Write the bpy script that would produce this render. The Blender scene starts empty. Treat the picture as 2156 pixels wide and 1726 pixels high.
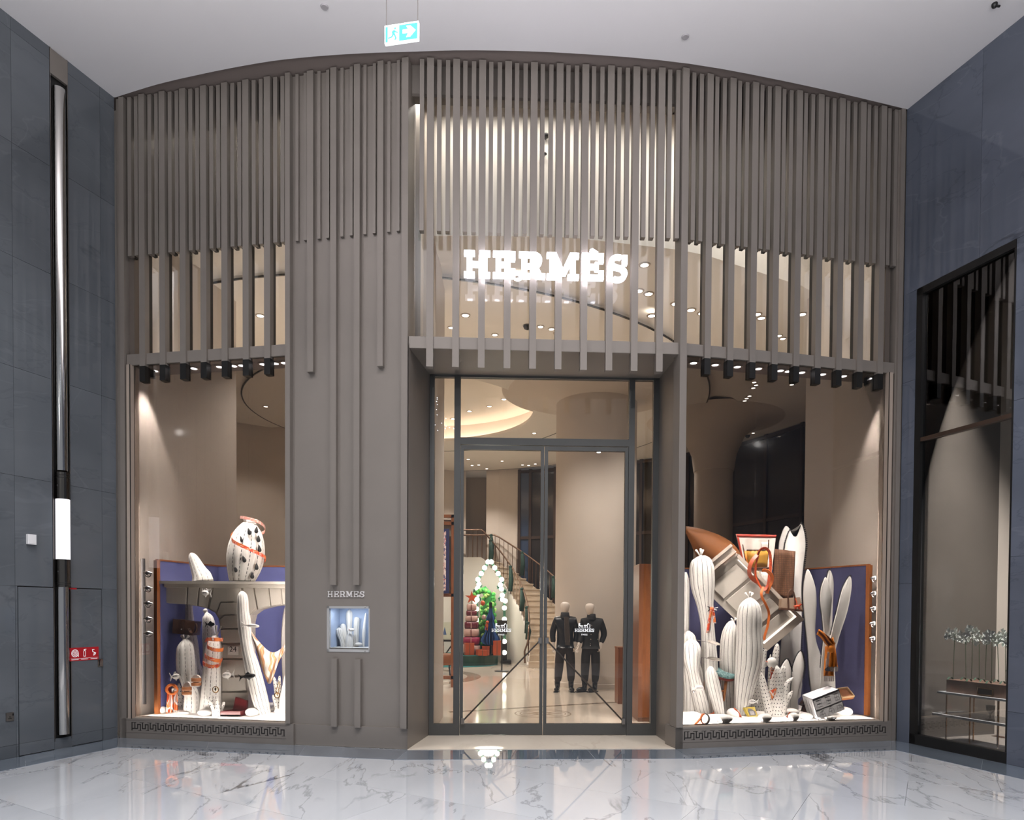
import bpy, math, random
from mathutils import Vector as V, Matrix
random.seed(7)
PI = math.pi
sc = bpy.context.scene
COL = sc.collection

# ------------------------------------------------------------------ camera
F_PX, CX, CH = 1437.0, 1078.0, 1.7
ROLL, PITCH, YPP = math.radians(0.3382), math.radians(1.1215), 1315.08
cam = bpy.data.cameras.new('camera'); camo = bpy.data.objects.new('camera', cam); COL.objects.link(camo)
cam.sensor_fit = 'HORIZONTAL'; cam.sensor_width = 36.0
cam.lens = F_PX / 2156 * 36
cam.shift_y = (YPP - 863.0) / 2156
cam.clip_end = 200
camo.matrix_world = Matrix.Translation((0, 0, CH)) @ Matrix.Rotation(PI / 2 - PITCH, 4, 'X') @ Matrix.Rotation(ROLL, 4, 'Z')
sc.camera = camo

# ------------------------------------------------------------------ world, exposure
w = bpy.data.worlds.new('mall_atrium'); sc.world = w; w.use_nodes = True
bg = w.node_tree.nodes['Background']; bg.inputs[0].default_value = (0.72, 0.77, 0.86, 1); bg.inputs[1].default_value = 0.40
sc.view_settings.view_transform = 'Standard'; sc.view_settings.look = 'None'
sc.view_settings.exposure = 0.0; sc.view_settings.gamma = 1.0; sc.view_settings.use_curve_mapping = False
cy = sc.cycles
cy.max_bounces = 7; cy.diffuse_bounces = 3; cy.glossy_bounces = 4; cy.transmission_bounces = 4; cy.transparent_max_bounces = 12
cy.sample_clamp_indirect = 4.0; cy.caustics_reflective = False; cy.caustics_refractive = False
cy.use_denoising = True

def lamp(kind, name, loc, energy, col=(1, 1, 1), target=None, **kw):
    l = bpy.data.lights.new(name, kind); l.energy = energy; l.color = col
    for k, v in kw.items(): setattr(l, k, v)
    o = bpy.data.objects.new(name, l); COL.objects.link(o); o.location = loc
    if target is not None:
        o.rotation_euler = (V(target) - V(loc)).to_track_quat('-Z', 'Y').to_euler()
    return o
WARM = (1.0, 0.94, 0.875); NEUT = (1.0, 0.965, 0.93); COOL = (0.86, 0.92, 1.0)
# unseen spots added overhead to brighten the mall floor, no fittings modelled
for x_, y_ in ((-4.4, 5.6), (-1.5, 5.2), (1.5, 5.2), (4.4, 5.6), (-5.2, 2.2), (-2, 1.6), (2, 1.6), (5.2, 2.2), (-4, -1.5), (0, -1.5), (4, -1.5)):
    lamp('SPOT', 'mall_floor_fill', (x_, y_, 8.25), 640, (0.97, 0.98, 1.0), (x_, y_ + .2, 0), spot_size=math.radians(104), spot_blend=.8, shadow_soft_size=.25)

# unseen spots added behind the viewer to light the fin fronts
for x_, tx_ in ((-4.5, -3.6), (0.2, .3), (4.7, 3.7)):
    lamp('SPOT', 'facade_fill_spot', (x_, -9, 8.3), 350 if x_ == .2 else 600, (1, .97, .94), (tx_, 8.6, 4.6), spot_size=math.radians(36), spot_blend=.9, shadow_soft_size=.12)
# unseen upward area lamp added to brighten the mall ceiling
lamp('AREA', 'ceiling_fill_light', (0, 4.0, 7.3), 540, (0.99, 0.975, 1.0), (0, 4.4, 12), shape='RECTANGLE', size=11, size_y=3.2)

# ------------------------------------------------------------------ pixel helpers (2156 x 1726 photograph)
CR, SR, CP, SP = math.cos(ROLL), math.sin(ROLL), math.cos(PITCH), math.sin(PITCH)
def ray(px, py):
    dx, dy = px - CX, py - YPP
    a = dx * CR + dy * SR; b = -dx * SR + dy * CR
    X = a / F_PX; u = -b / F_PX
    return V((X, CP + u * SP, u * CP - SP))
def AT(px, py, Y):
    r = ray(px, py); t = Y / r.y; return V((r.x * t, Y, CH + r.z * t))
def ATZ(px, py, Z):
    r = ray(px, py); t = (Z - CH) / r.z; return V((r.x * t, r.y * t, Z))
def M(Y): return Y / F_PX        # metres per pixel at depth Y

class Facet:
    """vertical plane through two plan points; u runs along it, d sticks out towards the concourse"""
    def __init__(s, A, B):
        s.A = V((A[0], A[1], 0)); B = V((B[0], B[1], 0)); s.L = (B - s.A).length
        s.U = (B - s.A) / s.L; s.N = V((s.U.y, -s.U.x, 0)); s.ang = math.atan2(s.U.y, s.U.x)
    def P(s, u, d, z): return s.A + s.U * u + s.N * d + V((0, 0, z))
    def hit(s, px, py, d=0.0):
        r = ray(px, py); A = s.A + s.N * d
        t = (A.x * s.U.y - A.y * s.U.x) / (r.x * s.U.y - r.y * s.U.x)
        p = V((r.x * t, r.y * t, CH + r.z * t)); return (p - A).dot(s.U), p.z
    def u(s, px, py, d=0.0): return s.hit(px, py, d)[0]
    def z(s, px, py, d=0.0): return s.hit(px, py, d)[1]
PA, PB, PC, PD = (-5.207, 8.995), (-1.27, 8.313), (2.042, 8.465), (5.166, 9.126)
F1, F3, F4 = Facet(PA, PB), Facet(PB, PC), Facet(PC, PD)
FL = Facet((-5.207 - .352 * 9, 8.995 - .936 * 9), PA)        # left stone wall, u runs towards the shop
FR = Facet(PD, (5.166 + .314 * 9, 9.126 - .95 * 9))          # right stone wall, u runs towards the viewer
EL, ER = (-1.126, 9.291), (1.99, 9.393)
FD = Facet(EL, ER)                                           # entrance door plane

# ------------------------------------------------------------------ materials
def lin(c):
    if isinstance(c, str):
        c = c.lstrip('#'); c = [int(c[i:i + 2], 16) / 255 for i in (0, 2, 4)]
    return tuple((x / 12.92 if x <= .04045 else ((x + .055) / 1.055) ** 2.4) for x in c) + (1.0,)
MATS = {}
def mat(name, col, rough=.5, metal=0.0, emit=0.0, ecol=None, var=0.0, vscale=6.0, spec=.5, bump=0.0, coat=0.0):
    if name in MATS: return MATS[name]
    m = bpy.data.materials.new(name); m.use_nodes = True; MATS[name] = m
    n, l = m.node_tree.nodes, m.node_tree.links; b = n['Principled BSDF']
    c = lin(col); b.inputs['Base Color'].default_value = c
    b.inputs['Roughness'].default_value = rough; b.inputs['Metallic'].default_value = metal
    b.inputs['Specular IOR Level'].default_value = spec; b.inputs['Coat Weight'].default_value = coat
    if emit:
        b.inputs['Emission Color'].default_value = lin(ecol) if ecol else c; b.inputs['Emission Strength'].default_value = emit
    if var or bump:
        tc = n.new('ShaderNodeTexCoord'); nz = n.new('ShaderNodeTexNoise'); nz.inputs['Scale'].default_value = vscale; nz.inputs['Detail'].default_value = 5
        l.new(tc.outputs['Object'], nz.inputs['Vector'])
        if var:
            r = n.new('ShaderNodeValToRGB'); r.color_ramp.elements[0].position = .3; r.color_ramp.elements[1].position = .7
            r.color_ramp.elements[0].color = tuple(x * (1 - var) for x in c[:3]) + (1,); r.color_ramp.elements[1].color = tuple(min(1, x * (1 + var)) for x in c[:3]) + (1,)
            l.new(nz.outputs['Fac'], r.inputs[0]); l.new(r.outputs[0], b.inputs['Base Color'])
        if bump:
            bp = n.new('ShaderNodeBump'); bp.inputs['Strength'].default_value = bump; bp.inputs['Distance'].default_value = .01
            l.new(nz.outputs['Fac'], bp.inputs['Height']); l.new(bp.outputs[0], b.inputs['Normal'])
    return m

def stone(name, base, dark, light, rough, scale=1.3, vein=.5, per_object=True, spec=.5, lightvein=0.0, polish=False):
    """veined stone: noise-warped ridges; every slab gets its own cut through Object Info random"""
    m = bpy.data.materials.new(name); m.use_nodes = True; n, l = m.node_tree.nodes, m.node_tree.links; b = n['Principled BSDF']
    tc = n.new('ShaderNodeTexCoord'); oi = n.new('ShaderNodeObjectInfo')
    geo = n.new('ShaderNodeNewGeometry')
    add = n.new('ShaderNodeVectorMath'); add.operation = 'MULTIPLY_ADD'
    cb = n.new('ShaderNodeCombineXYZ')
    for i, k in enumerate((37.0, 91.0, 13.0)):
        mm = n.new('ShaderNodeMath'); mm.operation = 'MULTIPLY'; mm.inputs[1].default_value = k if per_object else 0
        l.new(oi.outputs['Random'], mm.inputs[0]); l.new(mm.outputs[0], cb.inputs[i])
    add.inputs[1].default_value = (scale, scale, scale)
    l.new(geo.outputs['Position'], add.inputs[0]); l.new(cb.outputs[0], add.inputs[2])
    rot = n.new('ShaderNodeMapping'); rot.inputs['Rotation'].default_value = (.5, .9, .6); rot.inputs['Scale'].default_value = (1, .3, 1)
    l.new(add.outputs[0], rot.inputs['Vector'])
    n1 = n.new('ShaderNodeTexNoise'); n1.inputs['Scale'].default_value = .62; n1.inputs['Detail'].default_value = 7; n1.inputs['Roughness'].default_value = .55; n1.inputs['Distortion'].default_value = .25
    l.new(rot.outputs[0], n1.inputs['Vector'])
    def ridge(src, lo, hi):
        s = n.new('ShaderNodeMath'); s.operation = 'SUBTRACT'; s.inputs[1].default_value = .5; l.new(src, s.inputs[0])
        a = n.new('ShaderNodeMath'); a.operation = 'ABSOLUTE'; l.new(s.outputs[0], a.inputs[0])
        r = n.new('ShaderNodeMapRange'); r.inputs[1].default_value = lo; r.inputs[2].default_value = hi; r.inputs[3].default_value = 1; r.inputs[4].default_value = 0
        l.new(a.outputs[0], r.inputs[0]); return r.outputs[0]
    v1 = ridge(n1.outputs['Fac'], .0, .009)
    n2 = n.new('ShaderNodeTexNoise'); n2.inputs['Scale'].default_value = 1.7; n2.inputs['Detail'].default_value = 7; n2.inputs['Roughness'].default_value = .55; n2.inputs['Distortion'].default_value = .5
    l.new(rot.outputs[0], n2.inputs['Vector'])
    v2 = ridge(n2.outputs['Fac'], .0, .009)
    gate = n.new('ShaderNodeTexNoise'); gate.inputs['Scale'].default_value = 1.1; gate.inputs['Detail'].default_value = 2; l.new(add.outputs[0], gate.inputs['Vector'])
    gr = n.new('ShaderNodeMapRange'); gr.inputs[1].default_value = .5; gr.inputs[2].default_value = .66; l.new(gate.outputs['Fac'], gr.inputs[0])
    def mul(a, bb):
        x = n.new('ShaderNodeMath'); x.operation = 'MULTIPLY'; l.new(a, x.inputs[0])
        if isinstance(bb, float): x.inputs[1].default_value = bb
        else: l.new(bb, x.inputs[1])
        return x.outputs[0]
    cl = n.new('ShaderNodeTexNoise'); cl.inputs['Scale'].default_value = 1.6; cl.inputs['Detail'].default_value = 6; l.new(rot.outputs[0], cl.inputs['Vector'])
    base_r = n.new('ShaderNodeValToRGB'); base_r.color_ramp.elements[0].position = .32; base_r.color_ramp.elements[1].position = .68
    base_r.color_ramp.elements[0].color = lin(base); base_r.color_ramp.elements[1].color = lin(light); l.new(cl.outputs['Fac'], base_r.inputs[0])
    def mix(f, a, col):
        x = n.new('ShaderNodeMix'); x.data_type = 'RGBA'; l.new(f, x.inputs[0]); l.new(a, x.inputs[6]); x.inputs[7].default_value = lin(col); return x.outputs[2]
    c1 = mix(mul(mul(v1, gr.outputs[0]), float(vein)), base_r.outputs[0], dark)
    c2 = mix(mul(v2, float(vein * .38)), c1, dark)
    if lightvein:
        n3 = n.new('ShaderNodeTexNoise'); n3.inputs['Scale'].default_value = .7; n3.inputs['Detail'].default_value = 5; n3.inputs['Distortion'].default_value = 1.5; l.new(rot.outputs[0], n3.inputs['Vector'])
        c2 = mix(mul(ridge(n3.outputs['Fac'], 0, .006), float(lightvein)), c2, '#a4aab4')
    l.new(c2, b.inputs['Base Color']); b.inputs['Roughness'].default_value = rough; b.inputs['Specular IOR Level'].default_value = spec
    if polish: b.inputs['IOR'].default_value = 2.1; b.inputs['Coat Weight'].default_value = 1.0; b.inputs['Coat IOR'].default_value = 1.7; b.inputs['Coat Roughness'].default_value = .012
    MATS[name] = m; return m

def striped(name, kind, n_dash=17.0, w=.07, base='#efece6'):
    """white felt printed along UV meridians: u counts the ribs, v is metres along the spine"""
    m = bpy.data.materials.new(name); m.use_nodes = True; n, l = m.node_tree.nodes, m.node_tree.links; b = n['Principled BSDF']
    uv = n.new('ShaderNodeUVMap'); uv.uv_map = 'uv'; s = n.new('ShaderNodeSeparateXYZ'); l.new(uv.outputs[0], s.inputs[0])
    def f(op, a, bb=None, c=None):
        x = n.new('ShaderNodeMath'); x.operation = op
        for i, q in enumerate((a, bb, c)):
            if q is None: continue
            if isinstance(q, (int, float)): x.inputs[i].default_value = q
            else: l.new(q, x.inputs[i])
        return x.outputs[0]
    du = f('ABSOLUTE', f('SUBTRACT', f('FRACT', f('ADD', s.outputs[0], .5)), .5))
    if kind == 'line': mask = f('LESS_THAN', du, w)
    elif kind == 'dash': mask = f('MULTIPLY', f('LESS_THAN', du, w), f('LESS_THAN', f('FRACT', f('MULTIPLY', s.outputs[1], n_dash)), .68))
    else:   # dots on a staggered grid
        row = f('MULTIPLY', s.outputs[1], n_dash); odd = f('MULTIPLY', f('MODULO', f('FLOOR', row), 2), .5)
        du = f('ABSOLUTE', f('SUBTRACT', f('FRACT', f('ADD', s.outputs[0], odd)), .5)); dv = f('ABSOLUTE', f('SUBTRACT', f('FRACT', row), .5))
        mask = f('LESS_THAN', f('ADD', f('POWER', f('MULTIPLY', du, .9), 2), f('POWER', dv, 2)), w * w)
    mx = n.new('ShaderNodeMix'); mx.data_type = 'RGBA'; l.new(mask, mx.inputs[0]); mx.inputs[6].default_value = lin(base); mx.inputs[7].default_value = lin('#1c1b1d')
    l.new(mx.outputs[2], b.inputs['Base Color']); b.inputs['Roughness'].default_value = .75; b.inputs['Specular IOR Level'].default_value = .25
    MATS[name] = m; return m

def printed(name, cols, scale=9.0, rough=.55, wave=False):
    """patterned silk: warped noise cut into flat colour fields"""
    m = bpy.data.materials.new(name); m.use_nodes = True; n, l = m.node_tree.nodes, m.node_tree.links; b = n['Principled BSDF']
    tc = n.new('ShaderNodeTexCoord')
    t = n.new('ShaderNodeTexWave' if wave else 'ShaderNodeTexNoise'); t.inputs['Scale'].default_value = scale; t.inputs['Distortion'].default_value = 9 if wave else 1.0
    t.inputs['Detail'].default_value = 2 if wave else 0
    l.new(tc.outputs['Object'], t.inputs['Vector'])
    r = n.new('ShaderNodeValToRGB'); r.color_ramp.interpolation = 'CONSTANT' if not wave else 'LINEAR'
    e = r.color_ramp.elements; k = len(cols)
    lo, hi = (.36, .64) if not wave else (0, 1)
    e[0].position = 0; e[0].color = lin(cols[0]); e[1].position = lo + (hi - lo) / k; e[1].color = lin(cols[1])
    for i in range(2, k):
        x = e.new(lo + (hi - lo) * i / k); x.color = lin(cols[i])
    l.new(t.outputs['Fac'], r.inputs[0]); l.new(r.outputs[0], b.inputs['Base Color']); b.inputs['Roughness'].default_value = rough
    MATS[name] = m; return m

def checked(name, c1, c2, c3, scale):
    m = bpy.data.materials.new(name); m.use_nodes = True; n, l = m.node_tree.nodes, m.node_tree.links; b = n['Principled BSDF']
    tc = n.new('ShaderNodeTexCoord'); k = n.new('ShaderNodeTexBrick'); k.offset = 0; k.inputs['Color1'].default_value = lin(c1); k.inputs['Color2'].default_value = lin(c2); k.inputs['Mortar'].default_value = lin(c3)
    k.inputs['Scale'].default_value = scale; k.inputs['Mortar Size'].default_value = .06; k.inputs['Brick Width'].default_value = .5; k.inputs['Row Height'].default_value = .5
    mp = n.new('ShaderNodeMapping'); mp.inputs['Rotation'].default_value = (PI / 2, 0, 0); l.new(tc.outputs['Object'], mp.inputs[0]); l.new(mp.outputs[0], k.inputs['Vector']); l.new(k.outputs['Color'], b.inputs['Base Color']); b.inputs['Roughness'].default_value = .85
    MATS[name] = m; return m

def wood(name, c1, c2, rough=.35, scale=2.0):
    m = bpy.data.materials.new(name); m.use_nodes = True; n, l = m.node_tree.nodes, m.node_tree.links; b = n['Principled BSDF']
    tc = n.new('ShaderNodeTexCoord'); mp = n.new('ShaderNodeMapping'); mp.inputs['Scale'].default_value = (14, 14, 1.2)
    nz = n.new('ShaderNodeTexNoise'); nz.inputs['Scale'].default_value = scale; nz.inputs['Detail'].default_value = 6
    r = n.new('ShaderNodeValToRGB'); r.color_ramp.elements[0].color = lin(c1); r.color_ramp.elements[1].color = lin(c2)
    r.color_ramp.elements[0].position = .3; r.color_ramp.elements[1].position = .7
    l.new(tc.outputs['Object'], mp.inputs[0]); l.new(mp.outputs[0], nz.inputs[0]); l.new(nz.outputs['Fac'], r.inputs[0]); l.new(r.outputs[0], b.inputs['Base Color'])
    b.inputs['Roughness'].default_value = rough; MATS[name] = m; return m

def glass(name, tint=(.97, .98, .98), refl=.07, ior=1.5):
    """thin pane: clear film plus a Fresnel mirror"""
    m = bpy.data.materials.new(name); m.use_nodes = True; n, l = m.node_tree.nodes, m.node_tree.links
    n.remove(n['Principled BSDF']); out = n['Material Output']
    t = n.new('ShaderNodeBsdfTransparent'); t.inputs[0].default_value = tint + (1,)
    g = n.new('ShaderNodeBsdfGlossy'); g.inputs['Roughness'].default_value = 0.0; g.inputs[0].default_value = (1, 1, 1, 1)
    fr = n.new('ShaderNodeFresnel'); fr.inputs[0].default_value = ior
    mx = n.new('ShaderNodeMixShader'); mu = n.new('ShaderNodeMath'); mu.operation = 'MULTIPLY'; mu.inputs[1].default_value = refl / .04
    mu.use_clamp = True
    l.new(fr.outputs[0], mu.inputs[0]); l.new(mu.outputs[0], mx.inputs[0]); l.new(t.outputs[0], mx.inputs[1]); l.new(g.outputs[0], mx.inputs[2]); l.new(mx.outputs[0], out.inputs[0])
    MATS[name] = m; return m

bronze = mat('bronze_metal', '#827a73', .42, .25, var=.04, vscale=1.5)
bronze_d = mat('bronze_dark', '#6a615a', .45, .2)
frame_m = mat('door_frame_metal', '#4f4f4e', .4, .3)
black = mat('black_metal', '#141312', .35)
white_paint = mat('ceiling_paint', '#e6e2e2', .7, var=.015, vscale=.7)
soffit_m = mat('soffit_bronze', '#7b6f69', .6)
beige = mat('shop_plaster', '#d0c4b8', .75, var=.02, vscale=2)
beige_l = mat('shop_ceiling_plaster', '#e0d8ce', .7)
taupe = mat('recess_shade_plaster', '#a39486', .7)  # shade of the rear recess put into the plaster colour
bluestone = stone('blue_stone', '#565a5f', '#2e3136', '#62666b', .04, .8, .4, lightvein=.05)
bluestone_r = stone('blue_stone_right', '#515661', '#2a2d35', '#5c616d', .05, .8, .6, lightvein=.07)
border_m = stone('border_stone', '#5b646f', '#343b45', '#78828d', .03, 1.4, .6, lightvein=.5, polish=True)
marble = stone('white_marble', '#c2c4c8', '#3c3f46', '#d6d7da', .02, .62, 1.0, polish=True)
shopfloor = stone('cream_stone', '#cdbfae', '#a4937f', '#dbcebd', .08, .6, .25, per_object=False)
grout = mat('grout', '#b9b9bb', .6)
chrome = mat('chrome', '#c9c6c2', .08, 1.0)
silver = mat('silver', '#dedcda', .26, 1.0)
steel = mat('brushed_steel', '#8d8884', .3, 1.0)
pane = glass('shop_glass', (.74, .73, .72), .03)
pane_t = glass('tinted_display_glass', (.47, .455, .445), .03); pane_c = glass('transom_glass', refl=.02)
pane_d = glass('dark_shop_glass', (.80, .80, .80), .07)
dashed = striped('dashed_felt', 'dash', 18, .04)
lined = striped('lined_felt', 'line', 1, .045)
dotted = striped('dotted_felt', 'dot', 20, .15)
felt = mat('white_felt', '#efece6', .8, var=.02, vscale=8)
felt_b = mat('black_felt', '#151416', .7)
sandm = mat('white_sand', '#f1ede6', .9, bump=.25, vscale=40)
pebble_m = mat('white_pebble', '#f2efe9', .55)
blue_card = mat('blue_card', '#5f649a', .8); blue_card_shaded = mat('blue_card_shaded', '#4c4c70', .8)  # second: same card with the right display's low light put into its colour
tan_edge = wood('tan_leather_edge', '#8a4d22', '#a8642f', .5)
mantel_m = mat('mantel_paint', '#c6bfb4', .55, var=.03, vscale=5)
orange = mat('orange_leather', '#e07428', .5, var=.08, vscale=20)
orange_d = mat('burnt_orange_leather', '#a8461f', .45)
brown_l = mat('brown_leather', '#694836', .5, var=.1, vscale=30)
tan_l = mat('tan_leather', '#a5683a', .5)
woodm = wood('warm_wood', '#7c4828', '#945a34', .35)
white_e = mat('lamp_white', '#ffffff', .4, 0, 14.0, '#fff4e8')
print_m = mat('white_print_glow', '#ffffff', .6, emit=0.15)  # print carries a slight added glow, though it is no lamp
# ------------------------------------------------------------------ mesh builder
def crom(pts, n=6, closed=False):
    """Catmull-Rom resampling of tuples of any length"""
    out = []; k = len(pts); seg = k if closed else k - 1
    for i in range(seg):
        g = (lambda j: pts[j % k]) if closed else (lambda j: pts[max(0, min(k - 1, j))])
        a, b, c, d = g(i - 1), g(i), g(i + 1), g(i + 2)
        for s in range(n):
            t = s / n
            out.append(tuple(.5 * (2 * q + (r - p) * t + (2 * p - 5 * q + 4 * r - s_) * t * t + (3 * q - p - 3 * r + s_) * t ** 3) for p, q, r, s_ in zip(a, b, c, d)))
    if not closed: out.append(tuple(pts[-1]))
    return out

ORG = {}
class MB:
    def __init__(s): s.v = []; s.f = []; s.uv = {}
    def add(s, vs, fs):
        o = len(s.v); s.v += [V(x) for x in vs]; s.f += [tuple(i + o for i in f) for f in fs]; return o
    def hexa(s, p):                                    # 4 bottom then 4 top
        s.add(p, [(0, 3, 2, 1), (4, 5, 6, 7), (0, 1, 5, 4), (1, 2, 6, 5), (2, 3, 7, 6), (3, 0, 4, 7)]); return s
    def box(s, a, b):
        (x0, y0, z0), (x1, y1, z1) = a, b
        return s.hexa([(x0, y0, z0), (x1, y0, z0), (x1, y1, z0), (x0, y1, z0), (x0, y0, z1), (x1, y0, z1), (x1, y1, z1), (x0, y1, z1)])
    def fbox(s, F, u0, u1, d0, d1, z0, z1):
        return s.hexa([F.P(u0, d1, z0), F.P(u1, d1, z0), F.P(u1, d0, z0), F.P(u0, d0, z0), F.P(u0, d1, z1), F.P(u1, d1, z1), F.P(u1, d0, z1), F.P(u0, d0, z1)])
    def cbox(s, c, ax, ay, az):                         # centre and three half-axis vectors
        c, ax, ay, az = V(c), V(ax), V(ay), V(az)
        return s.hexa([c - ax - ay - az, c + ax - ay - az, c + ax + ay - az, c - ax + ay - az, c - ax - ay + az, c + ax - ay + az, c + ax + ay + az, c - ax + ay + az])
    def prism(s, poly, off):
        poly = [V(p) for p in poly]; off = V(off); k = len(poly)
        s.add(poly + [p + off for p in poly], [tuple(range(k)), tuple(range(2 * k - 1, k - 1, -1))] + [(i, i + k, (i + 1) % k + k, (i + 1) % k) for i in range(k)]); return s
    def tube(s, pts, rad, n=8, caps=True, up=None):
        pts = [V(p) for p in pts]; k = len(pts); rings = []
        rad = rad if isinstance(rad, (list, tuple)) else [rad] * k
        prev = None
        for i in range(k):
            t = (pts[min(k - 1, i + 1)] - pts[max(0, i - 1)]).normalized()
            if prev is None:
                a = V((0, 0, 1)) if abs(t.z) < .9 else V((1, 0, 0)); x = t.cross(a).normalized()
            else: x = (prev - t * prev.dot(t)).normalized()
            prev = x; y = t.cross(x)
            rings.append([pts[i] + (x * math.cos(2 * PI * j / n) + y * math.sin(2 * PI * j / n)) * rad[i] for j in range(n)])
        o = s.add([p for r in rings for p in r], [])
        for i in range(k - 1):
            for j in range(n):
                s.f.append((o + i * n + j, o + i * n + (j + 1) % n, o + (i + 1) * n + (j + 1) % n, o + (i + 1) * n + j))
        if caps: s.f.append(tuple(o + j for j in reversed(range(n)))); s.f.append(tuple(o + (k - 1) * n + j for j in range(n)))
        return s
    def lathe(s, c, prof, n=24, a0=0, a1=2 * PI, axis='Z', cap=False):
        c = V(c); full = abs(a1 - a0 - 2 * PI) < 1e-6; m = n if full else n + 1; o = len(s.v)
        for r, z in prof:
            for j in range(m):
                a = a0 + (a1 - a0) * j / n; p = (r * math.cos(a), r * math.sin(a), z)
                if axis == 'Y': p = (p[0], p[2], p[1])
                if axis == 'X': p = (p[2], p[0], p[1])
                s.v.append(c + V(p))
        for i in range(len(prof) - 1):
            for j in range(n):
                s.f.append((o + i * m + j, o + i * m + (j + 1) % m, o + (i + 1) * m + (j + 1) % m, o + (i + 1) * m + j))
        if cap:
            s.f.append(tuple(o + j for j in range(m))[::-1]); s.f.append(tuple(o + (len(prof) - 1) * m + j for j in range(m)))
        return s
    def ball(s, c, rx, ry=None, rz=None, n=12, m=8, R=None):
        ry = rx if ry is None else ry; rz = rx if rz is None else rz; c = V(c); o = len(s.v)
        for i in range(m + 1):
            ph = PI * i / m
            for j in range(n):
                a = 2 * PI * j / n; p = V((rx * math.sin(ph) * math.cos(a), ry * math.sin(ph) * math.sin(a), rz * math.cos(ph)))
                s.v.append(c + (R @ p if R is not None else p))
        for i in range(m):
            for j in range(n): s.f.append((o + i * n + j, o + (i + 1) * n + j, o + (i + 1) * n + (j + 1) % n, o + i * n + (j + 1) % n))
        return s
    def strip(s, pts, wid, th=.004):
        """flat strap: centre points and half-width vectors"""
        pts = [V(p) for p in pts]; k = len(pts); wid = [V(x) for x in wid] if isinstance(wid, list) else [V(wid)] * k; o = len(s.v)
        for i in range(k):
            t = (pts[min(k - 1, i + 1)] - pts[max(0, i - 1)]).normalized(); nn = t.cross(wid[i])
            nn = nn.normalized() * th / 2 if nn.length > 1e-9 else V((0, th / 2, 0))
            s.v += [pts[i] - wid[i] + nn, pts[i] + wid[i] + nn, pts[i] + wid[i] - nn, pts[i] - wid[i] - nn]
        for i in range(k - 1):
            for j in range(4): s.f.append((o + i * 4 + j, o + i * 4 + (j + 1) % 4, o + i * 4 + 4 + (j + 1) % 4, o + i * 4 + 4 + j))
        s.f.append((o + 3, o + 2, o + 1, o)); e = o + (k - 1) * 4; s.f.append((e, e + 1, e + 2, e + 3)); return s
    def grid(s, rows, th=None):
        """sheet from rows of points; th gives a solid thickness along +Y"""
        r, c = len(rows), len(rows[0]); o = s.add([p for q in rows for p in q], [])
        for i in range(r - 1):
            for j in range(c - 1): s.f.append((o + i * c + j, o + i * c + j + 1, o + (i + 1) * c + j + 1, o + (i + 1) * c + j))
        if th:
            o2 = s.add([V(p) + V((0, th, 0)) for q in rows for p in q], [])
            for i in range(r - 1):
                for j in range(c - 1): s.f.append((o2 + i * c + j, o2 + (i + 1) * c + j, o2 + (i + 1) * c + j + 1, o2 + i * c + j + 1))
            ed = [i for i in range(c)] + [i * c + c - 1 for i in range(1, r)] + [(r - 1) * c + i for i in range(c - 2, -1, -1)] + [i * c for i in range(r - 2, 0, -1)]
            for a, b in zip(ed, ed[1:] + ed[:1]): s.f.append((o + a, o2 + a, o2 + b, o + b))
        return s
    def mesh(s, name, m=None, org=V((0, 0, 0)), smooth=None):
        me = bpy.data.meshes.new(name); me.from_pydata([tuple(p - org) for p in s.v], [], s.f); me.validate(); me.update()
        if s.uv:
            ul = me.uv_layers.new(name='uv')
            for lp in me.loops: ul.data[lp.index].uv = s.uv.get(lp.vertex_index, (0, 0))
        if m: me.materials.append(m)
        if smooth:
            me.shade_smooth()
            if smooth is not True: me.set_sharp_from_angle(angle=math.radians(smooth))
        return me
    def build(s, name, m, parent=None, smooth=None, **tags):
        org = ORG.get(parent.name, V((0, 0, 0))) if parent else V((0, 0, 0))
        if parent is None and s.v:
            lo = V((min(p.x for p in s.v), min(p.y for p in s.v), min(p.z for p in s.v))); hi = V((max(p.x for p in s.v), max(p.y for p in s.v), max(p.z for p in s.v)))
            org = V(((lo.x + hi.x) / 2, (lo.y + hi.y) / 2, lo.z))
        o = bpy.data.objects.new(name, s.mesh(name, m, org, smooth)); COL.objects.link(o)
        if parent: o.parent = parent
        else: o.location = org
        ORG[o.name] = org
        return tag(o, **tags)
def tag(o, label=None, cat=None, group=None, kind=None):
    if label: o['label'] = label
    if cat: o['category'] = cat
    if group: o['group'] = group
    if kind: o['kind'] = kind
    return o
def thing(name, label, cat, loc=(0, 0, 0), group=None, kind=None):
    o = bpy.data.objects.new(name, None); COL.objects.link(o); o.location = loc; o.empty_display_size = .1; ORG[o.name] = V(loc)
    return tag(o, label, cat, group, kind)
def put(name, me, parent, loc, rz=0.0):
    """another copy of shared mesh data as a part of PARENT"""
    o = bpy.data.objects.new(name, me); COL.objects.link(o); o.parent = parent; o.location = V(loc) - ORG[parent.name]; o.rotation_euler = (0, 0, rz); ORG[o.name] = ORG[parent.name]; return o
def copy_tree(o, delta, label=None):
    c = o.copy(); COL.objects.link(c); c.location = o.location + V(delta); ORG[c.name] = ORG[o.name]
    if label: c['label'] = label
    for ch in list(o.children):
        d = ch.copy(); COL.objects.link(d); d.parent = c
        for g in list(ch.children):
            e = g.copy(); COL.objects.link(e); e.parent = d
    return c
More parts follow.
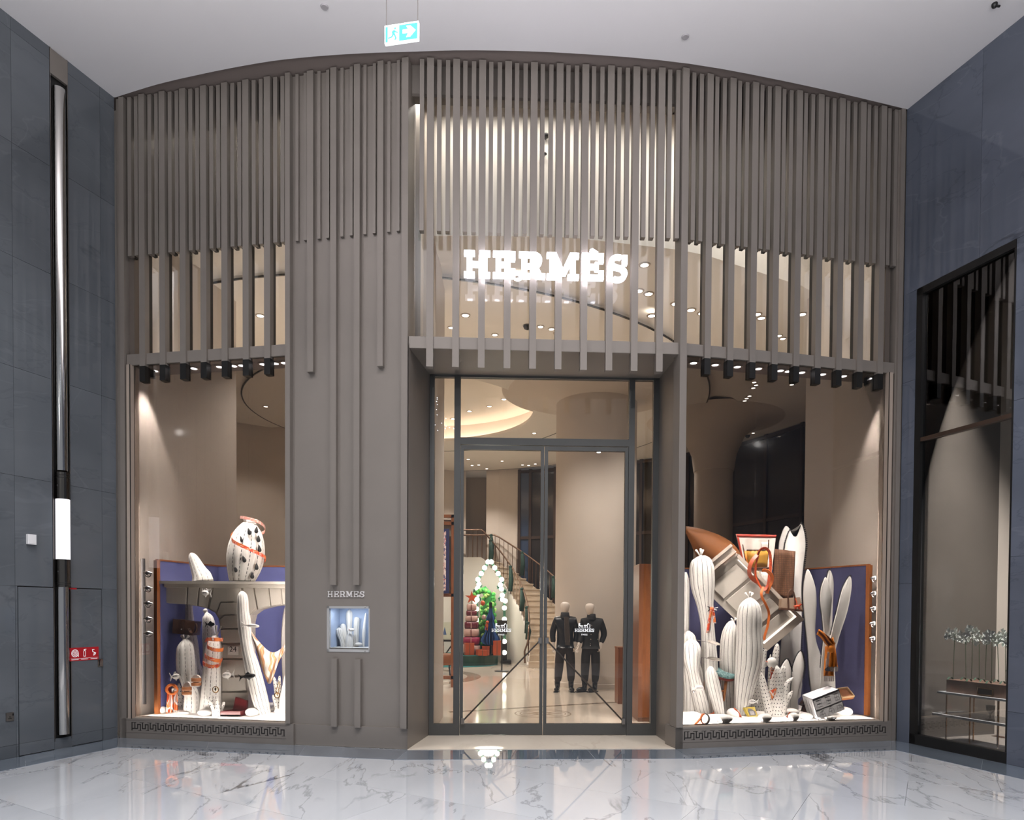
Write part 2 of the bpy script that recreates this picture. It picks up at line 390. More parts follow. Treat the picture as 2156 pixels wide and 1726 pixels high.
def text_mesh(txt, size, th=.002):
    cu = bpy.data.curves.new('text', 'FONT'); cu.body = txt; cu.size = size; cu.extrude = th; cu.align_x = 'CENTER'
    o = bpy.data.objects.new('text', cu); COL.objects.link(o); dg = bpy.context.evaluated_depsgraph_get()
    me = bpy.data.meshes.new_from_object(o.evaluated_get(dg)); bpy.data.objects.remove(o); return me
def skin(name, pts, edges, m, parent, sub=2):
    """one continuous body grown over a skeleton {key: (x, y, z, r)}"""
    keys = list(pts); me = bpy.data.meshes.new(name); org = ORG[parent.name]
    me.from_pydata([tuple(V(pts[k][:3]) - org) for k in keys], [(keys.index(a), keys.index(b)) for a, b in edges], [])
    o = bpy.data.objects.new(name, me); COL.objects.link(o)
    md = o.modifiers.new('skin', 'SKIN'); md.use_smooth_shade = True
    for i, k in enumerate(keys):
        sv = me.skin_vertices[0].data[i]; r = pts[k][3]; sv.radius = r if isinstance(r, tuple) else (r, r); sv.use_root = (i == 0)
    s2 = o.modifiers.new('sub', 'SUBSURF'); s2.levels = sub; s2.render_levels = sub
    dg = bpy.context.evaluated_depsgraph_get(); mm = bpy.data.meshes.new_from_object(o.evaluated_get(dg))
    bpy.data.objects.remove(o); mm.materials.clear(); mm.materials.append(m); mm.shade_smooth()
    q = bpy.data.objects.new(name, mm); COL.objects.link(q); q.parent = parent; ORG[q.name] = org; return q
# ================================================================== SETTING
HC = 8.34
# ---- mall ceiling, arc edge in front of the shop
arc = [ATZ(x, y, HC) for x, y in [(243, 205), (330, 178), (420, 157), (510, 139), (600, 125), (730, 114), (860, 109), (1000, 106), (1200, 112), (1450, 134), (1700, 181), (1910, 230)]]
arc = [V((p[0], p[1], HC)) for p in crom([(q.x, q.y) for q in arc], 4)]
wl = FL.P(-2, 0, HC); wr = FR.P(11, 0, HC)
cs = [wl + V((-.3, 0, 0)), V((-5.55, 8.995, HC))] + arc + [V((5.5, 9.126, HC)), wr + V((.3, 0, 0))]
ceil = MB(); ceil.prism([p for p in cs][::-1], (0, 0, .25)); ceil.build('ceiling', white_paint, None, label='pale grey plaster mall ceiling with a curved front edge', cat='ceiling', kind='structure')
sf = MB(); sf.prism([V((-5.6, 8.0, HC + .02)), V((-5.6, 9.35, HC + .02)), F1.P(0, -.2, HC + .02), F1.P(F1.L, -.2, HC + .02), F3.P(F3.L, -.2, HC + .02), F4.P(F4.L, -.2, HC + .02), V((5.8, 9.4, HC + .02)), V((5.8, 8.0, HC + .02))], (0, 0, .06))
# ---- marble floor: slabs on the slanted grid of the photograph
fl = thing('floor', 'polished white marble mall floor with dark veins', 'floor', (0, 4, 0), kind='structure')
MB().box((-12, -4, -.10), (12, 10.0, -.03)).build('floor_bed', grout, fl)
TA = math.radians(-31.6); d1 = V((math.cos(TA), math.sin(TA), 0)); d2 = V((-d1.y, d1.x, 0)); TS1, TS2 = 1.55, 1.05
O0 = V((1.0, 6.4, 0)) ; O0 = V((.97, 6.36, 0))
tm = MB().box((-TS1 / 2 + .0015, -TS2 / 2 + .0015, -.03), (TS1 / 2 - .0015, TS2 / 2 - .0015, -.0035)).mesh('marble_slab', marble)
def inside_mall(p, mrg):
    return FL.N.dot(p - FL.A) > -mrg and FR.N.dot(p - FR.A) > -mrg and F1.N.dot(p - F1.A) > -mrg and F3.N.dot(p - F3.A) > -mrg and F4.N.dot(p - F4.A) > -mrg
for i in range(-9, 10):
    for j in range(-9, 10):
        c = O0 + d1 * ((i + .5 + (.5 if j % 2 else 0)) * TS1) + d2 * ((j + .5) * TS2)
        if inside_mall(c, 1.6) and 1.0 < c.y: put('tile', tm, fl, (c.x, c.y, 0), TA)
# ---- blue stone border slabs along facade and side walls (flush, 55 cm wide, mitred)
def offset_poly(pts, wdt):
    out = []
    for i, p in enumerate(pts):
        ns = []
        if i > 0: t = (pts[i] - pts[i - 1]).normalized(); ns.append(V((t.y, -t.x, 0)))
        if i < len(pts) - 1: t = (pts[i + 1] - pts[i]).normalized(); ns.append(V((t.y, -t.x, 0)))
        n = sum(ns, V((0, 0, 0))).normalized(); out.append(p + n * (wdt / max(.3, n.dot(ns[0]))))
    return out
base = [FL.P(3, 0, 0), V((*PA, 0)), V((*PB, 0)), V((*PC, 0)), V((*PD, 0)), FR.P(6, 0, 0)]
outer = offset_poly(base, .55)
for k in range(5):
    a, b, c, d = base[k], base[k + 1], outer[k + 1], outer[k]; n = max(1, round((b - a).length / 1.25))
    for q in range(n):
        s0, s1 = q / n, (q + 1) / n; e = .002 / (b - a).length
        MB().prism([a.lerp(b, s0 + e), a.lerp(b, s1 - e), d.lerp(c, s1 - e), d.lerp(c, s0 + e)], (0, 0, -.028)).build('border_tile', border_m, fl)

# ---- side walls of blue stone
def stone_wall(name, F, us, zs, skip, label, th=.03):
    r = thing(name, label, 'wall', F.P(F.L * .5, 0, 0), kind='structure')
    return r
wallL = thing('wall_left', 'tall blue-grey polished stone wall with slab joints on the left', 'wall', FL.P(8, 0, 0), kind='structure')
colu0, colu1 = FL.u(108, 700), FL.u(146, 700)
ju = [FL.u(25, 400), FL.u(211, 400)]
zj = [FL.z(120, 137), FL.z(120, 359), FL.z(120, 583), FL.z(120, 802), FL.z(120, 1017), FL.z(120, 1236), FL.z(120, 1552)]
pw = ju[1] - ju[0]
us = sorted([-2.0] + [ju[1] - k * pw for k in range(0, 9) if ju[1] - k * pw > -2] + [FL.L])
zs = [0] + sorted(zj) + [HC]
MB().fbox(FL, -2, FL.L, -.3, -.032, 0, HC).build('wall_backing', black, wallL)
def wall_panels(F, us, zs, parent, g=.0016, holes=()):
    for a, b in zip(us, us[1:]):
        for c, d in zip(zs, zs[1:]):
            segs = [(a, b, c, d)]
            for (hu0, hu1, hz0, hz1) in holes:
                new = []
                for (x0, x1, y0, y1) in segs:
                    if hu1 <= x0 or hu0 >= x1 or hz1 <= y0 or hz0 >= y1: new.append((x0, x1, y0, y1)); continue
                    if x0 < hu0: new.append((x0, hu0, y0, y1))
                    if hu1 < x1: new.append((hu1, x1, y0, y1))
                    m0, m1 = max(x0, hu0), min(x1, hu1)
                    if y0 < hz0: new.append((m0, m1, y0, hz0))
                    if hz1 < y1: new.append((m0, m1, hz1, y1))
                segs = new
            for (x0, x1, y0, y1) in segs:
                if x1 - x0 > .01 and y1 - y0 > .01: MB().fbox(F, x0 + g, x1 - g, -.03, 0, y0 + g, y1 - g).build('panel', bluestone, parent)
cab = (FL.u(38, 1400), FL.u(215, 1400), 0.0, FL.z(120, 1236))
wall_panels(FL, us, zs, wallL, holes=[(colu0, colu1, .0, HC), cab])
# concealed fire hose door, two leaves of the same stone either side of the lamp
hd = thing('hose_cabinet', 'flush blue stone hose cabinet door in left wall under the wall lamp', 'cabinet', FL.P((cab[0] + cab[1]) / 2, 0, 0))
for (a, b) in ((cab[0] + .008, colu0), (colu1, cab[1] - .008)):
    MB().fbox(FL, a, b, -.03, .002, .008, zs[1] - .001).build('kick_panel', bluestone, hd)
    MB().fbox(FL, a, b, -.03, .002, zs[1] + .001, cab[3] - .01).build('door_panel', bluestone, hd)
a0 = FL.u(205, 1395); MB().fbox(FL, a0, FL.u(216, 1395), .002, .010, FL.z(210, 1403), FL.z(210, 1387)).build('latch_plate', chrome, hd)
MB().fbox(FL, a0 + .012, a0 + .028, .010, .013, FL.z(210, 1401), FL.z(210, 1389)).build('latch_slot', black, hd)
MB().fbox(FL, FL.u(146, 1239), FL.u(161, 1239), .002, .004, FL.z(150, 1240.5), FL.z(150, 1237.5)).build('red_tag', mat('sign_red', '#b0141f', .5), hd)

wallR = thing('wall_right', 'blue-grey stone wall with a shop window opening on the right', 'wall', FR.P(1, 0, 0), kind='structure')
wu0, wu1 = FR.u(1931, 617), FR.u(2141, 503); WH = 5.906
MB().fbox(FR, 0, .14, -.32, -.032, 0, HC).fbox(FR, wu1, FR.L + 2, -.32, -.032, 0, HC).fbox(FR, .14, wu1, -.32, -.032, WH, HC).build('wall_backing', black, wallR)
rz = [0] + [.78 + 1.26 * k for k in range(7) if .78 + 1.26 * k < HC - .3] + [HC]
rz = [0, .42, 2.1, 3.62, 4.75, WH, HC]
vu = FR.u(2067, 300)
for (x0, x1, y0, y1) in [(0, wu0, 0, 2.1), (0, wu0, 2.1, 4.75), (0, wu0, 4.75, WH), (0, vu, WH, HC), (vu, wu1 + .5, WH, HC), (wu1, wu1 + .9, 0, .6), (wu1, wu1 + .9, .6, 2.35), (wu1, wu1 + .9, 2.35, 4.1), (wu1, wu1 + .9, 4.1, WH)]:
    MB().fbox(FR, x0 + .0016, x1 - .0016, -.03, 0, y0 + .0016, y1 - .0016).build('panel', bluestone_r, wallR)  # unseen spots added to brighten what stands in this window
for k in range(6):
    MB().fbox(FR, wu1 + .9 + k * 1.4 + .0016, wu1 + 2.3 + k * 1.4 - .0016, -.03, 0, 0, HC).build('panel', bluestone_r, wallR)
MB().fbox(FR, wu1 + .5, wu1 + .9, -.03, 0, WH + .002, HC).build('panel', bluestone_r, wallR)

# ================================================================== SHOP FRONT
wf = thing('wall_front', 'bronze shop front of faceted panels behind tall vertical fins', 'wall', (0, 8.5, 0), kind='structure')
sf.build('soffit', soffit_m, wf)
BM0, BM1, ZN, ZW = 4.89, 5.03, 6.30, 4.66
def fin(F, u0, u1, d0, d1, z0, z1, m=bronze, nm='slat'):
    return MB().fbox(F, u0, u1, d0, d1, z0, z1).build(nm, m, wf)
def fin_mesh(wd, d0, d1, z0, z1, nm):
    return MB().box((-wd / 2, -d1, z0), (wd / 2, -d0, z1)).mesh(nm, bronze)
wide_me = fin_mesh(.082, -.085, 0, BM0 - .03, HC, 'wide_fin'); wide_c = fin_mesh(.082, -.10, 0, ZW, HC, 'wide_fin_long'); nar_me = fin_mesh(.052, -.085, -.025, ZN, HC, 'narrow_fin'); nar_c = fin_mesh(.052, -.10, -.025, ZN, HC, 'narrow_fin_short')
shade_back_w = MB().box((-.036, .085, BM1), (.036, .15, HC)).mesh('fin_shade_back', black); shade_back_n = MB().box((-.022, .085, ZN + .01), (.022, .15, HC)).mesh('fin_shade_back_short', black)  # black back strips added so the fin sides look shaded
cap_me = MB().box((-.041, 0, ZW), (.041, .10, BM0 - .032)).mesh('fin_cap', black)
def fins(F, first, pitch, count, wme, u_lo, u_hi, cap):
    for k in range(-2, count * 3 + 3):
        u = first + k * pitch / 3
        if not (u_lo < u < u_hi): continue
        p = F.P(u, 0, 0)
        put('slat', wme if k % 3 == 0 else (nar_me if cap else nar_c), wf, p, F.ang)
        if cap: put('slat_shade_back', shade_back_w if k % 3 == 0 else shade_back_n, wf, p, F.ang)
        if cap and k % 3 == 0: put('slat_end', cap_me, wf, p, F.ang)
uC = [F3.u(906, 300), F3.u(1393, 300)]; fins(F3, uC[0], (uC[1] - uC[0]) / 9, 10, wide_c, .06, 3.30, False)
uLw = [(F1.u(293, 640) + .04), (F1.u(556, 640) + .04)]; fins(F1, uLw[0], (uLw[1] - uLw[0]) / 6, 7, wide_me, .17, 2.37, True)
uRw = [F4.u(1497.8, 620) - .041, F4.u(1862, 620) - .041]; fins(F4, uRw[0], (uRw[1] - uRw[0]) / 8, 9, wide_me, .12, 3.14, True)
for F, a, b in ((F1, 0, 2.46), (F3, 0, F3.L), (F4, 0, F4.L)):
    fin(F, a, b, -.23, -.152, 8.02, 8.93, bronze, 'header')
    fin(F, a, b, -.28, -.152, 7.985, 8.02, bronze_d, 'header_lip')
fin(F3, 0, F3.L, -.17, -.03, BM0, BM1, bronze, 'beam'); fin(F1, .14, 2.42, -.17, -.03, BM0, BM1, bronze, 'beam'); fin(F4, .0, 3.1, -.17, -.03, BM0, BM1, bronze, 'beam')
# end trims
fin(F1, 0, .13, -.2, -.03, 0, HC, bronze, 'end_panel'); fin(F1, .06, .13, -.03, 0, .0, HC, bronze, 'edge_fin')
fin(F1, 2.395, 2.46, -.14, .015, .27, HC, bronze, 'edge_fin')
fin(F4, .0, .085, -.16, .02, .27, HC, bronze, 'edge_fin'); fin(F4, 3.09, F4.L + .02, -.2, -.02, 0, HC, bronze, 'end_panel'); fin(F4, 3.11, 3.17, -.02, .01, 0, HC, bronze, 'edge_fin')
# solid pier with its niche hole
nu0, nu1, nz0, nz1 = F1.u(684, 1320), F1.u(775, 1320), F1.z(730, 1373), F1.z(730, 1276)
pz = [(2.46, nu0, 0, HC), (nu1, 3.98, 0, HC), (nu0, nu1, 0, nz0), (nu0, nu1, nz1, HC)]
pm = MB()
for a, b, c, d in pz: pm.fbox(F1, a, b, -.30, -.06, c, d)
pm.build('pier_panel', bronze, wf)
fin(F1, 2.46, 3.99, -.06, -.035, 0, .26, bronze, 'pier_plinth')
def pier_fin(xa, xb, y_at, z0, z1, d1=0.0):
    fin(F1, F1.u(xa, y_at), F1.u(xb, y_at), -.06, d1, z0, z1)
zt = F1.z(700, 1231); zb0, zb1 = F1.z(705, 1387), F1.z(705, 1530)
for xa, xb, y in ((646, 659, 782), (794, 806, 770)): pier_fin(xa, xb, 600, F1.z(xb, y), HC)
for xa, xb in ((695, 707.5), (744.5, 757)):
    pier_fin(xa, xb, 600, zt, HC); pier_fin(xa + 1.5, xb + 1.5, 1450, zb0, zb1)
pier_fin(845, 858.5, 600, F1.z(850, 1534), HC)
for k in (45, 85, 150, 192, 260, 305, 370, 415, 485, 530):
    x = 600 + k / 2.271; pier_fin(x, x + 6.4, 400, F1.z(x, 505 - (x - 620) * .10), HC, -.025)
# door recess: jambs and soffit, threshold
jm = MB(); jm.prism([V((*PB, 0)), V((*EL, 0)), V((*EL, 0)) + V((-.2, 0, 0)), V((*PB, 0)) + F1.U * -.02 + F1.N * -.30], (0, 0, BM0 + .05)); jm.build('door_jamb', bronze, wf)
jr = MB(); jr.prism([V((*PC, 0)), F4.P(.10, -.0, 0), F4.P(.10, -.25, 0), V((*ER, 0)) + V((.2, 0, 0)), V((*ER, 0))], (0, 0, BM0 + .05)); jr.build('door_jamb', bronze, wf)
so = MB(); so.prism([F3.P(0, -.032, BM0 - .003), F3.P(F3.L, -.032, BM0 - .003), V((*ER, BM0 - .003)) + V((.15, .1, 0)), V((*EL, BM0 - .003)) + V((-.15, .1, 0))], (0, 0, .10)); so.build('door_soffit', bronze, wf)
MB().prism([V((*PB, 0)), V((*PC, 0)), V((*ER, 0)) + V((0, .12, 0)), V((*EL, 0)) + V((0, .12, 0))], (0, 0, .006)).build('threshold', shopfloor, wf)
# plinths with the fret band
def fret(F, ua, ub, za, zb, n, parent):
    b = MB(); p = (ub - ua) / n; h = zb - za; t = p * .125; d0, d1 = -.004, .0012
    def bar(u0, u1, v0, v1): b.fbox(F, u0, u1, d0, d1, za + h * v0, za + h * v1)
    hw = t / h
    for k in range(n):
        o = ua + k * p
        bar(o - t / 2, o + t / 2, .25, 1); bar(o - t / 2, o + .40 * p, .25 - hw / 2, .25 + hw / 2); bar(o + .36 * p - t / 2, o + .36 * p + t / 2, .25, .74)
        bar(o + .36 * p - t / 2, o + .72 * p + t / 2, .74 - hw / 2, .74 + hw / 2); bar(o + .72 * p - t / 2, o + .72 * p + t / 2, 0, .74)
        bar(o - .38 * p, o + .18 * p, 1 - hw * .45, 1); bar(o + .42 * p, o + .98 * p - t, 0, hw * .45)
    bar(ua - t / 2 - .38 * p, ua - .38 * p + t / 2, 0, 1); bar(ua - .38 * p, ua + .0 * p, .25 - hw / 2, .25 + hw / 2)
    o = b.build('fret_band', mat('fret_dark', '#1b1614', .6), parent); o['kind'] = 'stuff'
pl = MB().fbox(F1, .04, 2.50, -.30, 0, 0, .265).build('plinth', bronze, wf); fret(F1, F1.u(284, 1525), F1.u(603, 1545), .105, .215, 19, wf)
pr = MB().fbox(F4, .0, 3.13, -.30, 0, 0, .265).build('plinth', bronze, wf); fret(F4, F4.u(1448, 1556), F4.u(1868, 1537), .105, .215, 25, wf)
for F, a, b in ((F1, .10, 2.40), (F4, .06, 3.05)):
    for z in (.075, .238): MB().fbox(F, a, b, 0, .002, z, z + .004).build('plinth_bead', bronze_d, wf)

# ================================================================== WINDOWS AND DOOR
def window(n, F, u0, u1, z0, z1, d, label, fr=None, m=pane_c):
    r = thing('window_%d' % n, label, 'window', F.P((u0 + u1) / 2, d, z0), kind='structure')
    MB().fbox(F, u0, u1, d - .006, d + .006, z0, z1).build('pane', m, r)
    if fr:
        for a, b, c, e in fr: MB().fbox(F, a, b, d - .05, d + .05, c, e).build('window_frame', bronze_d, r)
    return r
window(1, F1, .215, 2.395, .275, BM0, -.07, 'large left display window pane under the fins', m=pane_t)
window(2, F4, .085, 2.985, .275, BM0, -.07, 'large right display window pane under the fins', m=pane_t)
window(3, F1, .20, 2.395, BM1, 7.99, -.25, 'tall clear pane behind the fins over the left display')
window(4, F3, .02, F3.L - .02, BM1, 7.99, -.25, 'tall clear pane behind the fins over the entrance')
window(5, F4, .085, 2.98, BM1, 7.99, -.25, 'tall clear pane behind the fins over the right display')
# display window surrounds
for F, ua, ub, s in ((F1, .155, .215, 1), (F4, 2.985, 3.05, -1)):
    t = MB().fbox(F, ua, ub, -.16, .0, .26, BM0).build('window_jamb', mat('jamb_beige', '#a8998c', .5, .1), wf)
    MB().fbox(F, (ua + .048 if s > 0 else ua), (ub if s > 0 else ua + .012), -.0, .003, .26, BM0).build('shadow_gap', black, wf)
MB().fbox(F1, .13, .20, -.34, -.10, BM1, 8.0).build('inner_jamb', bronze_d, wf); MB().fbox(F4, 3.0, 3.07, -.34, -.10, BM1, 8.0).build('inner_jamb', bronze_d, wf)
MB().fbox(F1, .22, 2.40, -.30, -.055, .265, .277).build('window_sill', mat('sill_beige', '#b8a99b', .5), wf); MB().fbox(F4, .085, 2.97, -.30, -.055, .265, .277).build('window_sill', MATS['sill_beige'], wf)
MB().fbox(F1, .14, 2.42, -.5, -.17, BM0 + .02, BM0 + .10).build('window_soffit', soffit_m, wf); MB().fbox(F4, .0, 3.1, -.5, -.17, BM0 + .02, BM0 + .10).build('window_soffit', soffit_m, wf)

# entrance screen
DZ = BM0
dr = thing('door_1', 'grey metal framed glass double entrance door with side lights', 'door', FD.P(1.5, 0, 0), kind='structure')
ud = lambda x, y=1200: FD.u(x, y)
zr0, zr1 = FD.z(1140, 940), FD.z(1140, 927)
def bar(nm, a, b, z0, z1, p=dr, d0=-.05, d1=.03, m=frame_m): return MB().fbox(FD, a, b, d0, d1, z0, z1).build(nm, m, p)
bar('post', 0, ud(914), 0, DZ); bar('post', ud(955.5), ud(968.5), 0, DZ); bar('post', ud(1321), ud(1333), 0, DZ); bar('post', ud(1372), FD.L, 0, DZ)
zb = FD.z(1000, 1523)
bar('transom_rail', ud(968.5), ud(1321), zr0 + .01, zr1 + .02); bar('bottom_rail', ud(914), ud(955.5), 0, zb); bar('bottom_rail', ud(1333), ud(1372), 0, zb)
bar('head_rail', 0, FD.L, DZ - .03, DZ + .02)
for a, b, z0, z1 in ((914, 955.5, zb, DZ - .03), (1333, 1372, zb, DZ - .03), (968.5, 1321, zr1 + .02, DZ - .03)):
    bar('side_pane', ud(a), ud(b), z0, z1, d0=-.012, d1=-.004, m=pane)
leaf_parts = []
for nm, x0, x1, sgn in (('left', 968.8, 1144.4, 1), ('right', 1145.2, 1320.7, -1)):
    lf = bar('door_leaf', ud(x0) + .002, ud(x0) + .045, .012, zr0, d0=-.04, d1=.02)
    m0, m1 = ud(x0) + .045, ud(x1) - .045
    bar('stile', ud(x1) - .045, ud(x1) - .002, .012, zr0, lf, -.04, .02); bar('top_rail', m0, m1, zr0 - .055, zr0, lf, -.04, .02); bar('foot_rail', m0, m1, .012, zb, lf, -.04, .02)
    bar('leaf_pane', m0, m1, zb, zr0 - .055, lf, -.014, -.006, pane)
    # diagonal security bar inside the glass
    top = FD.P((m1 if sgn > 0 else m0), .035, FD.z(1140, 1348)); bot = FD.P((m0 if sgn > 0 else m1), .035, FD.z(1000, 1517))
    br = thing('brace_bar', 'slim dark diagonal brace bar across the %s door leaf' % nm, 'bar', bot, 'diagonal door braces')
    MB().tube([top, bot], .011, 8).build('rod', mat('brace_metal', '#4a4541', .35, .6), br, 40)
    for q in (top, bot): MB().cbox(q, FD.U * .022, FD.N * .02, (0, 0, .04)).build('bracket', steel, br)
# white lettering and carriage emblem on each leaf
# ---- slab-serif letters: shapes in a unit cell (width w, height 1)
def glyph(ch, t=.2, sf=.175, ov=.06):
    R = []; 
    def stem(x, ser=True):
        R.append([(x, 0), (x + t, 0), (x + t, 1), (x, 1)])
        if ser: R.append([(x - ov * 1.6, 0), (x + t + ov * 1.6, 0), (x + t + ov * 1.6, sf), (x - ov * 1.6, sf)]); R.append([(x - ov * 1.6, 1 - sf), (x + t + ov * 1.6, 1 - sf), (x + t + ov * 1.6, 1), (x - ov * 1.6, 1)])
    def rect(a, b, c, d): R.append([(a, b), (c, b), (c, d), (a, d)])
    def arcband(cx, cy, ro, ri, a0, a1, n=14, ky=1.0):
        for i in range(n):
            p, q = a0 + (a1 - a0) * i / n, a0 + (a1 - a0) * (i + 1) / n
            R.append([(cx + ri * math.cos(p), cy + ri * ky * math.sin(p)), (cx + ro * math.cos(p), cy + ro * ky * math.sin(p)), (cx + ro * math.cos(q), cy + ro * ky * math.sin(q)), (cx + ri * math.cos(q), cy + ri * ky * math.sin(q))])
    w = .95
    if ch == 'H': stem(.1); stem(.66); rect(.2, .41, .8, .58)
    if ch in 'EÈ':
        w = .84; stem(.1, False); rect(0, 0, .84, sf); rect(0, 1 - sf, .84, 1); rect(.2, .42, .62, .58); rect(.66, 0, .84, .34); rect(.66, .66, .84, 1); rect(.5, .34, .64, .66)
        if ch == 'È': R.append([(.30, 1.14), (.48, 1.05), (.62, 1.05), (.40, 1.18)])
    if ch == 'R':
        stem(.1, False); rect(0, 0, .42, sf); rect(0, 1 - sf, .55, 1); rect(.2, .40, .55, .55); arcband(.55, .70, .30, .125, -PI / 2, PI / 2); R.append([(.5, .45), (.7, .45), (.86, .1), (.66, .1)]); rect(.62, 0, .97, sf)
    if ch == 'M':
        w = 1.25; stem(.12, False); stem(.92, False); rect(0, 0, .44, sf); rect(.82, 0, 1.25, sf); rect(0, 1 - sf, .3, 1); rect(.95, 1 - sf, 1.25, 1)
        R.append([(.12, 1), (.36, 1), (.74, .16), (.52, .16)]); R.append([(.90, 1), (1.13, 1), (.74, .16), (.52, .16)])
    if ch == 'S':
        w = .84; arcband(.43, .725, .34, .155, PI * .30, PI * 1.5, 16, .80); arcband(.43, .275, .38, .185, -PI * .72, PI * .5, 16, .82); rect(.62, .62, .80, .98); rect(.03, .02, .20, .40)
        R.append([(.26, .46), (.43, .43), (.60, .55), (.43, .58)])
    return R, w
def letter(ch, F, u, d, z, h, wd, th, m, parent, nm='letter', **kw):
    R, w = glyph(ch, **kw); b = MB()
    for i, q in enumerate(R): b.prism([F.P(u + x / w * wd, d + i * .00002, z + y * h) for x, y in q][::-1], F.N * th)
    return b.build(nm, m, parent)
sign = thing('shop_sign', 'glowing white slab-serif shop name mounted on fins above the entrance', 'sign', F3.P(1.6, .05, 5.75))
sign_m = mat('sign_letter_light', '#ffffff', .4, emit=6.0, ecol='#f4f2ff')
for ch, x0, x1, yb in zip('HERMÈS', (976.7, 1038, 1092.5, 1151, 1225, 1277), (1031.5, 1084.5, 1146.5, 1218.5, 1270.5, 1322), (582, 583.5, 585, 586.5, 588, 590.5)):
    zb_ = F3.z(x0, yb, .06); zt_ = F3.z(x0, yb - 54.5, .06); letter(ch, F3, F3.u(x0, yb, .06), .02, zb_, zt_ - zb_, F3.u(x1, yb, .06) - F3.u(x0, yb, .06), .06, sign_m, sign)
ps = thing('pier_lettering', 'small raised grey metal shop name above the pier showcase', 'lettering', F1.P(3.2, -.06, F1.z(730, 1258)))
for ch, x0, x1 in zip('HERMES', (690.5, 704, 716.5, 729, 745.5, 757), (702, 714, 727.5, 743.5, 755.5, 768)):
    zq = F1.z(x0, 1257, -.06); letter(ch, F1, F1.u(x0, 1250, -.06), -.061, zq, F1.z(x0, 1244.5, -.06) - zq, F1.u(x1, 1250, -.06) - F1.u(x0, 1250, -.06), .012, mat('letter_metal', '#cfcac8', .4, 0), ps, t=.13, sf=.1)
def carriage(F, u, d, z, s, m, parent):
    """little carriage, horse and groom emblem, built from flat pieces; s = total width"""
    b = MB()
    def poly(pts): b.prism([F.P(u + x * s, d, z + y * s) for x, y in pts][::-1], F.N * .0015)
    def ring(cx, cy, r, n=12, t=.025):
        for i in range(n):
            p, q = 2 * PI * i / n, 2 * PI * (i + 1) / n
            poly([(cx + (r - t) * math.cos(p), cy + (r - t) * math.sin(p)), (cx + r * math.cos(p), cy + r * math.sin(p)), (cx + r * math.cos(q), cy + r * math.sin(q)), (cx + (r - t) * math.cos(q), cy + (r - t) * math.sin(q))])
    ring(-.40, .09, .09); ring(-.18, .07, .065)
    poly([(-.48, .17), (-.12, .12), (-.10, .2), (-.30, .2), (-.36, .3), (-.47, .3)]); poly([(-.48, .3), (-.36, .3), (-.30, .36), (-.46, .38)])
    poly([(.0, .16), (.26, .16), (.30, .24), (.02, .25)]); poly([(.20, .18), (.32, .24), (.37, .38), (.28, .36)]); poly([(.28, .34), (.38, .38), (.43, .31), (.38, .29)])
    for x, e in ((.02, -.03), (.08, .04), (.22, .05), (.27, -.02)): poly([(x, .18), (x + .035, .18), (x + .025 + e, .0), (x + e, .0)])
    poly([(0, .23), (-.05, .15), (-.03, .13), (.03, .2)]); poly([(.46, 0), (.50, 0), (.52, .18), (.45, .18)]); poly([(.455, .18), (.515, .18), (.51, .3), (.46, .3)])
    poly([(-.15, .0), (.52, .0), (.52, -.012), (-.15, -.012)])
    o = b.build('emblem', m, parent); o['kind'] = 'stuff'
for x0, nm in ((1035, 'left'), (1210, 'right')):
    dl = thing('door_lettering', 'small white printed emblem and shop name on the %s glass door leaf' % nm, 'lettering', FD.P(ud(x0 + 20, 1330), .0, FD.z(x0, 1340)), 'door glass lettering')
    xs = [x0 + 41 * q / 41 for q in (0, 7.2, 14, 21, 29.5, 36)]; ws = (6.6, 6.2, 6.6, 7.9, 5.9, 5.2)
    for ch, xx, ww in zip('HERMÈS', xs, ws):
        zq = FD.z(xx, 1330); letter(ch, FD, ud(xx, 1330), -.004, zq, FD.z(xx, 1323.2) - zq, ww * (ud(1200) - ud(1199)), .0015, print_m, dl, t=.17, sf=.13)
    tm_ = text_mesh('PARIS', .034, .0006); tm_.materials.append(print_m)
    o = put('letter_line', tm_, dl, FD.P(ud(x0 + 20.5, 1337), -.003, FD.z(x0 + 20, 1337.5))); o.rotation_euler = (PI / 2, 0, FD.ang)
    carriage(FD, ud(x0 + 20, 1318), -.004, FD.z(x0 + 20, 1321.5), 25 * (ud(1200) - ud(1199)), print_m, dl)

# ---- exit sign hanging from the ceiling on two rods
e0 = AT(811, 96, 6.8); e1 = AT(882, 88, 6.74); FE = Facet((e0.x, e0.y), (e1.x, e1.y)); ez0, ez1 = AT(811, 95, 6.8).z, AT(811, 57, 6.8).z
ex = thing('exit_sign', 'lit green and white exit sign with running figure hanging from the ceiling', 'sign', FE.P(FE.L / 2, 0, ez0))
MB().fbox(FE, 0, FE.L, -.015, .015, ez0, ez1).build('light_box', mat('exit_white', '#ffffff', .4, emit=1.5, ecol='#f2ffff'), ex)
eg = mat('exit_green', '#3fe0d4', .4, emit=1.0, ecol='#4ce3d6'); L, H_ = FE.L, ez1 - ez0
def epoly(nm, pts, m): MB().prism([FE.P(x * L, .0155, ez0 + y * H_) for x, y in pts][::-1], FE.N * .002).build(nm, m, ex)
epoly('arrow_field', [(.43, .04), (.97, .04), (.97, .90), (.43, .90)], eg)
MB().prism([FE.P(x * L, .0176, ez0 + y * H_) for x, y in [(.54, .40), (.70, .40), (.64, .18), (.76, .18), (.92, .50), (.76, .80), (.64, .80), (.70, .62), (.54, .62)]][::-1], FE.N * .002).build('arrow', mat('exit_arrow', '#ffffff', .4, emit=1.4), ex)
epoly('door_edge', [(.03, .06), (.09, .06), (.09, .90), (.03, .90)], eg)
rm = MB()
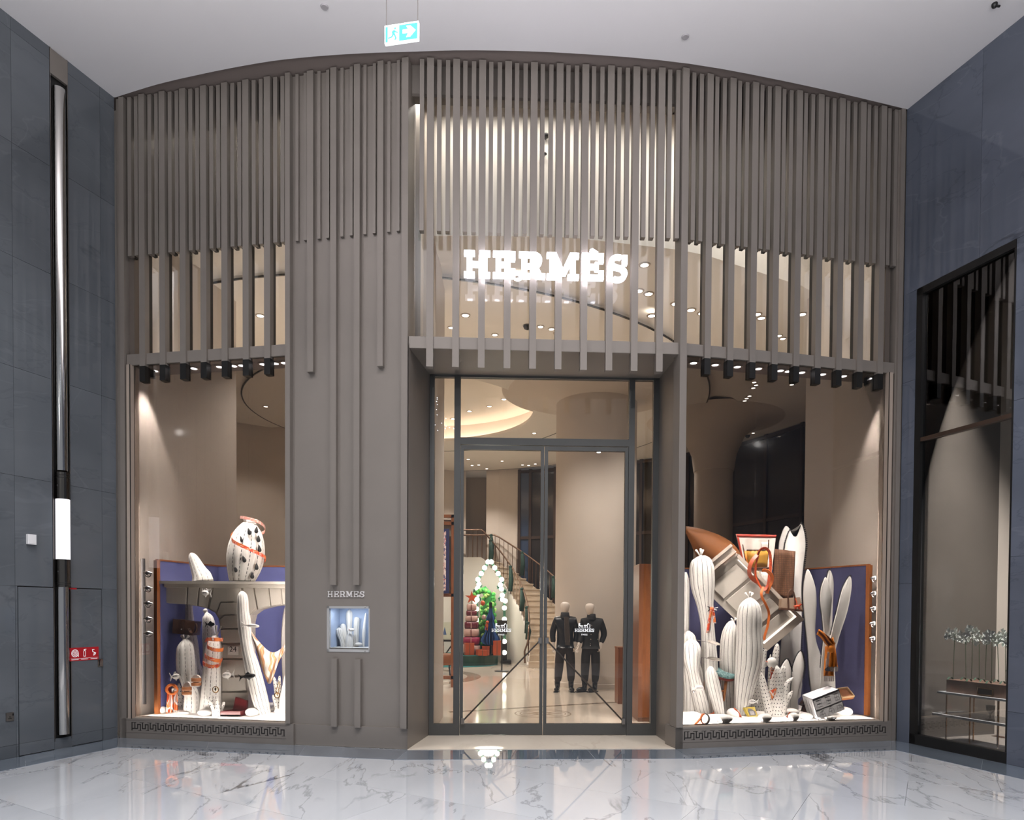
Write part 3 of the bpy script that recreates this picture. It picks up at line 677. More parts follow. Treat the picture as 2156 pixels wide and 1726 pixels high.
for q in ([(.22, .46), (.29, .50), (.33, .66), (.25, .68)], [(.25, .50), (.30, .50), (.22, .28), (.10, .24), (.10, .30), (.19, .34)], [(.26, .48), (.31, .48), (.36, .22), (.32, .12), (.29, .14), (.31, .24)], [(.31, .66), (.33, .60), (.40, .54), (.38, .50), (.30, .56)], [(.25, .67), (.20, .56), (.22, .54), (.29, .63)]):
    rm.prism([FE.P(x * L, .0155, ez0 + y * H_) for x, y in q][::-1], FE.N * .002)
rm.prism([FE.P((.31 + .025 * math.cos(a * PI / 5)) * L, .0155, ez0 + (.76 + .06 * math.sin(a * PI / 5)) * H_) for a in range(10)][::-1], FE.N * .002); rm.build('running_figure', eg, ex)
for u in (.012, L - .012): MB().tube([FE.P(u, 0, ez1), FE.P(u, 0, HC)], .004, 6).build('hanging_rod', steel, ex)

# ---- ceiling roses and small sensor on the mall ceiling
for x, y, nm in ((683, 14, 'flush grey ceiling disc left of the exit sign'), (1443, 77, 'flush grey ceiling disc right of the exit sign')):
    p = ATZ(x, y, HC); o = MB().lathe((p.x, p.y, HC - .012), [(0, 0), (.035, 0), (.045, .012)], 16).build('ceiling_disc', mat('disc_grey', '#a9a4a6', .6), None, label=nm, cat='sensor')
p = ATZ(2094, 8, HC); dm = thing('ceiling_camera', 'small black dome camera on ceiling near the right wall', 'camera', (p.x, p.y, HC - .06))
MB().lathe((p.x, p.y, HC), [(.03, 0), (.03, -.02), (.02, -.04), (0, -.05)], 12).build('dome', black, dm, True); MB().tube([p + V((0, 0, -.02)), p + V((.02, -.05, -.07))], .012, 8).build('eyeball', black, dm)

# ---- niche showcase in the pier
nc = thing('pier_showcase', 'square chrome framed pier showcase lit pale blue inside', 'showcase', F1.P((nu0 + nu1) / 2, -.06, nz0))
nb = MB(); D0, D1 = -.42, -.10
nm_ = mat('niche_blue', '#a8b8d2', .7)
nb.fbox(F1, nu0, nu1, D0 - .02, D0, nz0, nz1).fbox(F1, nu0 - .01, nu0 + .006, D0, D1, nz0, nz1).fbox(F1, nu1 - .006, nu1 + .01, D0, D1, nz0, nz1).fbox(F1, nu0, nu1, D0, D1, nz1 - .006, nz1 + .01); nb.build('lining', nm_, nc)
MB().fbox(F1, nu0, nu1, D0, D1, nz0 + .03, nz0 + .05).build('shelf', felt, nc)
t = .028
for a, b, c, d in ((nu0, nu1, nz1 - t, nz1), (nu0, nu1, nz0, nz0 + t * 1.2), (nu0, nu0 + t, nz0, nz1), (nu1 - t * .6, nu1, nz0, nz1)): MB().fbox(F1, a, b, -.11, -.055, c, d).build('frame_bar', mat('bright_steel', '#cfccc9', .3, .6), nc)
for z in (nz1 - t * .4, nz0 + t * .5): MB().ball(F1.P(nu1 - .06, -.05, z), .008).build('screw', chrome, nc, True)
MB().fbox(F1, nu0 + t, nu1 - t * .6, -.085, -.08, nz0 + t, nz1 - t).build('pane', pane, nc)
lamp('AREA', 'niche_strip', F1.P((nu0 + nu1) / 2, -.16, nz1 - .035), 4, (.85, .92, 1.0), F1.P((nu0 + nu1) / 2, -.26, nz0), shape='RECTANGLE', size=.4, size_y=.05)

# ---- wall lamp column, switch, socket and fire sign on the left wall
wlamp = thing('wall_lamp_column', 'full height chrome wall lamp with a lit frosted tube on left stone wall', 'lamp', FL.P((colu0 + colu1) / 2, 0, .12))
cu = (colu0 + colu1) / 2; hw_ = (colu1 - colu0) / 2
MB().fbox(FL, colu0 + .004, colu1 - .004, -.10, -.08, .0, HC).fbox(FL, colu0 + .003, colu0 + .012, -.08, .004, .10, HC).fbox(FL, colu1 - .012, colu1 - .003, -.08, .004, .10, HC).build('channel', steel, wlamp)
MB().fbox(FL, colu0 + .003, colu1 - .003, -.03, .005, HC - .30, HC - .01).build('top_plate', bronze, wlamp); MB().fbox(FL, colu0 + .003, colu1 - .003, -.03, .004, .0, .13).build('foot_plate', bluestone, wlamp)
rr = hw_ * .62
def ly(y): return FL.z(132, y)
cc = lambda z: FL.P(cu, .0, z)
MB().tube([cc(ly(1545)), cc(ly(1236))], rr, 20).build('lower_tube', chrome, wlamp, 40); MB().tube([cc(ly(992)), cc(HC - .42)], rr, 20).build('upper_tube', chrome, wlamp, 40)
for a, b in ((1052, 996), (1236, 1178)): MB().tube([cc(ly(a)) + FL.N * .02, cc(ly(b)) + FL.N * .02], rr * 1.12, 20).build('sleeve', mat('gunmetal', '#6d6862', .15, 1.0), wlamp, 40)
for y in (1003, 1008, 1228, 1232): MB().tube([cc(ly(y)) + FL.N * .02, cc(ly(y) + .006) + FL.N * .02], rr * 1.16, 20).build('sleeve_ring', black, wlamp, 40)
MB().tube([cc(ly(1178)) + FL.N * .02, cc(ly(1052)) + FL.N * .02], rr * 1.08, 20).build('frosted_tube', mat('frosted_lamp', '#ffffff', .4, emit=1.25, ecol='#efecf4'), wlamp, 40)
for y in (1025, 1204): MB().ball(FL.P(cu - rr, .03, ly(y)), .014).build('clamp_knob', black, wlamp, True)
sw = thing('wall_switch', 'small square white switch plate on left stone wall beside the lamp', 'switch', FL.P(FL.u(64, 1135), 0, FL.z(64, 1146)))
MB().fbox(FL, FL.u(55, 1135), FL.u(73, 1135), 0, .03, FL.z(64, 1146), FL.z(64, 1125)).build('plate', mat('plastic_white', '#e4e2e2', .4), sw)
MB().fbox(FL, FL.u(57, 1135), FL.u(71, 1135), .03, .034, FL.z(64, 1144), FL.z(64, 1127)).build('rocker', MATS['plastic_white'], sw)
so_ = thing('wall_socket', 'silver metal power socket low on the left stone wall', 'socket', FL.P(FL.u(20, 1509), 0, FL.z(20, 1517)))
MB().fbox(FL, FL.u(12, 1509), FL.u(28, 1509), 0, .01, FL.z(20, 1517.5), FL.z(20, 1500)).build('plate', steel, so_)
for du_, dz_, s_ in ((-.012, -.012, .006), (.008, -.012, .006), (-.002, .006, .006)): MB().fbox(FL, FL.u(20, 1509) + du_ - s_, FL.u(20, 1509) + du_ + s_, .01, .012, FL.z(20, 1510) + dz_ - s_, FL.z(20, 1510) + dz_ + s_).build('pin_hole', black, so_)
MB().fbox(FL, FL.u(25, 1505), FL.u(27.5, 1505), .01, .014, FL.z(26, 1506), FL.z(26, 1501.5)).build('toggle', black, so_)
fs = thing('fire_sign', 'red fire equipment sign with three white symbols on hose cabinet door', 'sign', FL.P(FL.u(176, 1376), .002, FL.z(176, 1390)))
fu0, fu1 = FL.u(146.5, 1376), FL.u(207, 1376); fz0, fz1 = FL.z(176, 1390), FL.z(176, 1362.5); fh = fz1 - fz0
MB().fbox(FL, fu0, fu1, .002, .006, fz0, fz1).build('plate', MATS['sign_red'], fs)
def fsym(nm, cx, pts_list):
    b = MB()
    for pts in pts_list: b.prism([FL.P(fu0 + (fu1 - fu0) * cx + x * fh, .006, fz0 + fh * .58 + y * fh) for x, y in pts][::-1], FL.N * .001)
    return b.build(nm, print_m, fs)
def rp(r0, r1, a0, a1, n):
    return [[(r0 * math.cos(p), r0 * math.sin(p)), (r1 * math.cos(p), r1 * math.sin(p)), (r1 * math.cos(q), r1 * math.sin(q)), (r0 * math.cos(q), r0 * math.sin(q))] for p, q in [(a0 + (a1 - a0) * i / n, a0 + (a1 - a0) * (i + 1) / n) for i in range(n)]]
fsym('hose_symbol', .17, rp(.24, .29, 0, 2 * PI, 20) + rp(.15, .19, 0, 2 * PI, 16) + rp(.05, .09, 0, 2 * PI, 12) + [[(.24, -.28), (.29, -.28), (.29, 0), (.24, 0)]])
fsym('extinguisher_symbol', .50, [[(-.09, -.28), (-.06, -.28), (-.06, .16), (-.09, .16)], [(.06, -.28), (.09, -.28), (.09, .16), (.06, .16)], [(-.09, -.28), (.09, -.28), (.09, -.24), (-.09, -.24)], [(-.07, .14), (.07, .14), (.03, .24), (-.03, .24)], [(-.12, .22), (.14, .24), (.14, .30), (-.02, .28)]])
fsym('inlet_symbol', .83, [[(-.16, .24), (.04, .24), (.04, .19), (-.16, .19)], [(-.14, .2), (-.09, .2), (-.09, .06), (-.14, .06)], [(-.12, .08), (.14, -.02), (.14, -.07), (-.12, .03)], [(.14, -.02), (.18, -.06), (.06, -.24), (.02, -.2)], [(-.06, -.24), (-.01, -.26), (.06, -.02), (.01, .0)]])
b = MB()
for i, cx in enumerate((.17, .5, .83)): b.fbox(FL, fu0 + (fu1 - fu0) * (cx - .12), fu0 + (fu1 - fu0) * (cx + .12), .006, .007, fz0 + fh * .08, fz0 + fh * .115)
b.fbox(FL, fu0 + .01, fu1 - .01, .006, .007, fz0 + fh * .17, fz0 + fh * .185); b.build('caption_line', print_m, fs)
# ================================================================== SHOP INTERIOR
MB().box((-10, 9.28, -.12), (10, 27, -.001)).build('floor_2', shopfloor, None, label='cream polished stone floor inside the shop', cat='floor', kind='structure')
CZ = 6.8; CC = V((-2.5, 17.7, 0))
# partition walls framing the two displays (thick plaster returns)
def slab_wall(nm, pts, th, z0, z1, m, label, left=True):
    k = len(pts); off = []
    for i in range(k):
        t = (V(pts[min(k - 1, i + 1)] + (0,)) - V(pts[max(0, i - 1)] + (0,))).normalized(); n = V((-t.y, t.x, 0)) * (1 if left else -1); off.append(V(pts[i] + (0,)) + n * th)
    b = MB()
    for i in range(k - 1):
        a, c = V(pts[i] + (0,)), V(pts[i + 1] + (0,)); d, e = off[i + 1], off[i]
        b.hexa([a + V((0, 0, z0)), c + V((0, 0, z0)), d + V((0, 0, z0)), e + V((0, 0, z0)), a + V((0, 0, z1)), c + V((0, 0, z1)), d + V((0, 0, z1)), e + V((0, 0, z1))])
    return b.build(nm, m, None, label=label, cat='wall', kind='structure')
slab_wall('wall_partition_left', [(-5.02, 9.15), (-4.82, 10.2), (-4.60, 11.4)], .25, 0, 8.92, beige, 'plain beige plaster return wall behind the left display', True)
slab_wall('wall_partition_right', [(5.08, 9.20), (4.93, 10.2), (4.77, 11.2)], .25, 0, 8.92, beige, 'plain beige plaster return wall behind the right display', False)
MB().box((-2.62, 9.0, 0), (-1.22, 9.28, 8.92)).box((-2.62, 9.28, 0), (-1.1, 10.95, 8.92)).build('wall_lobby', beige, None, label='beige plaster pier just inside left of the entrance', cat='wall', kind='structure')
# outer shell
MB().box((-10.2, 9.0, 0), (-10, 27, 8.95)).build('wall_west', beige, None, label='far left interior shop wall', cat='wall', kind='structure')
MB().box((10, 9.0, 0), (10.2, 27, 8.95)).build('wall_east', beige, None, label='far right interior shop wall', cat='wall', kind='structure')
MB().box((-10, 8.7, 8.9), (10, 27.2, 9.0)).build('ceiling_3', beige_l, None, label='high ceiling above the shop void', cat='ceiling', kind='structure')
MB().box((-10.2, 9.45, 0), (-5.3, 9.6, 8.95)).box((5.25, 9.5, 0), (10.2, 9.65, 8.95)).build('wall_flank', beige, None, label='blank walls flanking the shop front inside', cat='wall', kind='structure')
slab_wall('wall_rear_left', [(-10, 15.5), (-8.6, 17.6), (-7.5, 18.7), (-6.4, 19.45), (-4.6, 21.6), (-3.4, 24.2), (-1.72, 25.2)], .2, 0, 7, beige, 'curved beige rear wall beyond the left display')
slab_wall('wall_rear_recess', [(-1.9, 26.2), (-.9, 26.2)], .2, 0, 7, taupe, 'shade-toned recess in the rear wall above the stairs')
slab_wall('wall_rear', [(-.96, 24.9), (-.5, 24.75), (.24, 24.7)], .2, 0, 7, beige, 'beige rear wall panel above the stairs')
rg = [(.24, 24.7), (.64, 24.6), (1.5, 24.2), (2.95, 23.6), (4.3, 22.9), (5.6, 21.9), (6.65, 20.8), (7.25, 19.6), (7.75, 18.35), (8.4, 16.6), (10, 14)]
gl = thing('wall_glazing', 'dark rear glazing wall with bronze mullions', 'wall', (5, 21, 0), kind='structure')
dglass = mat('night_glazing', '#2e2b2a', .12, var=.25, vscale=1.0); mull = mat('mullion_bronze', '#3a2a20', .45)
bl_gl = mat('blue_night_glazing', '#39465c', .15)
for i, (p, q) in enumerate(zip(rg, rg[1:])):
    FG = Facet(p, q)
    for z0, z1 in ((0, 1.0), (1.0, 4.35), (4.35, CZ)): MB().fbox(FG, .02, FG.L - .02, -.03, 0, z0 + .02, z1 - .02).build('glazing_pane', bl_gl if i == 0 else dglass, gl)
    MB().fbox(FG, -.05, .05, -.06, .05, 0, CZ).build('mullion', mull, gl)
    for z in (1.0, 4.35, 6.72): MB().fbox(FG, 0, FG.L, -.05, .04, z - .05, z + .05).build('cross_bar', mull, gl)

# ---- interior ceiling: one turned plaster disc with an oval cove, ring grooves and a drum edge
front = [(-9.9, 9.75), (-6, 9.62), (-4, 9.55), (-2.4, 9.45), (-.93, 9.38), (.65, 9.38), (2.55, 9.75), (4.5, 10.75), (7.5, 13), (9.9, 15.5)]
def out_r(phi):
    d = V((math.cos(phi), math.sin(phi))); best = 10.6
    for a, b in zip(front, front[1:]):
        ax, ay = a[0] - CC.x, a[1] - CC.y; bx, by = b[0] - CC.x, b[1] - CC.y
        den = d.x * (by - ay) - d.y * (bx - ax)
        if abs(den) < 1e-9: continue
        t = (ax * (by - ay) - ay * (bx - ax)) / den; s = (ax * d.y - ay * d.x) / den
        if t > 0 and -1e-6 <= s <= 1 + 1e-6: best = min(best, t)
    return best
N = 128; prof = [(3.02, .10), (3.0, .02), (3.03, 0), (4.18, 0), (4.2, .05), (4.34, .075), (4.46, .03), (4.5, 0), (7.26, 0), (7.28, .06), (7.42, .10), (7.7, .07), (7.95, 0)]
b = MB(); cm = thing('ceiling_2', 'sculpted cream shop ceiling with ring grooves and a lit oval cove', 'ceiling', (0, 16, CZ), kind='structure')
rows = []
for i in range(N):
    ph = 2 * PI * i / N; c, s = math.cos(ph), math.sin(ph); ro = out_r(ph)
    rows.append([V((CC.x + r * c, CC.y + r * s, CZ + z)) for r, z in prof] + [V((CC.x + ro * c, CC.y + ro * s, CZ)), V((CC.x + (ro - .02) * c, CC.y + (ro - .02) * s, CZ + .02 if ro > 10.5 else 8.92))])
m_ = len(rows[0])
b.add([p for r in rows for p in r], [(i * m_ + j, ((i + 1) % N) * m_ + j, ((i + 1) % N) * m_ + j + 1, i * m_ + j + 1) for i in range(N) for j in range(m_ - 1)])
b.build('ceiling_disc', beige_l, cm, 40)
b = MB(); b.lathe((CC.x, CC.y, CZ), [(3.02, .10), (3.55, .12), (3.6, .3), (3.55, .62), (3.4, .66), (0, .70)], 72); b.build('cove_recess', beige_l, cm, 40)
b = MB(); b.lathe((CC.x, CC.y, CZ), [(3.40, .13), (3.48, .13), (3.48, .16), (3.40, .16), (3.40, .13)], 72); b.build('cove_light_strip', mat('cove_led', '#ffffff', .5, emit=26, ecol='#ffe9cf'), cm)
for r in (4.19, 7.27):
    b = MB(); b.lathe((CC.x, CC.y, CZ - .004), [(r - .016, 0), (r + .016, 0), (r + .016, .02), (r - .016, .02), (r - .016, 0)], 128); b.build('shadow_gap', black, cm)
# ---- columns
MB().lathe((1.93, 15.92, 0), [(.95, 0), (.95, .1), (.93, .11), (.93, 5.6), (.93, 6.5), (.97, 6.51), (1.2, 6.64), (1.6, 6.74), (2.2, 6.82)], 48).build('column_1', beige, None, 40, label='large round beige column behind the two mannequins', cat='column', kind='structure')
MB().lathe((5.36, 18.3, 0), [(.5, 0), (.5, 4.9), (.5, 5.45), (.52, 5.46), (.58, 5.9), (.80, 6.4), (1.25, 6.72), (1.9, 6.82)], 40).build('column_2', beige, None, 40, label='round beige column with flared top seen above right display', cat='column', kind='structure')

# ---- ceiling downlights
trim_m = mat('downlight_trim', '#b7a797', .5); lampd = mat('downlight_lamp', '#ffffff', .4, emit=22, ecol='#fff3e2'); lampc = mat('downlight_lamp_cool', '#ffffff', .4, emit=24, ecol='#f3f6ff')
dl_ring = MB().lathe((0, 0, 0), [(.052, 0), (.075, 0), (.08, .012), (.052, .012)], 16).mesh('downlight_ring', trim_m)
dl_disc = MB().lathe((0, 0, .004), [(0, 0), (.052, 0)], 14).mesh('downlight_disc', lampd); dl_disc_c = MB().lathe((0, 0, .004), [(0, 0), (.052, 0)], 14).mesh('downlight_disc_cool', lampc)
ORD = ['first', 'second', 'third', 'fourth', 'fifth', 'sixth', 'seventh', 'eighth', 'ninth', 'tenth', 'eleventh', 'twelfth', 'thirteenth', 'fourteenth', 'fifteenth', 'sixteenth', 'seventeenth', 'eighteenth', 'nineteenth', 'twentieth']
DLS = []
def downlight(p, label, group, cool=False, s=1.0, energy=0, target=None, col=WARM, ang=80):
    t = thing('ceiling_downlight', label, 'downlight', p, group); DLS.append((V(p), t)); t.scale = (s, s, s)
    a = put('trim_ring', dl_ring, t, p); c = put('lamp', dl_disc_c if cool else dl_disc, t, p)
    if energy:
        lamp('SPOT', 'downlight_beam', V(p) + V((0, 0, -.05)), energy, col, target or (p[0], p[1], 0), spot_size=math.radians(ang), spot_blend=.6, shadow_soft_size=.05)
    return t
G1 = 'recessed downlights in the shop ceiling'
LB = 'small recessed round downlight in the cream shop ceiling'
pts = [(1357, 557), (1345, 612), (1366, 618), (1422, 639), (1372, 664), (1455, 652), (1478, 659), (1594, 661), (1603, 669), (1689, 661), (1648, 712), (1640, 706), (980, 663), (950, 689), (1138, 687), (1161, 692), (1042, 704), (548, 664), (1090, 587),
       (1588, 804), (1592, 810), (1586, 816), (1578, 833), (1572, 838), (1568, 843), (1555, 859), (1598, 850), (1592, 856), (1561, 875), (1553, 880), (1546, 884), (1586, 911), (1667, 809), (1057, 970), (1008, 978), (1100, 978), (1113, 979), (1127, 976), (994, 979), (1025, 986)]
for i, (x, y) in enumerate(pts):
    p = ATZ(x, y, CZ)
    if p.y > 26 or p.y < 9.4: continue
    downlight((p.x, p.y, CZ - .013), LB, G1, s=.85 if p.y > 12 else 1.1)
for i in range(20):
    a = 2 * PI * i / 20 + .1; p = CC + V((2.45 * math.cos(a), 2.45 * math.sin(a), CZ + .66)); 
    if i % 5 != 4: downlight(p, 'recessed downlight on the ring inside the lit oval cove', 'downlights inside the oval cove', s=1.1)
# added interior lamps: extra fittings placed only to light the shop
for (x, y, e, lab) in ((-3.2, 12.3, 520, 'a'), (.8, 12.6, 520, 'b'), (4.0, 13.6, 420, 'c'), (-5.6, 14.5, 420, 'd'), (.6, 19.6, 520, 'e'), (4.2, 19.5, 380, 'f'), (-6.2, 17.2, 300, 'g'), (-1.5, 23.0, 420, 'h'), (1.6, 22.5, 380, 'i'), (-1.6, 18.2, 420, 'k'), (-3.2, 18.9, 320, 'l')):
    downlight((x, y, CZ - .013), LB, G1, s=1.0, energy=e * 1.7, col=WARM, ang=118)
# hidden area lamps added behind the header to brighten the void
lamp('AREA', 'void_fill_light', (.5, 8.95, 8.33), 46, WARM, (.5, 9.35, 6.3), shape='RECTANGLE', size=4.4, size_y=.12)
lamp('AREA', 'void_fill_light', (-3.6, 9.25, 8.33), 60, WARM, (-3.4, 9.9, 6.3), shape='RECTANGLE', size=2.2, size_y=.12)
lamp('AREA', 'void_fill_light', (3.6, 9.25, 8.33), 60, WARM, (3.5, 9.9, 6.3), shape='RECTANGLE', size=2.2, size_y=.12)

# ---- display window downlights (visible in the window soffits) with their beams
zsl = BM0 + .02
for F, pts, side in ((F1, [(325.6, 777), (408, 771), (462.5, 766), (492, 765), (509, 764), (554, 758.5), (579.5, 757.5), (599, 757)], 'left'), (F4, [(1460.5, 752), (1506, 757), (1552.5, 762), (1597, 767), (1643, 771.5), (1660, 773), (1688, 775), (1732, 779), (1776, 782), (1831, 789)], 'right')):
    for i, (x, y) in enumerate(pts):
        u, _ = F.u(x, y, -.30), 0; p = F.P(u, -.30, zsl - .013)
        dd = 2.6 if i % 2 else 1.9
        downlight(p, 'bright downlight in the soffit of the %s display window' % side, 'downlights over the %s display' % side, True, .85, 580, F.P(u + (.25 if side == 'left' else -.2) * (1 if i % 3 else -1), -(.35 + .35 * (i % 3)), .6), NEUT, 62)
# unseen upright strips added at the window jambs to brighten the displays
for F, u, s_, e_ in ((F1, .24, 1, 13), (F1, 2.37, -1, 110), (F4, .11, 1, 115), (F4, 2.96, -1, 20)):
    p = F.P(u, -.13, 1.75); lamp('AREA', 'jamb_fill_strip', p, e_, NEUT, p + F.U * s_ * .35 - F.N * .94, shape='RECTANGLE', size=.03, size_y=2.7)
for F, ua, ub, e_ in ((F1, .35, 2.35, 30), (F4, .15, 2.9, 48)):
    p = F.P((ua + ub) / 2, -.115, .302); o = lamp('AREA', 'sill_light_strip', p, e_, NEUT, None, shape='RECTANGLE', size=ub - ua, size_y=.02)
    zz = -(F.N * -.78 + V((0, 0, .62))).normalized(); xx = F.U; yy = zz.cross(xx); o.rotation_euler = Matrix((xx, yy, zz)).transposed().to_euler()
# floods on the sill side walls
for F, u, tg in ((F1, .34, (.36, -.5, 2.0)), (F4, 2.86, (2.84, -.5, 2.0))):
    p = F.P(u, -.26, zsl - .1); sp = thing('track_spot', 'black track spot lamp at the outer top corner of the %s display' % ('left' if F is F1 else 'right'), 'spotlight', p)
    MB().tube([p + V((0, 0, .08)), p + V((0, 0, -.02))], .035, 12).build('can', black, sp, 40); MB().tube([p + V((0, 0, .08)), p + V((0, 0, .12))], .012, 8).build('stem', black, sp)
    lamp('SPOT', 'track_spot_beam', p + V((0, 0, -.05)), 75, NEUT, F.P(*tg), spot_size=math.radians(42), spot_blend=.5, shadow_soft_size=.03)

def screen_xy(p):
    x, y, z = p.x, p.y, p.z - CH; d = y * CP - z * SP; u = y * SP + z * CP; a, b = x / d * F_PX, -u / d * F_PX; return CX + a * CR - b * SR, YPP + a * SR + b * CR
bays = {}
for p, t in DLS:
    x, y = screen_xy(p); g = t['group']
    if g.startswith('downlights over the left'): k = 'over the left display window'
    elif g.startswith('downlights over the right'): k = 'over the right display window'
    elif g.startswith('downlights inside'): k = 'on the ring of the lit ceiling oval'
    elif x < 610: k = 'in the ceiling behind the left fins'
    elif x < 1150: k = 'in the ceiling above the door, left part' if y < 760 else 'in the ceiling seen through left door leaf'
    elif x < 1437: k = 'in the ceiling above the door, right part' if y < 760 else 'in the ceiling seen through right door leaf'
    else: k = 'in the ceiling behind the right fins' if y < 745 else 'in the ceiling seen through right display glass'
    bays.setdefault(k, []).append((x, y, t))
for k, l in bays.items():
    for i, (x, y, t) in enumerate(sorted(l, key=lambda q: q[0])): t['label'] = 'round downlight %s, %s from left' % (k, ORD[min(i, 19)])
# ---- small fittings seen high in the void
for x, y, s, lab in ((1149, 286, .055, 'larger dark spot fitting high on the beige drum wall above the shop sign'), (1146, 324, .036, 'smaller dark spot fitting under the larger one on drum wall')):
    p = AT(x, y, 9.33); t = thing('wall_spot_fitting', lab, 'spotlight', p); MB().ball(p, s, s * .8, s * .55, 14, 8).build('head', black, t, True); MB().tube([p, p + V((0, .09, .01))], s * .3, 8).build('arm', black, t)
# chandelier of tiny bulbs in the concourse behind the viewer, mirrored in the entrance glass
t = thing('chandelier', 'chandelier of tiny white bulbs hanging in the concourse, mirrored in the entrance side light', 'chandelier', (-1.65, 0.0, 6.5)); rc = random.Random(11); b = MB(); b2 = MB()
for k in range(46):
    p = V((-1.65 + rc.gauss(0, .28), rc.uniform(-.4, .4), rc.uniform(6.55, 7.6))); b.ball(p, .016, n=8, m=5); b2.tube([p, V((p.x, p.y, HC))], .001, 3)
b.build('bulbs', mat('chandelier_bulb', '#ffffff', .4, emit=30, ecol='#e8f0ff'), t, True)['kind'] = 'stuff'; b2.build('wires', steel, t)['kind'] = 'stuff'; MB().lathe((-1.65, 0, HC - .03), [(.6, .0), (.6, .03)], 24).build('canopy', steel, t)
# sprinklers / cameras under the ceiling
for x, y, lab in ((1110, 685, 'dark dome camera under shop ceiling above the entrance'), (1454, 866, 'dark dome camera under shop ceiling beside the right column'), (1574, 916, 'dark dome camera under shop ceiling above the dark glazing')):
    p = ATZ(x, y, CZ); t = thing('dome_camera', lab, 'camera', (p.x, p.y, CZ - .09))
    MB().lathe((p.x, p.y, CZ), [(.07, 0), (.07, -.03), (.055, -.06), (0, -.085)], 14).build('dome', black, t, True); MB().lathe((p.x, p.y, CZ), [(.08, .002), (.08, -.012), (.0, -.012)], 14).build('base', steel, t)

# ---- stairs: twenty treads sweeping up to the left
SC = V((-1.6, 21.0, 0)); RI, RO = 2.15, 3.65; NS = 18; DA = math.radians(4.8); RH = .19; AS = math.radians(-12)
st = thing('staircase', 'curved cream stone staircase with bronze railings at the back of the shop', 'staircase', SC)
def sp_(r, a, z): return V((SC.x + r * math.cos(a + AS), SC.y + r * math.sin(a + AS), z))
cream = stone('stair_stone', '#cdbca6', '#9a8266', '#dccdb9', .25, 2.0, .3)
for k in range(NS):
    a0_, a1_ = k * DA, (k + 1) * DA + .012; z = (k + 1) * RH; bb = MB()
    n = 3; lo_ = max(0, z - RH - .02)
    for q in range(n):
        p, r = a0_ + (a1_ - a0_) * q / n, a0_ + (a1_ - a0_) * (q + 1) / n
        bb.hexa([sp_(RI, p, lo_), sp_(RO, p, lo_), sp_(RO, r, lo_), sp_(RI, r, lo_), sp_(RI, p, z), sp_(RO, p, z), sp_(RO, r, z), sp_(RI, r, z)])
    bb.build('step', cream, st)
    bn = MB(); bn.hexa([sp_(RI + .01, a0_ - .012, z - .03), sp_(RO - .01, a0_ - .008, z - .03), sp_(RO - .01, a0_ + .01, z - .03), sp_(RI + .01, a0_ + .01, z - .03), sp_(RI + .01, a0_ - .012, z + .003), sp_(RO - .01, a0_ - .008, z + .003), sp_(RO - .01, a0_ + .01, z + .003), sp_(RI + .01, a0_ + .01, z + .003)]); bn.build('nosing', cream, st)
ZL = NS * RH
def zst(a): return min(ZL, max(0.0, a / DA * RH))
AE = math.radians(150)
b = MB(); n = 40
for q in range(n):
    p, r = NS * DA + (AE - NS * DA) * q / n, NS * DA + (AE - NS * DA) * (q + 1) / n
    b.hexa([sp_(RI, p, ZL - .25), sp_(RO, p, ZL - .25), sp_(RO, r, ZL - .25), sp_(RI, r, ZL - .25), sp_(RI, p, ZL), sp_(RO, p, ZL), sp_(RO, r, ZL), sp_(RI, r, ZL)])
b.build('landing', cream, st)
whitewall = mat('stair_wall_white', '#d9d3ca', .6)
for R_, nm, s in ((RI, 'inner_wall', -1), (RO, 'outer_stringer', 1)):
    b = MB(); n = 60
    for q in range(n):
        p, r = AE * q / n, AE * (q + 1) / n
        zb0_, zb1_ = (0, 0) if s < 0 else (max(0, zst(p) - .5), max(0, zst(r) - .5)); R2 = R_ + s * .06
        b.hexa([sp_(R_, p, zb0_), sp_(R2, p, zb0_), sp_(R2, r, zb1_), sp_(R_, r, zb1_), sp_(R_, p, zst(p) + .10), sp_(R2, p, zst(p) + .10), sp_(R2, r, zst(r) + .10), sp_(R_, r, zst(r) + .10)])
    b.build(nm, whitewall if s < 0 else cream, st)
railm = mat('rail_bronze', '#6d5442', .35, .5)
for R_, nm in ((RI - .03, 'inner_rail'), (RO + .03, 'outer_rail')):
    ang = [AE * q / 50 for q in range(51)]
    pts_ = [sp_(R_, a, zst(a) + 1.02 - .25 * max(0, 1 - a / .25) ** 2 ) for a in ang]
    if R_ < 3: pts_ = [sp_(R_ - .05, -.06, .15), sp_(R_ - .06, -.07, .5)] + pts_
    MB().tube(pts_, .028, 8).build(nm, railm, st, True)
    nb_ = 34 if R_ < 3 else 58
    bal = MB().tube([(0, 0, 0), (0, 0, .95)], .012, 6).mesh('baluster', railm)
    for q in range(nb_):
        a = AE * (q + .5) / nb_; o = put('baluster', bal, st, sp_(R_, a, zst(a) + .05)); 
garl = mat('garland_green', '#1f3a30', .8, var=.4, vscale=30)
for i, (R_, a, L_) in enumerate([(RO, 1.55, .75), (RO, 1.22, .8), (RO, .82, .7), (RO, .55, .75), (RI, 2.1, .9), (RI, 1.35, .8), (RI, .95, .8), (RI, .62, .7), (RI, .36, .8), (RI, .15, .5)]):
    top = sp_(R_ + (.0 if R_ > 3 else -.07), a, zst(a) + 1.0); g = thing('scarf_tassel', 'dark green scarf tied to the %s stair railing, %s from the top' % ('outer' if R_ > 3 else 'inner', ORD[i] if i < 4 else ORD[i - 4]), 'scarf', top - V((0, 0, L_)), 'green scarves on the stair railing')
    MB().tube([top, top + V((.03, -.02, -L_ * .5)), top + V((0, -.02, -L_))], [.05, .085, .07], 8).build('cloth', garl, g, True); MB().ball(top, .06).build('knot', garl, g, True)

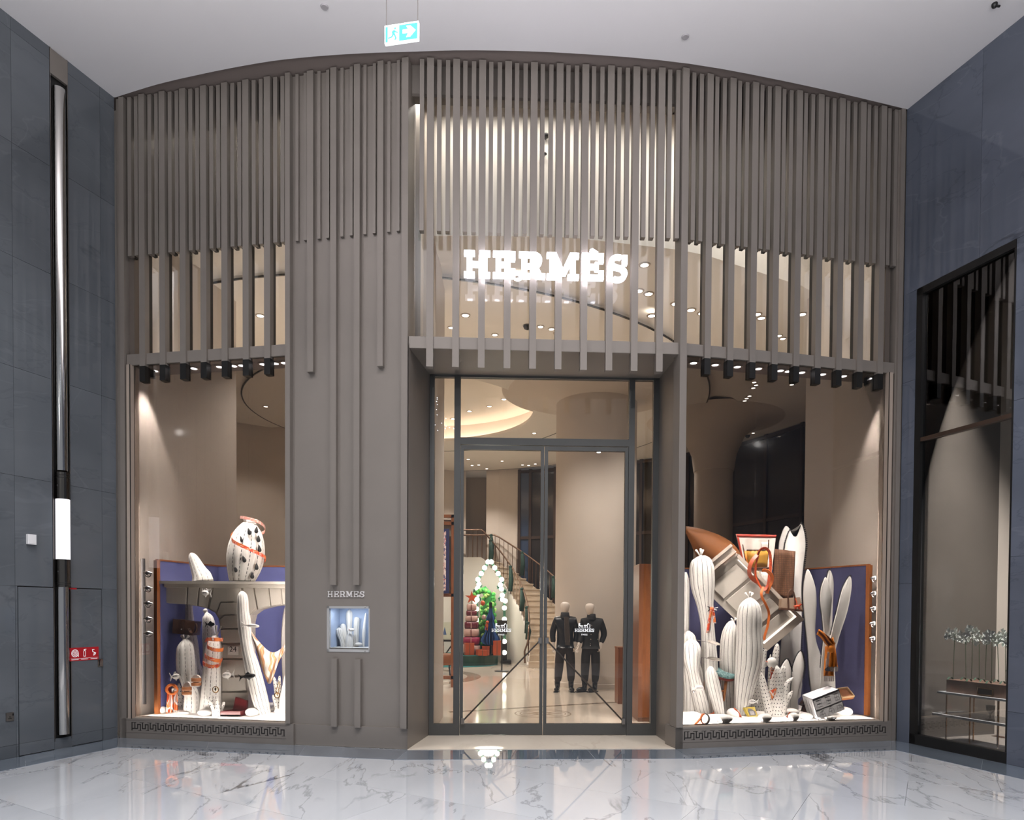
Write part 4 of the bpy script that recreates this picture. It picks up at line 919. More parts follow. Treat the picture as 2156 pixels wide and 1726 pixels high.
# ---- festive display: round platform, rug, light arch, trees, cushions, gifts
PX = lambda x, y, Y: AT(x, y, Y)
YT = 21.95
rugm = mat('rug_teal', '#1d6a68', .9, var=.12, vscale=30)
MB().lathe((-1.75, YT - .1, .001), [(0, .012), (1.28, .012), (1.28, 0)], 48).build('round_rug', rugm, None, label='teal round rug under the festive platform', cat='rug')
pt = thing('display_platform', 'round dark green display platform on teal rug', 'platform', (-1.45, YT + .05, .012))
MB().lathe((-1.45, YT + .05, .013), [(0, .30), (1.0, .30), (1.0, .27), (1.0, 0), (0, 0)], 48).build('drum', mat('platform_green', '#123b2d', .4), pt); MB().lathe((-1.45, YT + .05, .314), [(0, .012), (.97, .012), (.97, 0)], 48).build('top_cloth', rugm, pt)
PZ = .327
def gp(x, Y): return AT(x, 1300, Y).x
# cushion stack
cx_ = gp(993, YT - .25); zc = PZ; sizes = [(.29, .30), (.27, .26), (.25, .25), (.23, .22), (.205, .18), (.175, .165), (.16, .20)]
silk = [mat('silk_blush', '#b5938a', .35, var=.1, vscale=12), mat('silk_ruby', '#8c1f45', .3, var=.1, vscale=12), mat('silk_wine', '#611c2a', .3, var=.1, vscale=12)]
sq = [(0, 'lowest blush silk gift cushion'), (1, 'bright ruby gift cushion second from the bottom'), (0, 'blush gift cushion third from the bottom'), (2, 'wine red gift cushion in the middle'), (0, 'thin blush gift cushion above the wine red one'), (2, 'small wine red gift cushion near the top'), (0, 'small blush gift cushion carrying the star')]
for i, ((hw, h), (mi, lb)) in enumerate(zip(sizes, sq)):
    Y = YT - .25; t = thing('gift_cushion', lb + ' of the stack', 'cushion', (cx_, Y, zc), 'stacked gift cushions'); b = MB(); nseg = 32
    prof_ = [(.0, 0), (.80, 0), (.97, .10), (1.0, .5), (.97, .90), (.80, 1), (0, 1)]; o = len(b.v)
    for r_, z_ in prof_:
        for j in range(nseg):
            a = 2 * PI * j / nseg; ca, sa = math.cos(a), math.sin(a); e = .55; b.v.append(V((cx_ + hw * r_ * math.copysign(abs(ca) ** e, ca), Y + hw * r_ * math.copysign(abs(sa) ** e, sa), zc + h * z_)))
    for q in range(6):
        for j in range(nseg): b.f.append((q * nseg + j, q * nseg + (j + 1) % nseg, (q + 1) * nseg + (j + 1) % nseg, (q + 1) * nseg + j))
    pw = b.build('pillow', silk[mi], t, True)
    MB().box((cx_ - .012, Y - hw - .012, zc + .01), (cx_ + .012, Y - hw + .02, zc + h - .01)).build('ribbon', silk[0 if mi else 2], pw)
    zc += h + .004
def star_mesh(c, r0, r1, n, th, rot=0.0):
    return [V((c[0] + (r0 if k % 2 == 0 else r1) * math.sin(k * PI / n + rot), c[1] - th / 2, c[2] + (r0 if k % 2 == 0 else r1) * math.cos(k * PI / n + rot))) for k in range(2 * n)]
t = thing('star_topper', 'orange leather star standing on the cushion stack', 'ornament', (cx_, YT - .25, zc)); MB().prism(star_mesh((cx_, YT - .25, zc + .20), .22, .08, 5, .05), (0, .05, 0)).build('star', orange_d, t); MB().tube([(cx_, YT - .25, zc), (cx_, YT - .25, zc + .15)], .012, 6).build('pin', railm, t)
# green topiary of paper balls
tx = gp(1024, YT + .15); tp = thing('topiary_tree', 'tall green cone tree built of paper balls with a bent top', 'tree', (tx, YT + .15, PZ))
MB().tube([(tx, YT + .15, PZ), (tx + .04, YT + .15, PZ + 1.1), (tx + .08, YT + .15, PZ + 1.85), (tx - .05, YT + .1, PZ + 2.08), (tx - .38, YT, PZ + 1.92)], [.33, .26, .16, .11, .05], 14).build('cone', mat('topiary_core', '#1f6a2c', .8), tp, True)
gr_ = [mat('ball_green_a', '#2f8a35', .7), mat('ball_green_b', '#5aa846', .7), mat('ball_green_c', '#9cc66a', .7)]
ballm = [MB().ball((0, 0, 0), .072, n=8, m=6).mesh('paper_ball', g, V((0, 0, 0)), True) for g in gr_]
rnd = random.Random(3)
for k in range(130):
    h = rnd.random() ** .9; z = PZ + .08 + 1.9 * h; rr_ = .34 - .19 * h; a = rnd.uniform(PI, 2 * PI) if rnd.random() < .8 else rnd.uniform(0, PI)
    put('paper_ball', ballm[rnd.choice((0, 0, 1, 1, 2))], tp, (tx + .08 * h + rr_ * math.cos(a), YT + .15 + rr_ * math.sin(a), z))
for k in range(16):
    q = k / 15; put('paper_ball', ballm[k % 2], tp, (tx + .08 - .46 * q, YT - .02 + .05 * (k % 3), PZ + 1.98 + .12 * math.sin(q * PI) - .08 * q))
for dx, dz, m_, nm in ((-.10, 1.55, orange_d, 'red bird'), (-.06, 1.10, silk[0], 'pink balloon'), ):
    t = thing('tree_ornament', 'small %s ornament hanging on the green topiary' % nm, 'ornament', (tx + dx, YT - .24, PZ + dz)); MB().ball((tx + dx, YT - .24, PZ + dz + .08), .075, .06, .085).build('ball', m_, t, True); MB().tube([(tx + dx, YT - .24, PZ + dz + .1), (tx + dx, YT - .24, PZ + dz + .22)], .006, 5).build('hanger', railm, t)
# blue fin tree
bx = gp(1033, YT - .45); bt = thing('paper_fin_tree', 'blue paper tree of radiating fins on a black post', 'tree', (bx, YT - .45, PZ))
fp = crom([(r_ * .72, z_ * .75) for r_, z_ in [(.03, 2.15), (.07, 1.95), (.10, 1.75), (.19, 1.55), (.16, 1.36), (.27, 1.12), (.24, .98), (.38, .75), (.42, .58), (.28, .44), (.03, .40)]], 4)
bcol = [mat('paper_blue_a', '#2a4d86', .7), mat('paper_blue_b', '#3a66a8', .7), mat('paper_blue_c', '#16305c', .7)]
for k in range(18):
    a = 2 * PI * k / 18 + .09; d_ = V((math.cos(a), math.sin(a), 0)); nn = V((-d_.y, d_.x, 0)) * .008; P0 = V((bx, YT - .45, PZ))
    MB().prism([P0 + d_ * r - nn / 2 + V((0, 0, z)) for r, z in fp] + [P0 - nn / 2 + V((0, 0, .30)), P0 - nn / 2 + V((0, 0, 1.61))], nn).build('fin', bcol[k % 3], bt)
MB().tube([(bx, YT - .45, PZ), (bx, YT - .45, PZ + 1.66)], .05, 10).build('post', black, bt); MB().lathe((bx, YT - .45, PZ), [(.16, 0), (.16, .03), (0, .03)], 16).build('base', black, bt)
t = thing('tree_ornament', 'small orange monkey ornament climbing the blue paper tree', 'ornament', (bx - .10, YT - .70, PZ + .85)); MB().ball((bx - .09, YT - .70, PZ + 1.03), .055).ball((bx - .11, YT - .70, PZ + .93), .05, .04, .075).build('body', orange_d, t, True); MB().tube([(bx - .13, YT - .70, PZ + .89), (bx - .15, YT - .70, PZ + .79)], .016, 6).tube([(bx - .08, YT - .70, PZ + .89), (bx - .10, YT - .70, PZ + .78)], .016, 6).build('limbs', orange_d, t)
# orange gift boxes
for x, Yo, w_, h_, rz_, nm in ((988, -.62, .14, .38, .3, 'tall tilted orange gift bag beside the cushions'), (1009, -.66, .10, .18, .1, 'small orange gift box in front of the topiary'), (1018, -.82, .14, .17, -.25, 'flat orange gift box at the platform front'), (1023, -.55, .11, .28, .15, 'orange gift box left of the blue tree'), (1047, -.62, .12, .46, 0, 'tall orange gift box right of the blue tree'), (1039, -.2, .11, .34, .2, 'orange gift box behind the blue tree')):
    gx = gp(x, YT + Yo); t = thing('gift_box', nm, 'gift box', (gx, YT + Yo, PZ), 'orange gift boxes on the platform'); c_, s_ = math.cos(rz_), math.sin(rz_); ax, ay = V((c_, s_, 0)) * w_, V((-s_, c_, 0)) * w_ * .7
    MB().cbox((gx, YT + Yo, PZ + h_ * .43), ax, ay, (0, 0, h_ * .43)).build('box', orange_d, t); MB().cbox((gx, YT + Yo, PZ + h_ * .93), ax * 1.04, ay * 1.05, (0, 0, h_ * .07)).build('lid', orange_d, t)
    MB().cbox((gx, YT + Yo, PZ + h_ * .5), ax * .08, ay * 1.07, (0, 0, h_ * .505)).build('ribbon', brown_l, t)
# lit arch in the outline of a tree-shaped star
YA = 22.15
ar = thing('light_arch', 'tree shaped arch outline lined with round glowing bulbs', 'light', (gp(1031, YA), YA, .03))
outl = [(1062, 1385), (1062, 1268), (1066, 1262), (1050, 1262), (1065, 1244), (1047, 1236), (1060, 1226), (1031, 1177), (1003, 1226), (1014, 1234), (997, 1244), (1012, 1262), (998, 1262), (1004, 1270), (1004, 1388)]
op = [AT(x, y, YA) for x, y in outl]; agreen = mat('arch_green', '#2f5c48', .5)
for p, q in zip(op, op[1:]):
    t_ = (q - p).normalized(); s_ = t_.cross(V((0, 1, 0))) * .04; MB().prism([p - s_ + V((0, -.02, 0)), q - s_ + V((0, -.02, 0)), q + s_ + V((0, -.02, 0)), p + s_ + V((0, -.02, 0))], (0, .22, 0)).build('frame_bar', agreen, ar)
MB().box((op[0].x - .12, YA - .28, .03), (op[0].x + .22, YA + .3, .12)).box((op[0].x - .06, YA - .05, .12), (op[0].x + .08, YA + .22, .7)).build('foot', black, ar); MB().box((op[-1].x - .12, YA - .28, .03), (op[-1].x + .22, YA + .3, .12)).build('foot', black, ar)
bulb = MB().ball((0, 0, 0), .078, n=10, m=6).mesh('bulb', mat('bulb_light', '#ffffff', .3, emit=11, ecol='#fffbe8'), V((0, 0, 0)), True)
for p, q in zip(op, op[1:]):
    n_ = max(1, int((q - p).length / .2)); 
    if (q - p).length > 1.2: n_ = 5
    for k in range(n_): put('bulb', bulb, ar, p.lerp(q, (k + .5) / n_) + V((0, -.08, 0)))
lamp('POINT', 'arch_glow', (gp(1031, YA), YA - .5, 2.6), 60, (1, .97, .88), shadow_soft_size=.3)
# barrier post with card
bxp = gp(1057, 19.3); t = thing('sign_post', 'black post on round foot with a small dark card by the platform', 'stand', (bxp, 19.3, 0))
MB().lathe((bxp, 19.3, 0), [(.2, 0), (.2, .02), (.03, .035), (0, .035)], 20).build('foot', black, t); MB().tube([(bxp, 19.3, .03), (bxp, 19.3, 1.25)], .022, 8).build('pole', black, t); MB().box((bxp - .14, 19.27, 1.05), (bxp + .14, 19.29, 1.45)).build('card', mat('card_dark', '#2c2824', .5), t)
# floor medallion and bands
md = ATZ(1143, 1502, 0); b = MB()
for r0, r1 in ((.45, .475), (.37, .385)): b.lathe((md.x, md.y, .0), [(r0, .0012), (r1, .0012)], 64)
for k in range(8):
    a = k * PI / 4; b.prism([(md.x + .33 * math.cos(a), md.y + .33 * math.sin(a), .0), (md.x + .11 * math.cos(a + .3), md.y + .11 * math.sin(a + .3), .0), (md.x + .08 * math.cos(a), md.y + .08 * math.sin(a), .0), (md.x + .11 * math.cos(a - .3), md.y + .11 * math.sin(a - .3), .0)], (0, 0, .0012))
inl = mat('inlay_taupe', '#a08d7a', .12); b.build('floor_medallion', inl, None, label='round inlaid emblem in the cream floor inside the doors', cat='inlay')
p0, p1 = ATZ(1060, 1492, 0), ATZ(1330, 1476, 0); q = (p1 - p0).normalized(); s_ = V((-q.y, q.x, 0)) * .05
MB().prism([p0 - q * 1 - s_, p1 + q * .6 - s_, p1 + q * .6 + s_, p0 - q * 1 + s_], (0, 0, .0012)).build('floor_inlay', mat('inlay_dark', '#83715f', .12), None, label='dark inlaid band across the cream shop floor', cat='inlay')
b = MB(); b.lathe((-3.4, 17.6, 0), [(2.25, .0012), (2.6, .0012)], 72); b.build('floor_ring', inl, None, label='grey ring inlaid in shop floor before the festive platform', cat='inlay')
# mannequins ---------------------------------------------------------
manq = mat('mannequin_white', '#e8dcd0', .35); jk = mat('black_leather', '#16171b', .32, var=.2, vscale=10); jk2 = mat('black_wool', '#100f10', .7); trs = mat('brown_trousers', '#2a2120', .8); trs2 = mat('black_trousers', '#1c1818', .8); boot = mat('boot_leather', '#0d0c0d', .2); shirt = mat('quilted_brown', '#3c342d', .6, bump=.5, vscale=25)
def mannequin(x, Y, hgt, label, head_turn, pose, kind):
    s = hgt / 1.9; t = thing('mannequin', label, 'mannequin', (x, Y, 0))
    W = lambda q: (x + q[0] * s, Y + q[1] * s, q[2] * s, q[3] * s)
    J = {k: W(v) for k, v in pose.items()}
    body = {k: J[k] for k in J if k.split('_')[0] in ('chest', 'neck', 'jaw', 'skull', 'crown', 'shL', 'shR', 'elL', 'elR', 'wrL', 'wrR', 'paL', 'paR')}
    ed = [('chest', 'neck'), ('neck', 'jaw'), ('jaw', 'skull'), ('skull', 'crown')]
    for S_ in 'LR':
        ed += [('chest', 'sh' + S_), ('sh' + S_, 'el' + S_), ('el' + S_, 'wr' + S_), ('wr' + S_, 'pa' + S_)]
        pa = V(J['pa' + S_][:3]); wr = V(J['wr' + S_][:3]); d_ = (pa - wr).normalized(); sd = d_.cross(V((0, 1, 0))).normalized()
        for f, (off, ln) in enumerate(((-.026, .075), (-.009, .09), (.009, .085), (.026, .068))):
            k1, k2 = 'fa%s%d' % (S_, f), 'fb%s%d' % (S_, f)
            m1 = pa + sd * off * s + d_ * ln * .5 * s + V((0, -.012 * s, 0)); m2 = m1 + d_ * ln * .5 * s + V((0, -.02 * s, 0))
            body[k1] = (*m1, .0095 * s); body[k2] = (*m2, .008 * s); ed += [('pa' + S_, k1), (k1, k2)]
        tk = wr.lerp(pa, .5) + sd * (.035 if S_ == 'L' else -.035) * s + V((0, -.02 * s, 0)); body['th' + S_] = (*tk, .011 * s); ed += [('wr' + S_, 'th' + S_)]
        t2 = tk + d_ * .05 * s; body['ti' + S_] = (*t2, .009 * s); ed += [('th' + S_, 'ti' + S_)]
    skin('body', body, ed, manq, t)
    cl = {}; ec = []
    for k, v in (('hem', J['waist']), ('mid', J['belly']), ('chest', J['chest']), ('coll', J['neck'])): cl[k] = v
    hx = V(J['waist'][:3]); cl['low'] = (hx.x, hx.y, hx.z - .14 * s, (.165 * s, .125 * s)); cl['hem'] = (hx.x, hx.y, hx.z, (.185 * s, .135 * s)); cl['mid'] = (*J['belly'][:3], (.185 * s, .14 * s)); cl['chest'] = (*J['chest'][:3], (.19 * s, .135 * s)); cl['coll'] = (J['neck'][0], J['neck'][1], J['neck'][2] - .01 * s, .085 * s)
    ec = [('low', 'hem'), ('hem', 'mid'), ('mid', 'chest'), ('chest', 'coll')]
    for S_ in 'LR':
        cl['a' + S_] = (*J['sh' + S_][:3], .085 * s); cl['b' + S_] = (*J['el' + S_][:3], .07 * s); q = V(J['el' + S_][:3]).lerp(V(J['wr' + S_][:3]), .9); cl['c' + S_] = (*q, .056 * s); ec += [('chest', 'a' + S_), ('a' + S_, 'b' + S_), ('b' + S_, 'c' + S_)]
    jkt = skin('jacket', cl, ec, jk if kind == 0 else jk2, t)
    tr = {'pel': (*J['pelvis'][:3], (.165 * s, .12 * s)), 'top': (hx.x, hx.y, hx.z + .06 * s, (.15 * s, .11 * s))}; et = [('top', 'pel')]
    for S_ in 'LR':
        tr['h' + S_] = (*J['hip' + S_][:3], .118 * s); tr['k' + S_] = (*J['kn' + S_][:3], .098 * s); tr['m' + S_] = (*V(J['kn' + S_][:3]).lerp(V(J['an' + S_][:3]), .55), .085 * s); tr['a' + S_] = (*(V(J['an' + S_][:3]) + V((0, 0, .09 * s))), .066 * s); et += [('pel', 'h' + S_), ('h' + S_, 'k' + S_), ('k' + S_, 'm' + S_), ('m' + S_, 'a' + S_)]
    skin('trousers', tr, et, trs if kind == 0 else trs2, t)
    for S_ in 'LR':
        an = V(J['an' + S_][:3]); ft = V(J['ft' + S_][:3]); d_ = (ft - an); d_.z = 0; d_.normalize(); b = MB()
        b.tube([an + V((0, 0, .16 * s)), an + V((0, 0, .05 * s)), V((an.x, an.y, .065 * s))], [.058 * s, .055 * s, .05 * s], 12)
        ra = math.atan2(d_.y, d_.x); R_ = Matrix.Rotation(ra, 3, 'Z'); c_ = an + d_ * .075 * s
        b.ball((c_.x, c_.y, .055 * s), .145 * s, .055 * s, .055 * s, 14, 8, R_); bt_ = b.build('boot', boot, t, True)
        MB().cbox((c_.x, c_.y, .0105), d_ * .135 * s, V((-d_.y, d_.x, 0)) * .047 * s, (0, 0, .010)).build('sole', boot, bt_)
    nk = V(J['neck'][:3]); MB().lathe((nk.x, nk.y, nk.z - .06 * s), [(.115 * s, 0), (.095 * s, .06 * s), (.085 * s, .12 * s), (.075 * s, .12 * s), (.085 * s, .03 * s)], 16).build('collar', jk2, jkt, True)
    ch = V(J['chest'][:3]); wa = hx
    if kind == 0:
        fy = -.150 * s
        MB().prism([V((ch.x - .035 * s, ch.y + fy, ch.z + .14 * s)), V((wa.x - .01 * s, wa.y + fy - .02, wa.z - .10 * s)), V((wa.x + .09 * s, wa.y + fy - .02, wa.z - .10 * s)), V((ch.x + .055 * s, ch.y + fy, ch.z + .14 * s))], (0, -.016, 0)).build('shirt', shirt, t)
        for dx in (-.03, .065): MB().tube([V((ch.x + dx * s, ch.y + fy - .014, ch.z + .13 * s)), V((wa.x + (dx + .02) * s, wa.y + fy - .035, wa.z - .04 * s))], .005, 6).build('zip', steel, jkt)
        MB().box((ch.x + .09 * s, ch.y - .145 * s, ch.z - .05 * s), (ch.x + .18 * s, ch.y - .115 * s, ch.z - .03 * s)).build('pocket_flap', jk, jkt)
    else:
        for f in (.95, .68, .40, .12, -.16, -.26): q = wa.lerp(ch, f); MB().ball((q.x - .02 * s, q.y - .168 * s, q.z), .011 * s, n=8, m=6).build('button', silver, jkt, True)
        q = wa.lerp(ch, .12); MB().ball((q.x + .13 * s, q.y - .155 * s, q.z), .011 * s, n=8, m=6).build('button', silver, jkt, True)
    return t
poseA = {'waist': (0, 0, 1.08, .1), 'belly': (0, 0, 1.25, .1), 'chest': (-.005, 0, 1.43, .09), 'neck': (-.005, 0, 1.60, .055), 'jaw': (-.005, -.02, 1.69, .078), 'skull': (-.005, -.01, 1.80, .118), 'crown': (-.005, 0, 1.885, .085),
         'shL': (.185, 0, 1.50, .06), 'elL': (.255, .04, 1.22, .05), 'wrL': (.20, -.04, 1.0, .032), 'paL': (.185, -.05, .92, .034), 'shR': (-.19, 0, 1.50, .06), 'elR': (-.265, .03, 1.22, .05), 'wrR': (-.245, -.05, .99, .032), 'paR': (-.24, -.06, .91, .034),
         'pelvis': (0, 0, .97, .1), 'hipL': (.10, 0, .90, .1), 'knL': (.125, -.02, .50, .08), 'anL': (.135, .02, .10, .06), 'ftL': (.15, -.14, .05, .05), 'hipR': (-.09, 0, .90, .1), 'knR': (-.125, -.02, .50, .08), 'anR': (-.15, .02, .10, .06), 'ftR': (-.19, -.14, .05, .05)}
poseB = dict(poseA); poseB.update({'chest': (.02, 0, 1.43, .09), 'neck': (.01, 0, 1.59, .055), 'jaw': (-.03, -.03, 1.68, .076), 'skull': (-.025, -.015, 1.79, .118), 'crown': (-.02, 0, 1.875, .085), 'shR': (-.165, 0, 1.49, .06), 'shL': (.21, 0, 1.49, .06), 'elL': (.30, .05, 1.22, .05), 'wrL': (.20, -.03, 1.0, .032), 'paL': (.17, -.05, .93, .034),
         'elR': (-.20, -.02, 1.20, .05), 'wrR': (-.255, -.12, 1.0, .032), 'paR': (-.285, -.14, .92, .036), 'knR': (-.12, -.05, .50, .08), 'anR': (-.12, .02, .10, .06), 'ftR': (-.28, -.08, .05, .05), 'hipL': (.10, 0, .90, .1), 'knL': (.11, -.02, .50, .08), 'anL': (.10, .03, .10, .06), 'ftL': (-.03, -.10, .05, .05)})
mannequin(gp(1190, 14.5), 14.5, 1.93, 'left mannequin in open black leather jacket and brown trousers', 0, poseA, 0)
mannequin(gp(1244, 14.45), 14.45, 1.91, 'right mannequin in buttoned black jacket with hand in pocket', 0, poseB, 1)

# ---- furniture glimpsed through the side lights
t = thing('wood_cabinet', 'tall warm wood cabinet end seen through the right side light', 'cabinet', (2.32, 11.0, 0)); c0 = AT(1343, 1515, 10.6)
MB().box((c0.x, 10.6, 0), (c0.x + .62, 11.2, 2.45)).build('carcass', woodm, t); MB().box((c0.x + .30, 10.585, .05), (c0.x + .305, 10.6, 2.40)).build('groove', brown_l, t); MB().box((c0.x - .004, 10.58, 0), (c0.x + .625, 10.6, .06)).build('kick_strip', brown_l, t)
t = thing('wood_plinth', 'narrow orange wood plinth beside the right door post', 'plinth', (2.05, 12.4, 0)); c1 = AT(1301, 1480, 12.6)
MB().box((c1.x, 12.6, 0), (c1.x + .45, 13.0, 1.02)).build('block', woodm, t); MB().box((c1.x - .01, 12.59, 1.02), (c1.x + .46, 13.01, 1.05)).build('top', woodm, t)
t = thing('display_table', 'round edged wood display table behind the tall cabinet', 'table', (3.1, 16.6, 0)); q = AT(1345, 1385, 16.8)
MB().lathe((q.x + .7, 16.8, 0), [(0, .98), (.9, .98), (.95, .93), (.95, .80), (.9, .78), (0, .78)], 28).build('top', woodm, t, 40); MB().box((q.x - .2, 16.5, .52), (q.x + 1.0, 17.1, .66)).build('shelf', woodm, t)
for dx in (.1, 1.2): MB().tube([(q.x + dx, 16.8, 0), (q.x + dx, 16.8, .8)], .05, 8).build('leg', woodm, t)
t = thing('wall_shelf', 'wood wall shelf unit in front of dark glazing', 'shelf', (4.4, 20.6, 0)); q = AT(1345, 1310, 20.6)
for z in (1.05, 1.6, 2.1): MB().box((q.x - .5, 20.4, z), (q.x + 1.0, 20.8, z + .06)).build('board', woodm, t)
for dx in (-.5, .95): MB().box((q.x + dx, 20.4, 0), (q.x + dx + .05, 20.8, 2.2)).build('upright', woodm, t)
# left side light: wooden display frame with hung scarf, stool table, trestle with cards
YF = 15.2; fx1 = gp(957, YF); t = thing('scarf_rack', 'tall orange wood display frame behind the left side light', 'rack', (fx1 - .5, YF, 0)); zt_ = AT(945, 1083, YF).z
for dx in (-1.6, -.08): MB().box((fx1 + dx, YF, 0), (fx1 + dx + .08, YF + .12, zt_)).build('upright', woodm, t)
for z in (.18, .95 if False else AT(945, 1256, YF).z, AT(945, 1105, YF).z, zt_ - .07): MB().box((fx1 - 1.6, YF, z), (fx1, YF + .12, z + .07)).build('cross_rail', woodm, t)
MB().box((fx1 - 1.55, YF + .10, AT(945, 1250, YF).z), (fx1 - .05, YF + .12, zt_ - .1)).build('back_panel', mat('frame_back', '#b9a894', .7), t)
pa_, pb_ = AT(925, 1249, YF - .05), AT(946, 1113, YF - .05); t = thing('framed_scarf', 'navy bordered printed scarf hung flat on the wood frame', 'scarf', ((pa_.x + pb_.x) / 2, YF - .05, pa_.z))
MB().box((pb_.x - .9, YF - .06, pa_.z), (pb_.x, YF - .03, pb_.z)).build('border', mat('navy_silk', '#2b2f5c', .5), t); MB().box((pb_.x - .84, YF - .068, pa_.z + .06), (pb_.x - .07, YF - .06, pb_.z - .06)).build('field', printed('pink_print', ['#f0e2de', '#e9d2cc', '#b8505a', '#f2e8e4', '#5c5f86'], 16), t)
YS = 17.2; q = AT(938, 1372, YS); t = thing('stool_table', 'small round wood side table near the teal rug', 'table', (q.x, YS, 0)); MB().lathe((q.x - .2, YS, 0), [(0, .62), (.42, .62), (.45, .58), (.45, .36), (0, .36)], 24).build('top', woodm, t, 40)
for a in (.4, 2.5, 4.6): MB().tube([(q.x - .2 + .34 * math.cos(a), YS + .34 * math.sin(a), 0), (q.x - .2 + .3 * math.cos(a), YS + .3 * math.sin(a), .37)], .022, 6).build('leg', black, t)
t2 = thing('glass_dome', 'clear glass display box glowing on the side table', 'display box', (q.x - .2, YS, .62)); MB().box((q.x - .35, YS - .15, .621), (q.x - .05, YS + .15, 1.0)).build('glass_box', pane, t2); MB().ball((q.x - .2, YS, .72), .06).build('candle', mat('candle_glow', '#ffffff', .4, emit=4, ecol='#ffe2c0'), t2, True)
YE = 18.4; q = AT(937, 1315, YE); t = thing('card_easel', 'black trestle holding two small framed tree pictures', 'easel', (q.x, YE, 0))
for s_ in (-1, 1):
    MB().tube([(q.x - .35 * s_, YE, 0), (q.x + .3 * s_, YE, .95)], .02, 6).build('leg', black, t)
MB().box((q.x - .4, YE - .12, .88), (q.x + .35, YE + .25, .93)).build('shelf', black, t)
for k, c_ in ((-1, '#a86f62'), (0, '#4f6d9e'), (1, '#2f6a4b')):
    xx = q.x + k * .19; MB().box((xx - .095, YE - .08, .94), (xx + .095, YE - .06, 1.40)).build('picture_mount', mat('card_pale', '#d9e2cf', .6), t); MB().prism([(xx - .05, YE - .082, 1.06), (xx + .05, YE - .082, 1.06), (xx, YE - .082, 1.27)], (0, -.004, 0)).build('picture_tree', mat('tree_' + c_[1:], c_, .6), t)
# ================================================================== DISPLAYS
FLZ = .29
ZL = lambda x, y: (240 + x / 3.1975, 1060 + y / 3.1975)
ZR = lambda x, y: (1420 + x / 3.196, 1060 + y / 3.196)
def A2(c, x, y, Y): return AT(*c(x, y), Y)
def yfl(c, x, y, z=FLZ): return ATZ(*c(x, y), z).y
def cactus_mesh(b, c, spine, Y, n=10, rib=.035, lean=0.0, sub=5, ky=1.0, dots=False):
    sm = crom([tuple(p) for p in spine], sub); cols = n * 4; o = len(b.v); L = 0; prev = None; k = len(sm)
    for i, (x, y, r) in enumerate(sm):
        Yi = Y + lean * i / max(1, k - 1); p = A2(c, x, y, Yi); R_ = max(.001, r / 3.197 * M(Yi))
        q = A2(c, *sm[min(k - 1, i + 1)][:2], Y); q0 = A2(c, *sm[max(0, i - 1)][:2], Y); t = (q - q0); t = t.normalized() if t.length > 1e-6 and i else V((0, 0, 1))
        X = t.cross(V((0, 1, 0))).normalized() * -1
        if X.length < .5: X = V((1, 0, 0))
        X = V((t.z, 0, -t.x)); 
        if prev is not None: L += (p - prev).length
        prev = p
        for j in range(cols + 1):
            a = 2 * PI * j / cols; rr = R_ * (1 - rib + rib * 1.6 * abs(math.sin(n * a / 2))); b.v.append(p + X * rr * math.cos(a) + V((0, ky, 0)) * rr * math.sin(a))
            b.uv[len(b.v) - 1] = ((a / (2 * PI) * n) if not dots else a * R_ * 26 * 1.0, L)
    m_ = cols + 1
    for i in range(k - 1):
        for j in range(cols): b.f.append((o + i * m_ + j, o + i * m_ + j + 1, o + (i + 1) * m_ + j + 1, o + (i + 1) * m_ + j))
    e = o + (k - 1) * m_; b.f.append(tuple(e + j for j in range(cols)))
    b.f.append(tuple(o + j for j in reversed(range(cols))))
    return b
def knot(c, tie, top, Y, hw, parent, nm='knot', m=None, petals=3):
    b = MB(); p, q = A2(c, *tie, Y), A2(c, *top, Y); s = M(Y) / 3.197
    for k in range(petals):
        f = (k / (petals - 1) * 2 - 1) if petals > 1 else 0
        tip = q + V((f * hw * s, (-.03 if k % 2 else .03), -abs(f) * .01)); mid = p.lerp(tip, .5) + V((f * hw * s * .08, 0, 0))
        b.tube([p + V((0, 0, -.012)), mid, tip], [hw * s * .22, hw * s * .22, hw * s * .34], 8)
    b.tube([p + V((-.0, 0, -.014)), p + V((0, 0, .010))], hw * s * .42, 10)
    return b.build(nm, m or felt, parent, True)
def cactus(label, c, spine, Y, m=None, n=10, rib=.035, tie=None, lean=0.0, group=None, ky=1.0):
    p0 = A2(c, spine[0][0], spine[0][1], Y); t = thing('felt_cactus', label, 'cactus', p0, group)
    bd = cactus_mesh(MB(), c, spine, Y, n, rib, lean, ky=ky).build('body', m or lined, t, True)
    if tie: knot(c, tie[0], tie[1], Y + lean, tie[2], bd)
    return t
def coral(label, c, fingers, Y, group=None):
    p0 = A2(c, fingers[0][0][0], fingers[0][0][1], Y); t = thing('felt_coral', label, 'coral', p0, group)
    for i, sp in enumerate(fingers):
        cactus_mesh(MB(), c, sp, Y + (.0, .05, -.04, .07, -.07)[i % 5], 6, 0.0, dots=True).build('finger', dotted, t, True)
    return t
def pebble(label, c, x, y, hw, hh, Y=None, rot=0, group=None):
    """x, y = centre; sits on the sand"""
    Y = Y or yfl(c, x, y + hh * .8); s = M(Y) / 3.197; p = A2(c, x, y, Y); R_ = Matrix.Rotation(math.radians(rot), 3, 'Y')
    t = MB().ball((p.x, p.y, p.z), hw * s, hw * s * .75, hh * s, 20, 12, R_).build('pebble', pebble_m, None, True, label=label, cat='pebble', group=group); return t
def wire(p, parent, top=BM0 + .05): return MB().tube([p, V((p.x, p.y, top))], .0004, 4).build('hanging_wire', mat('wire_grey', '#6b6560', .6), parent)
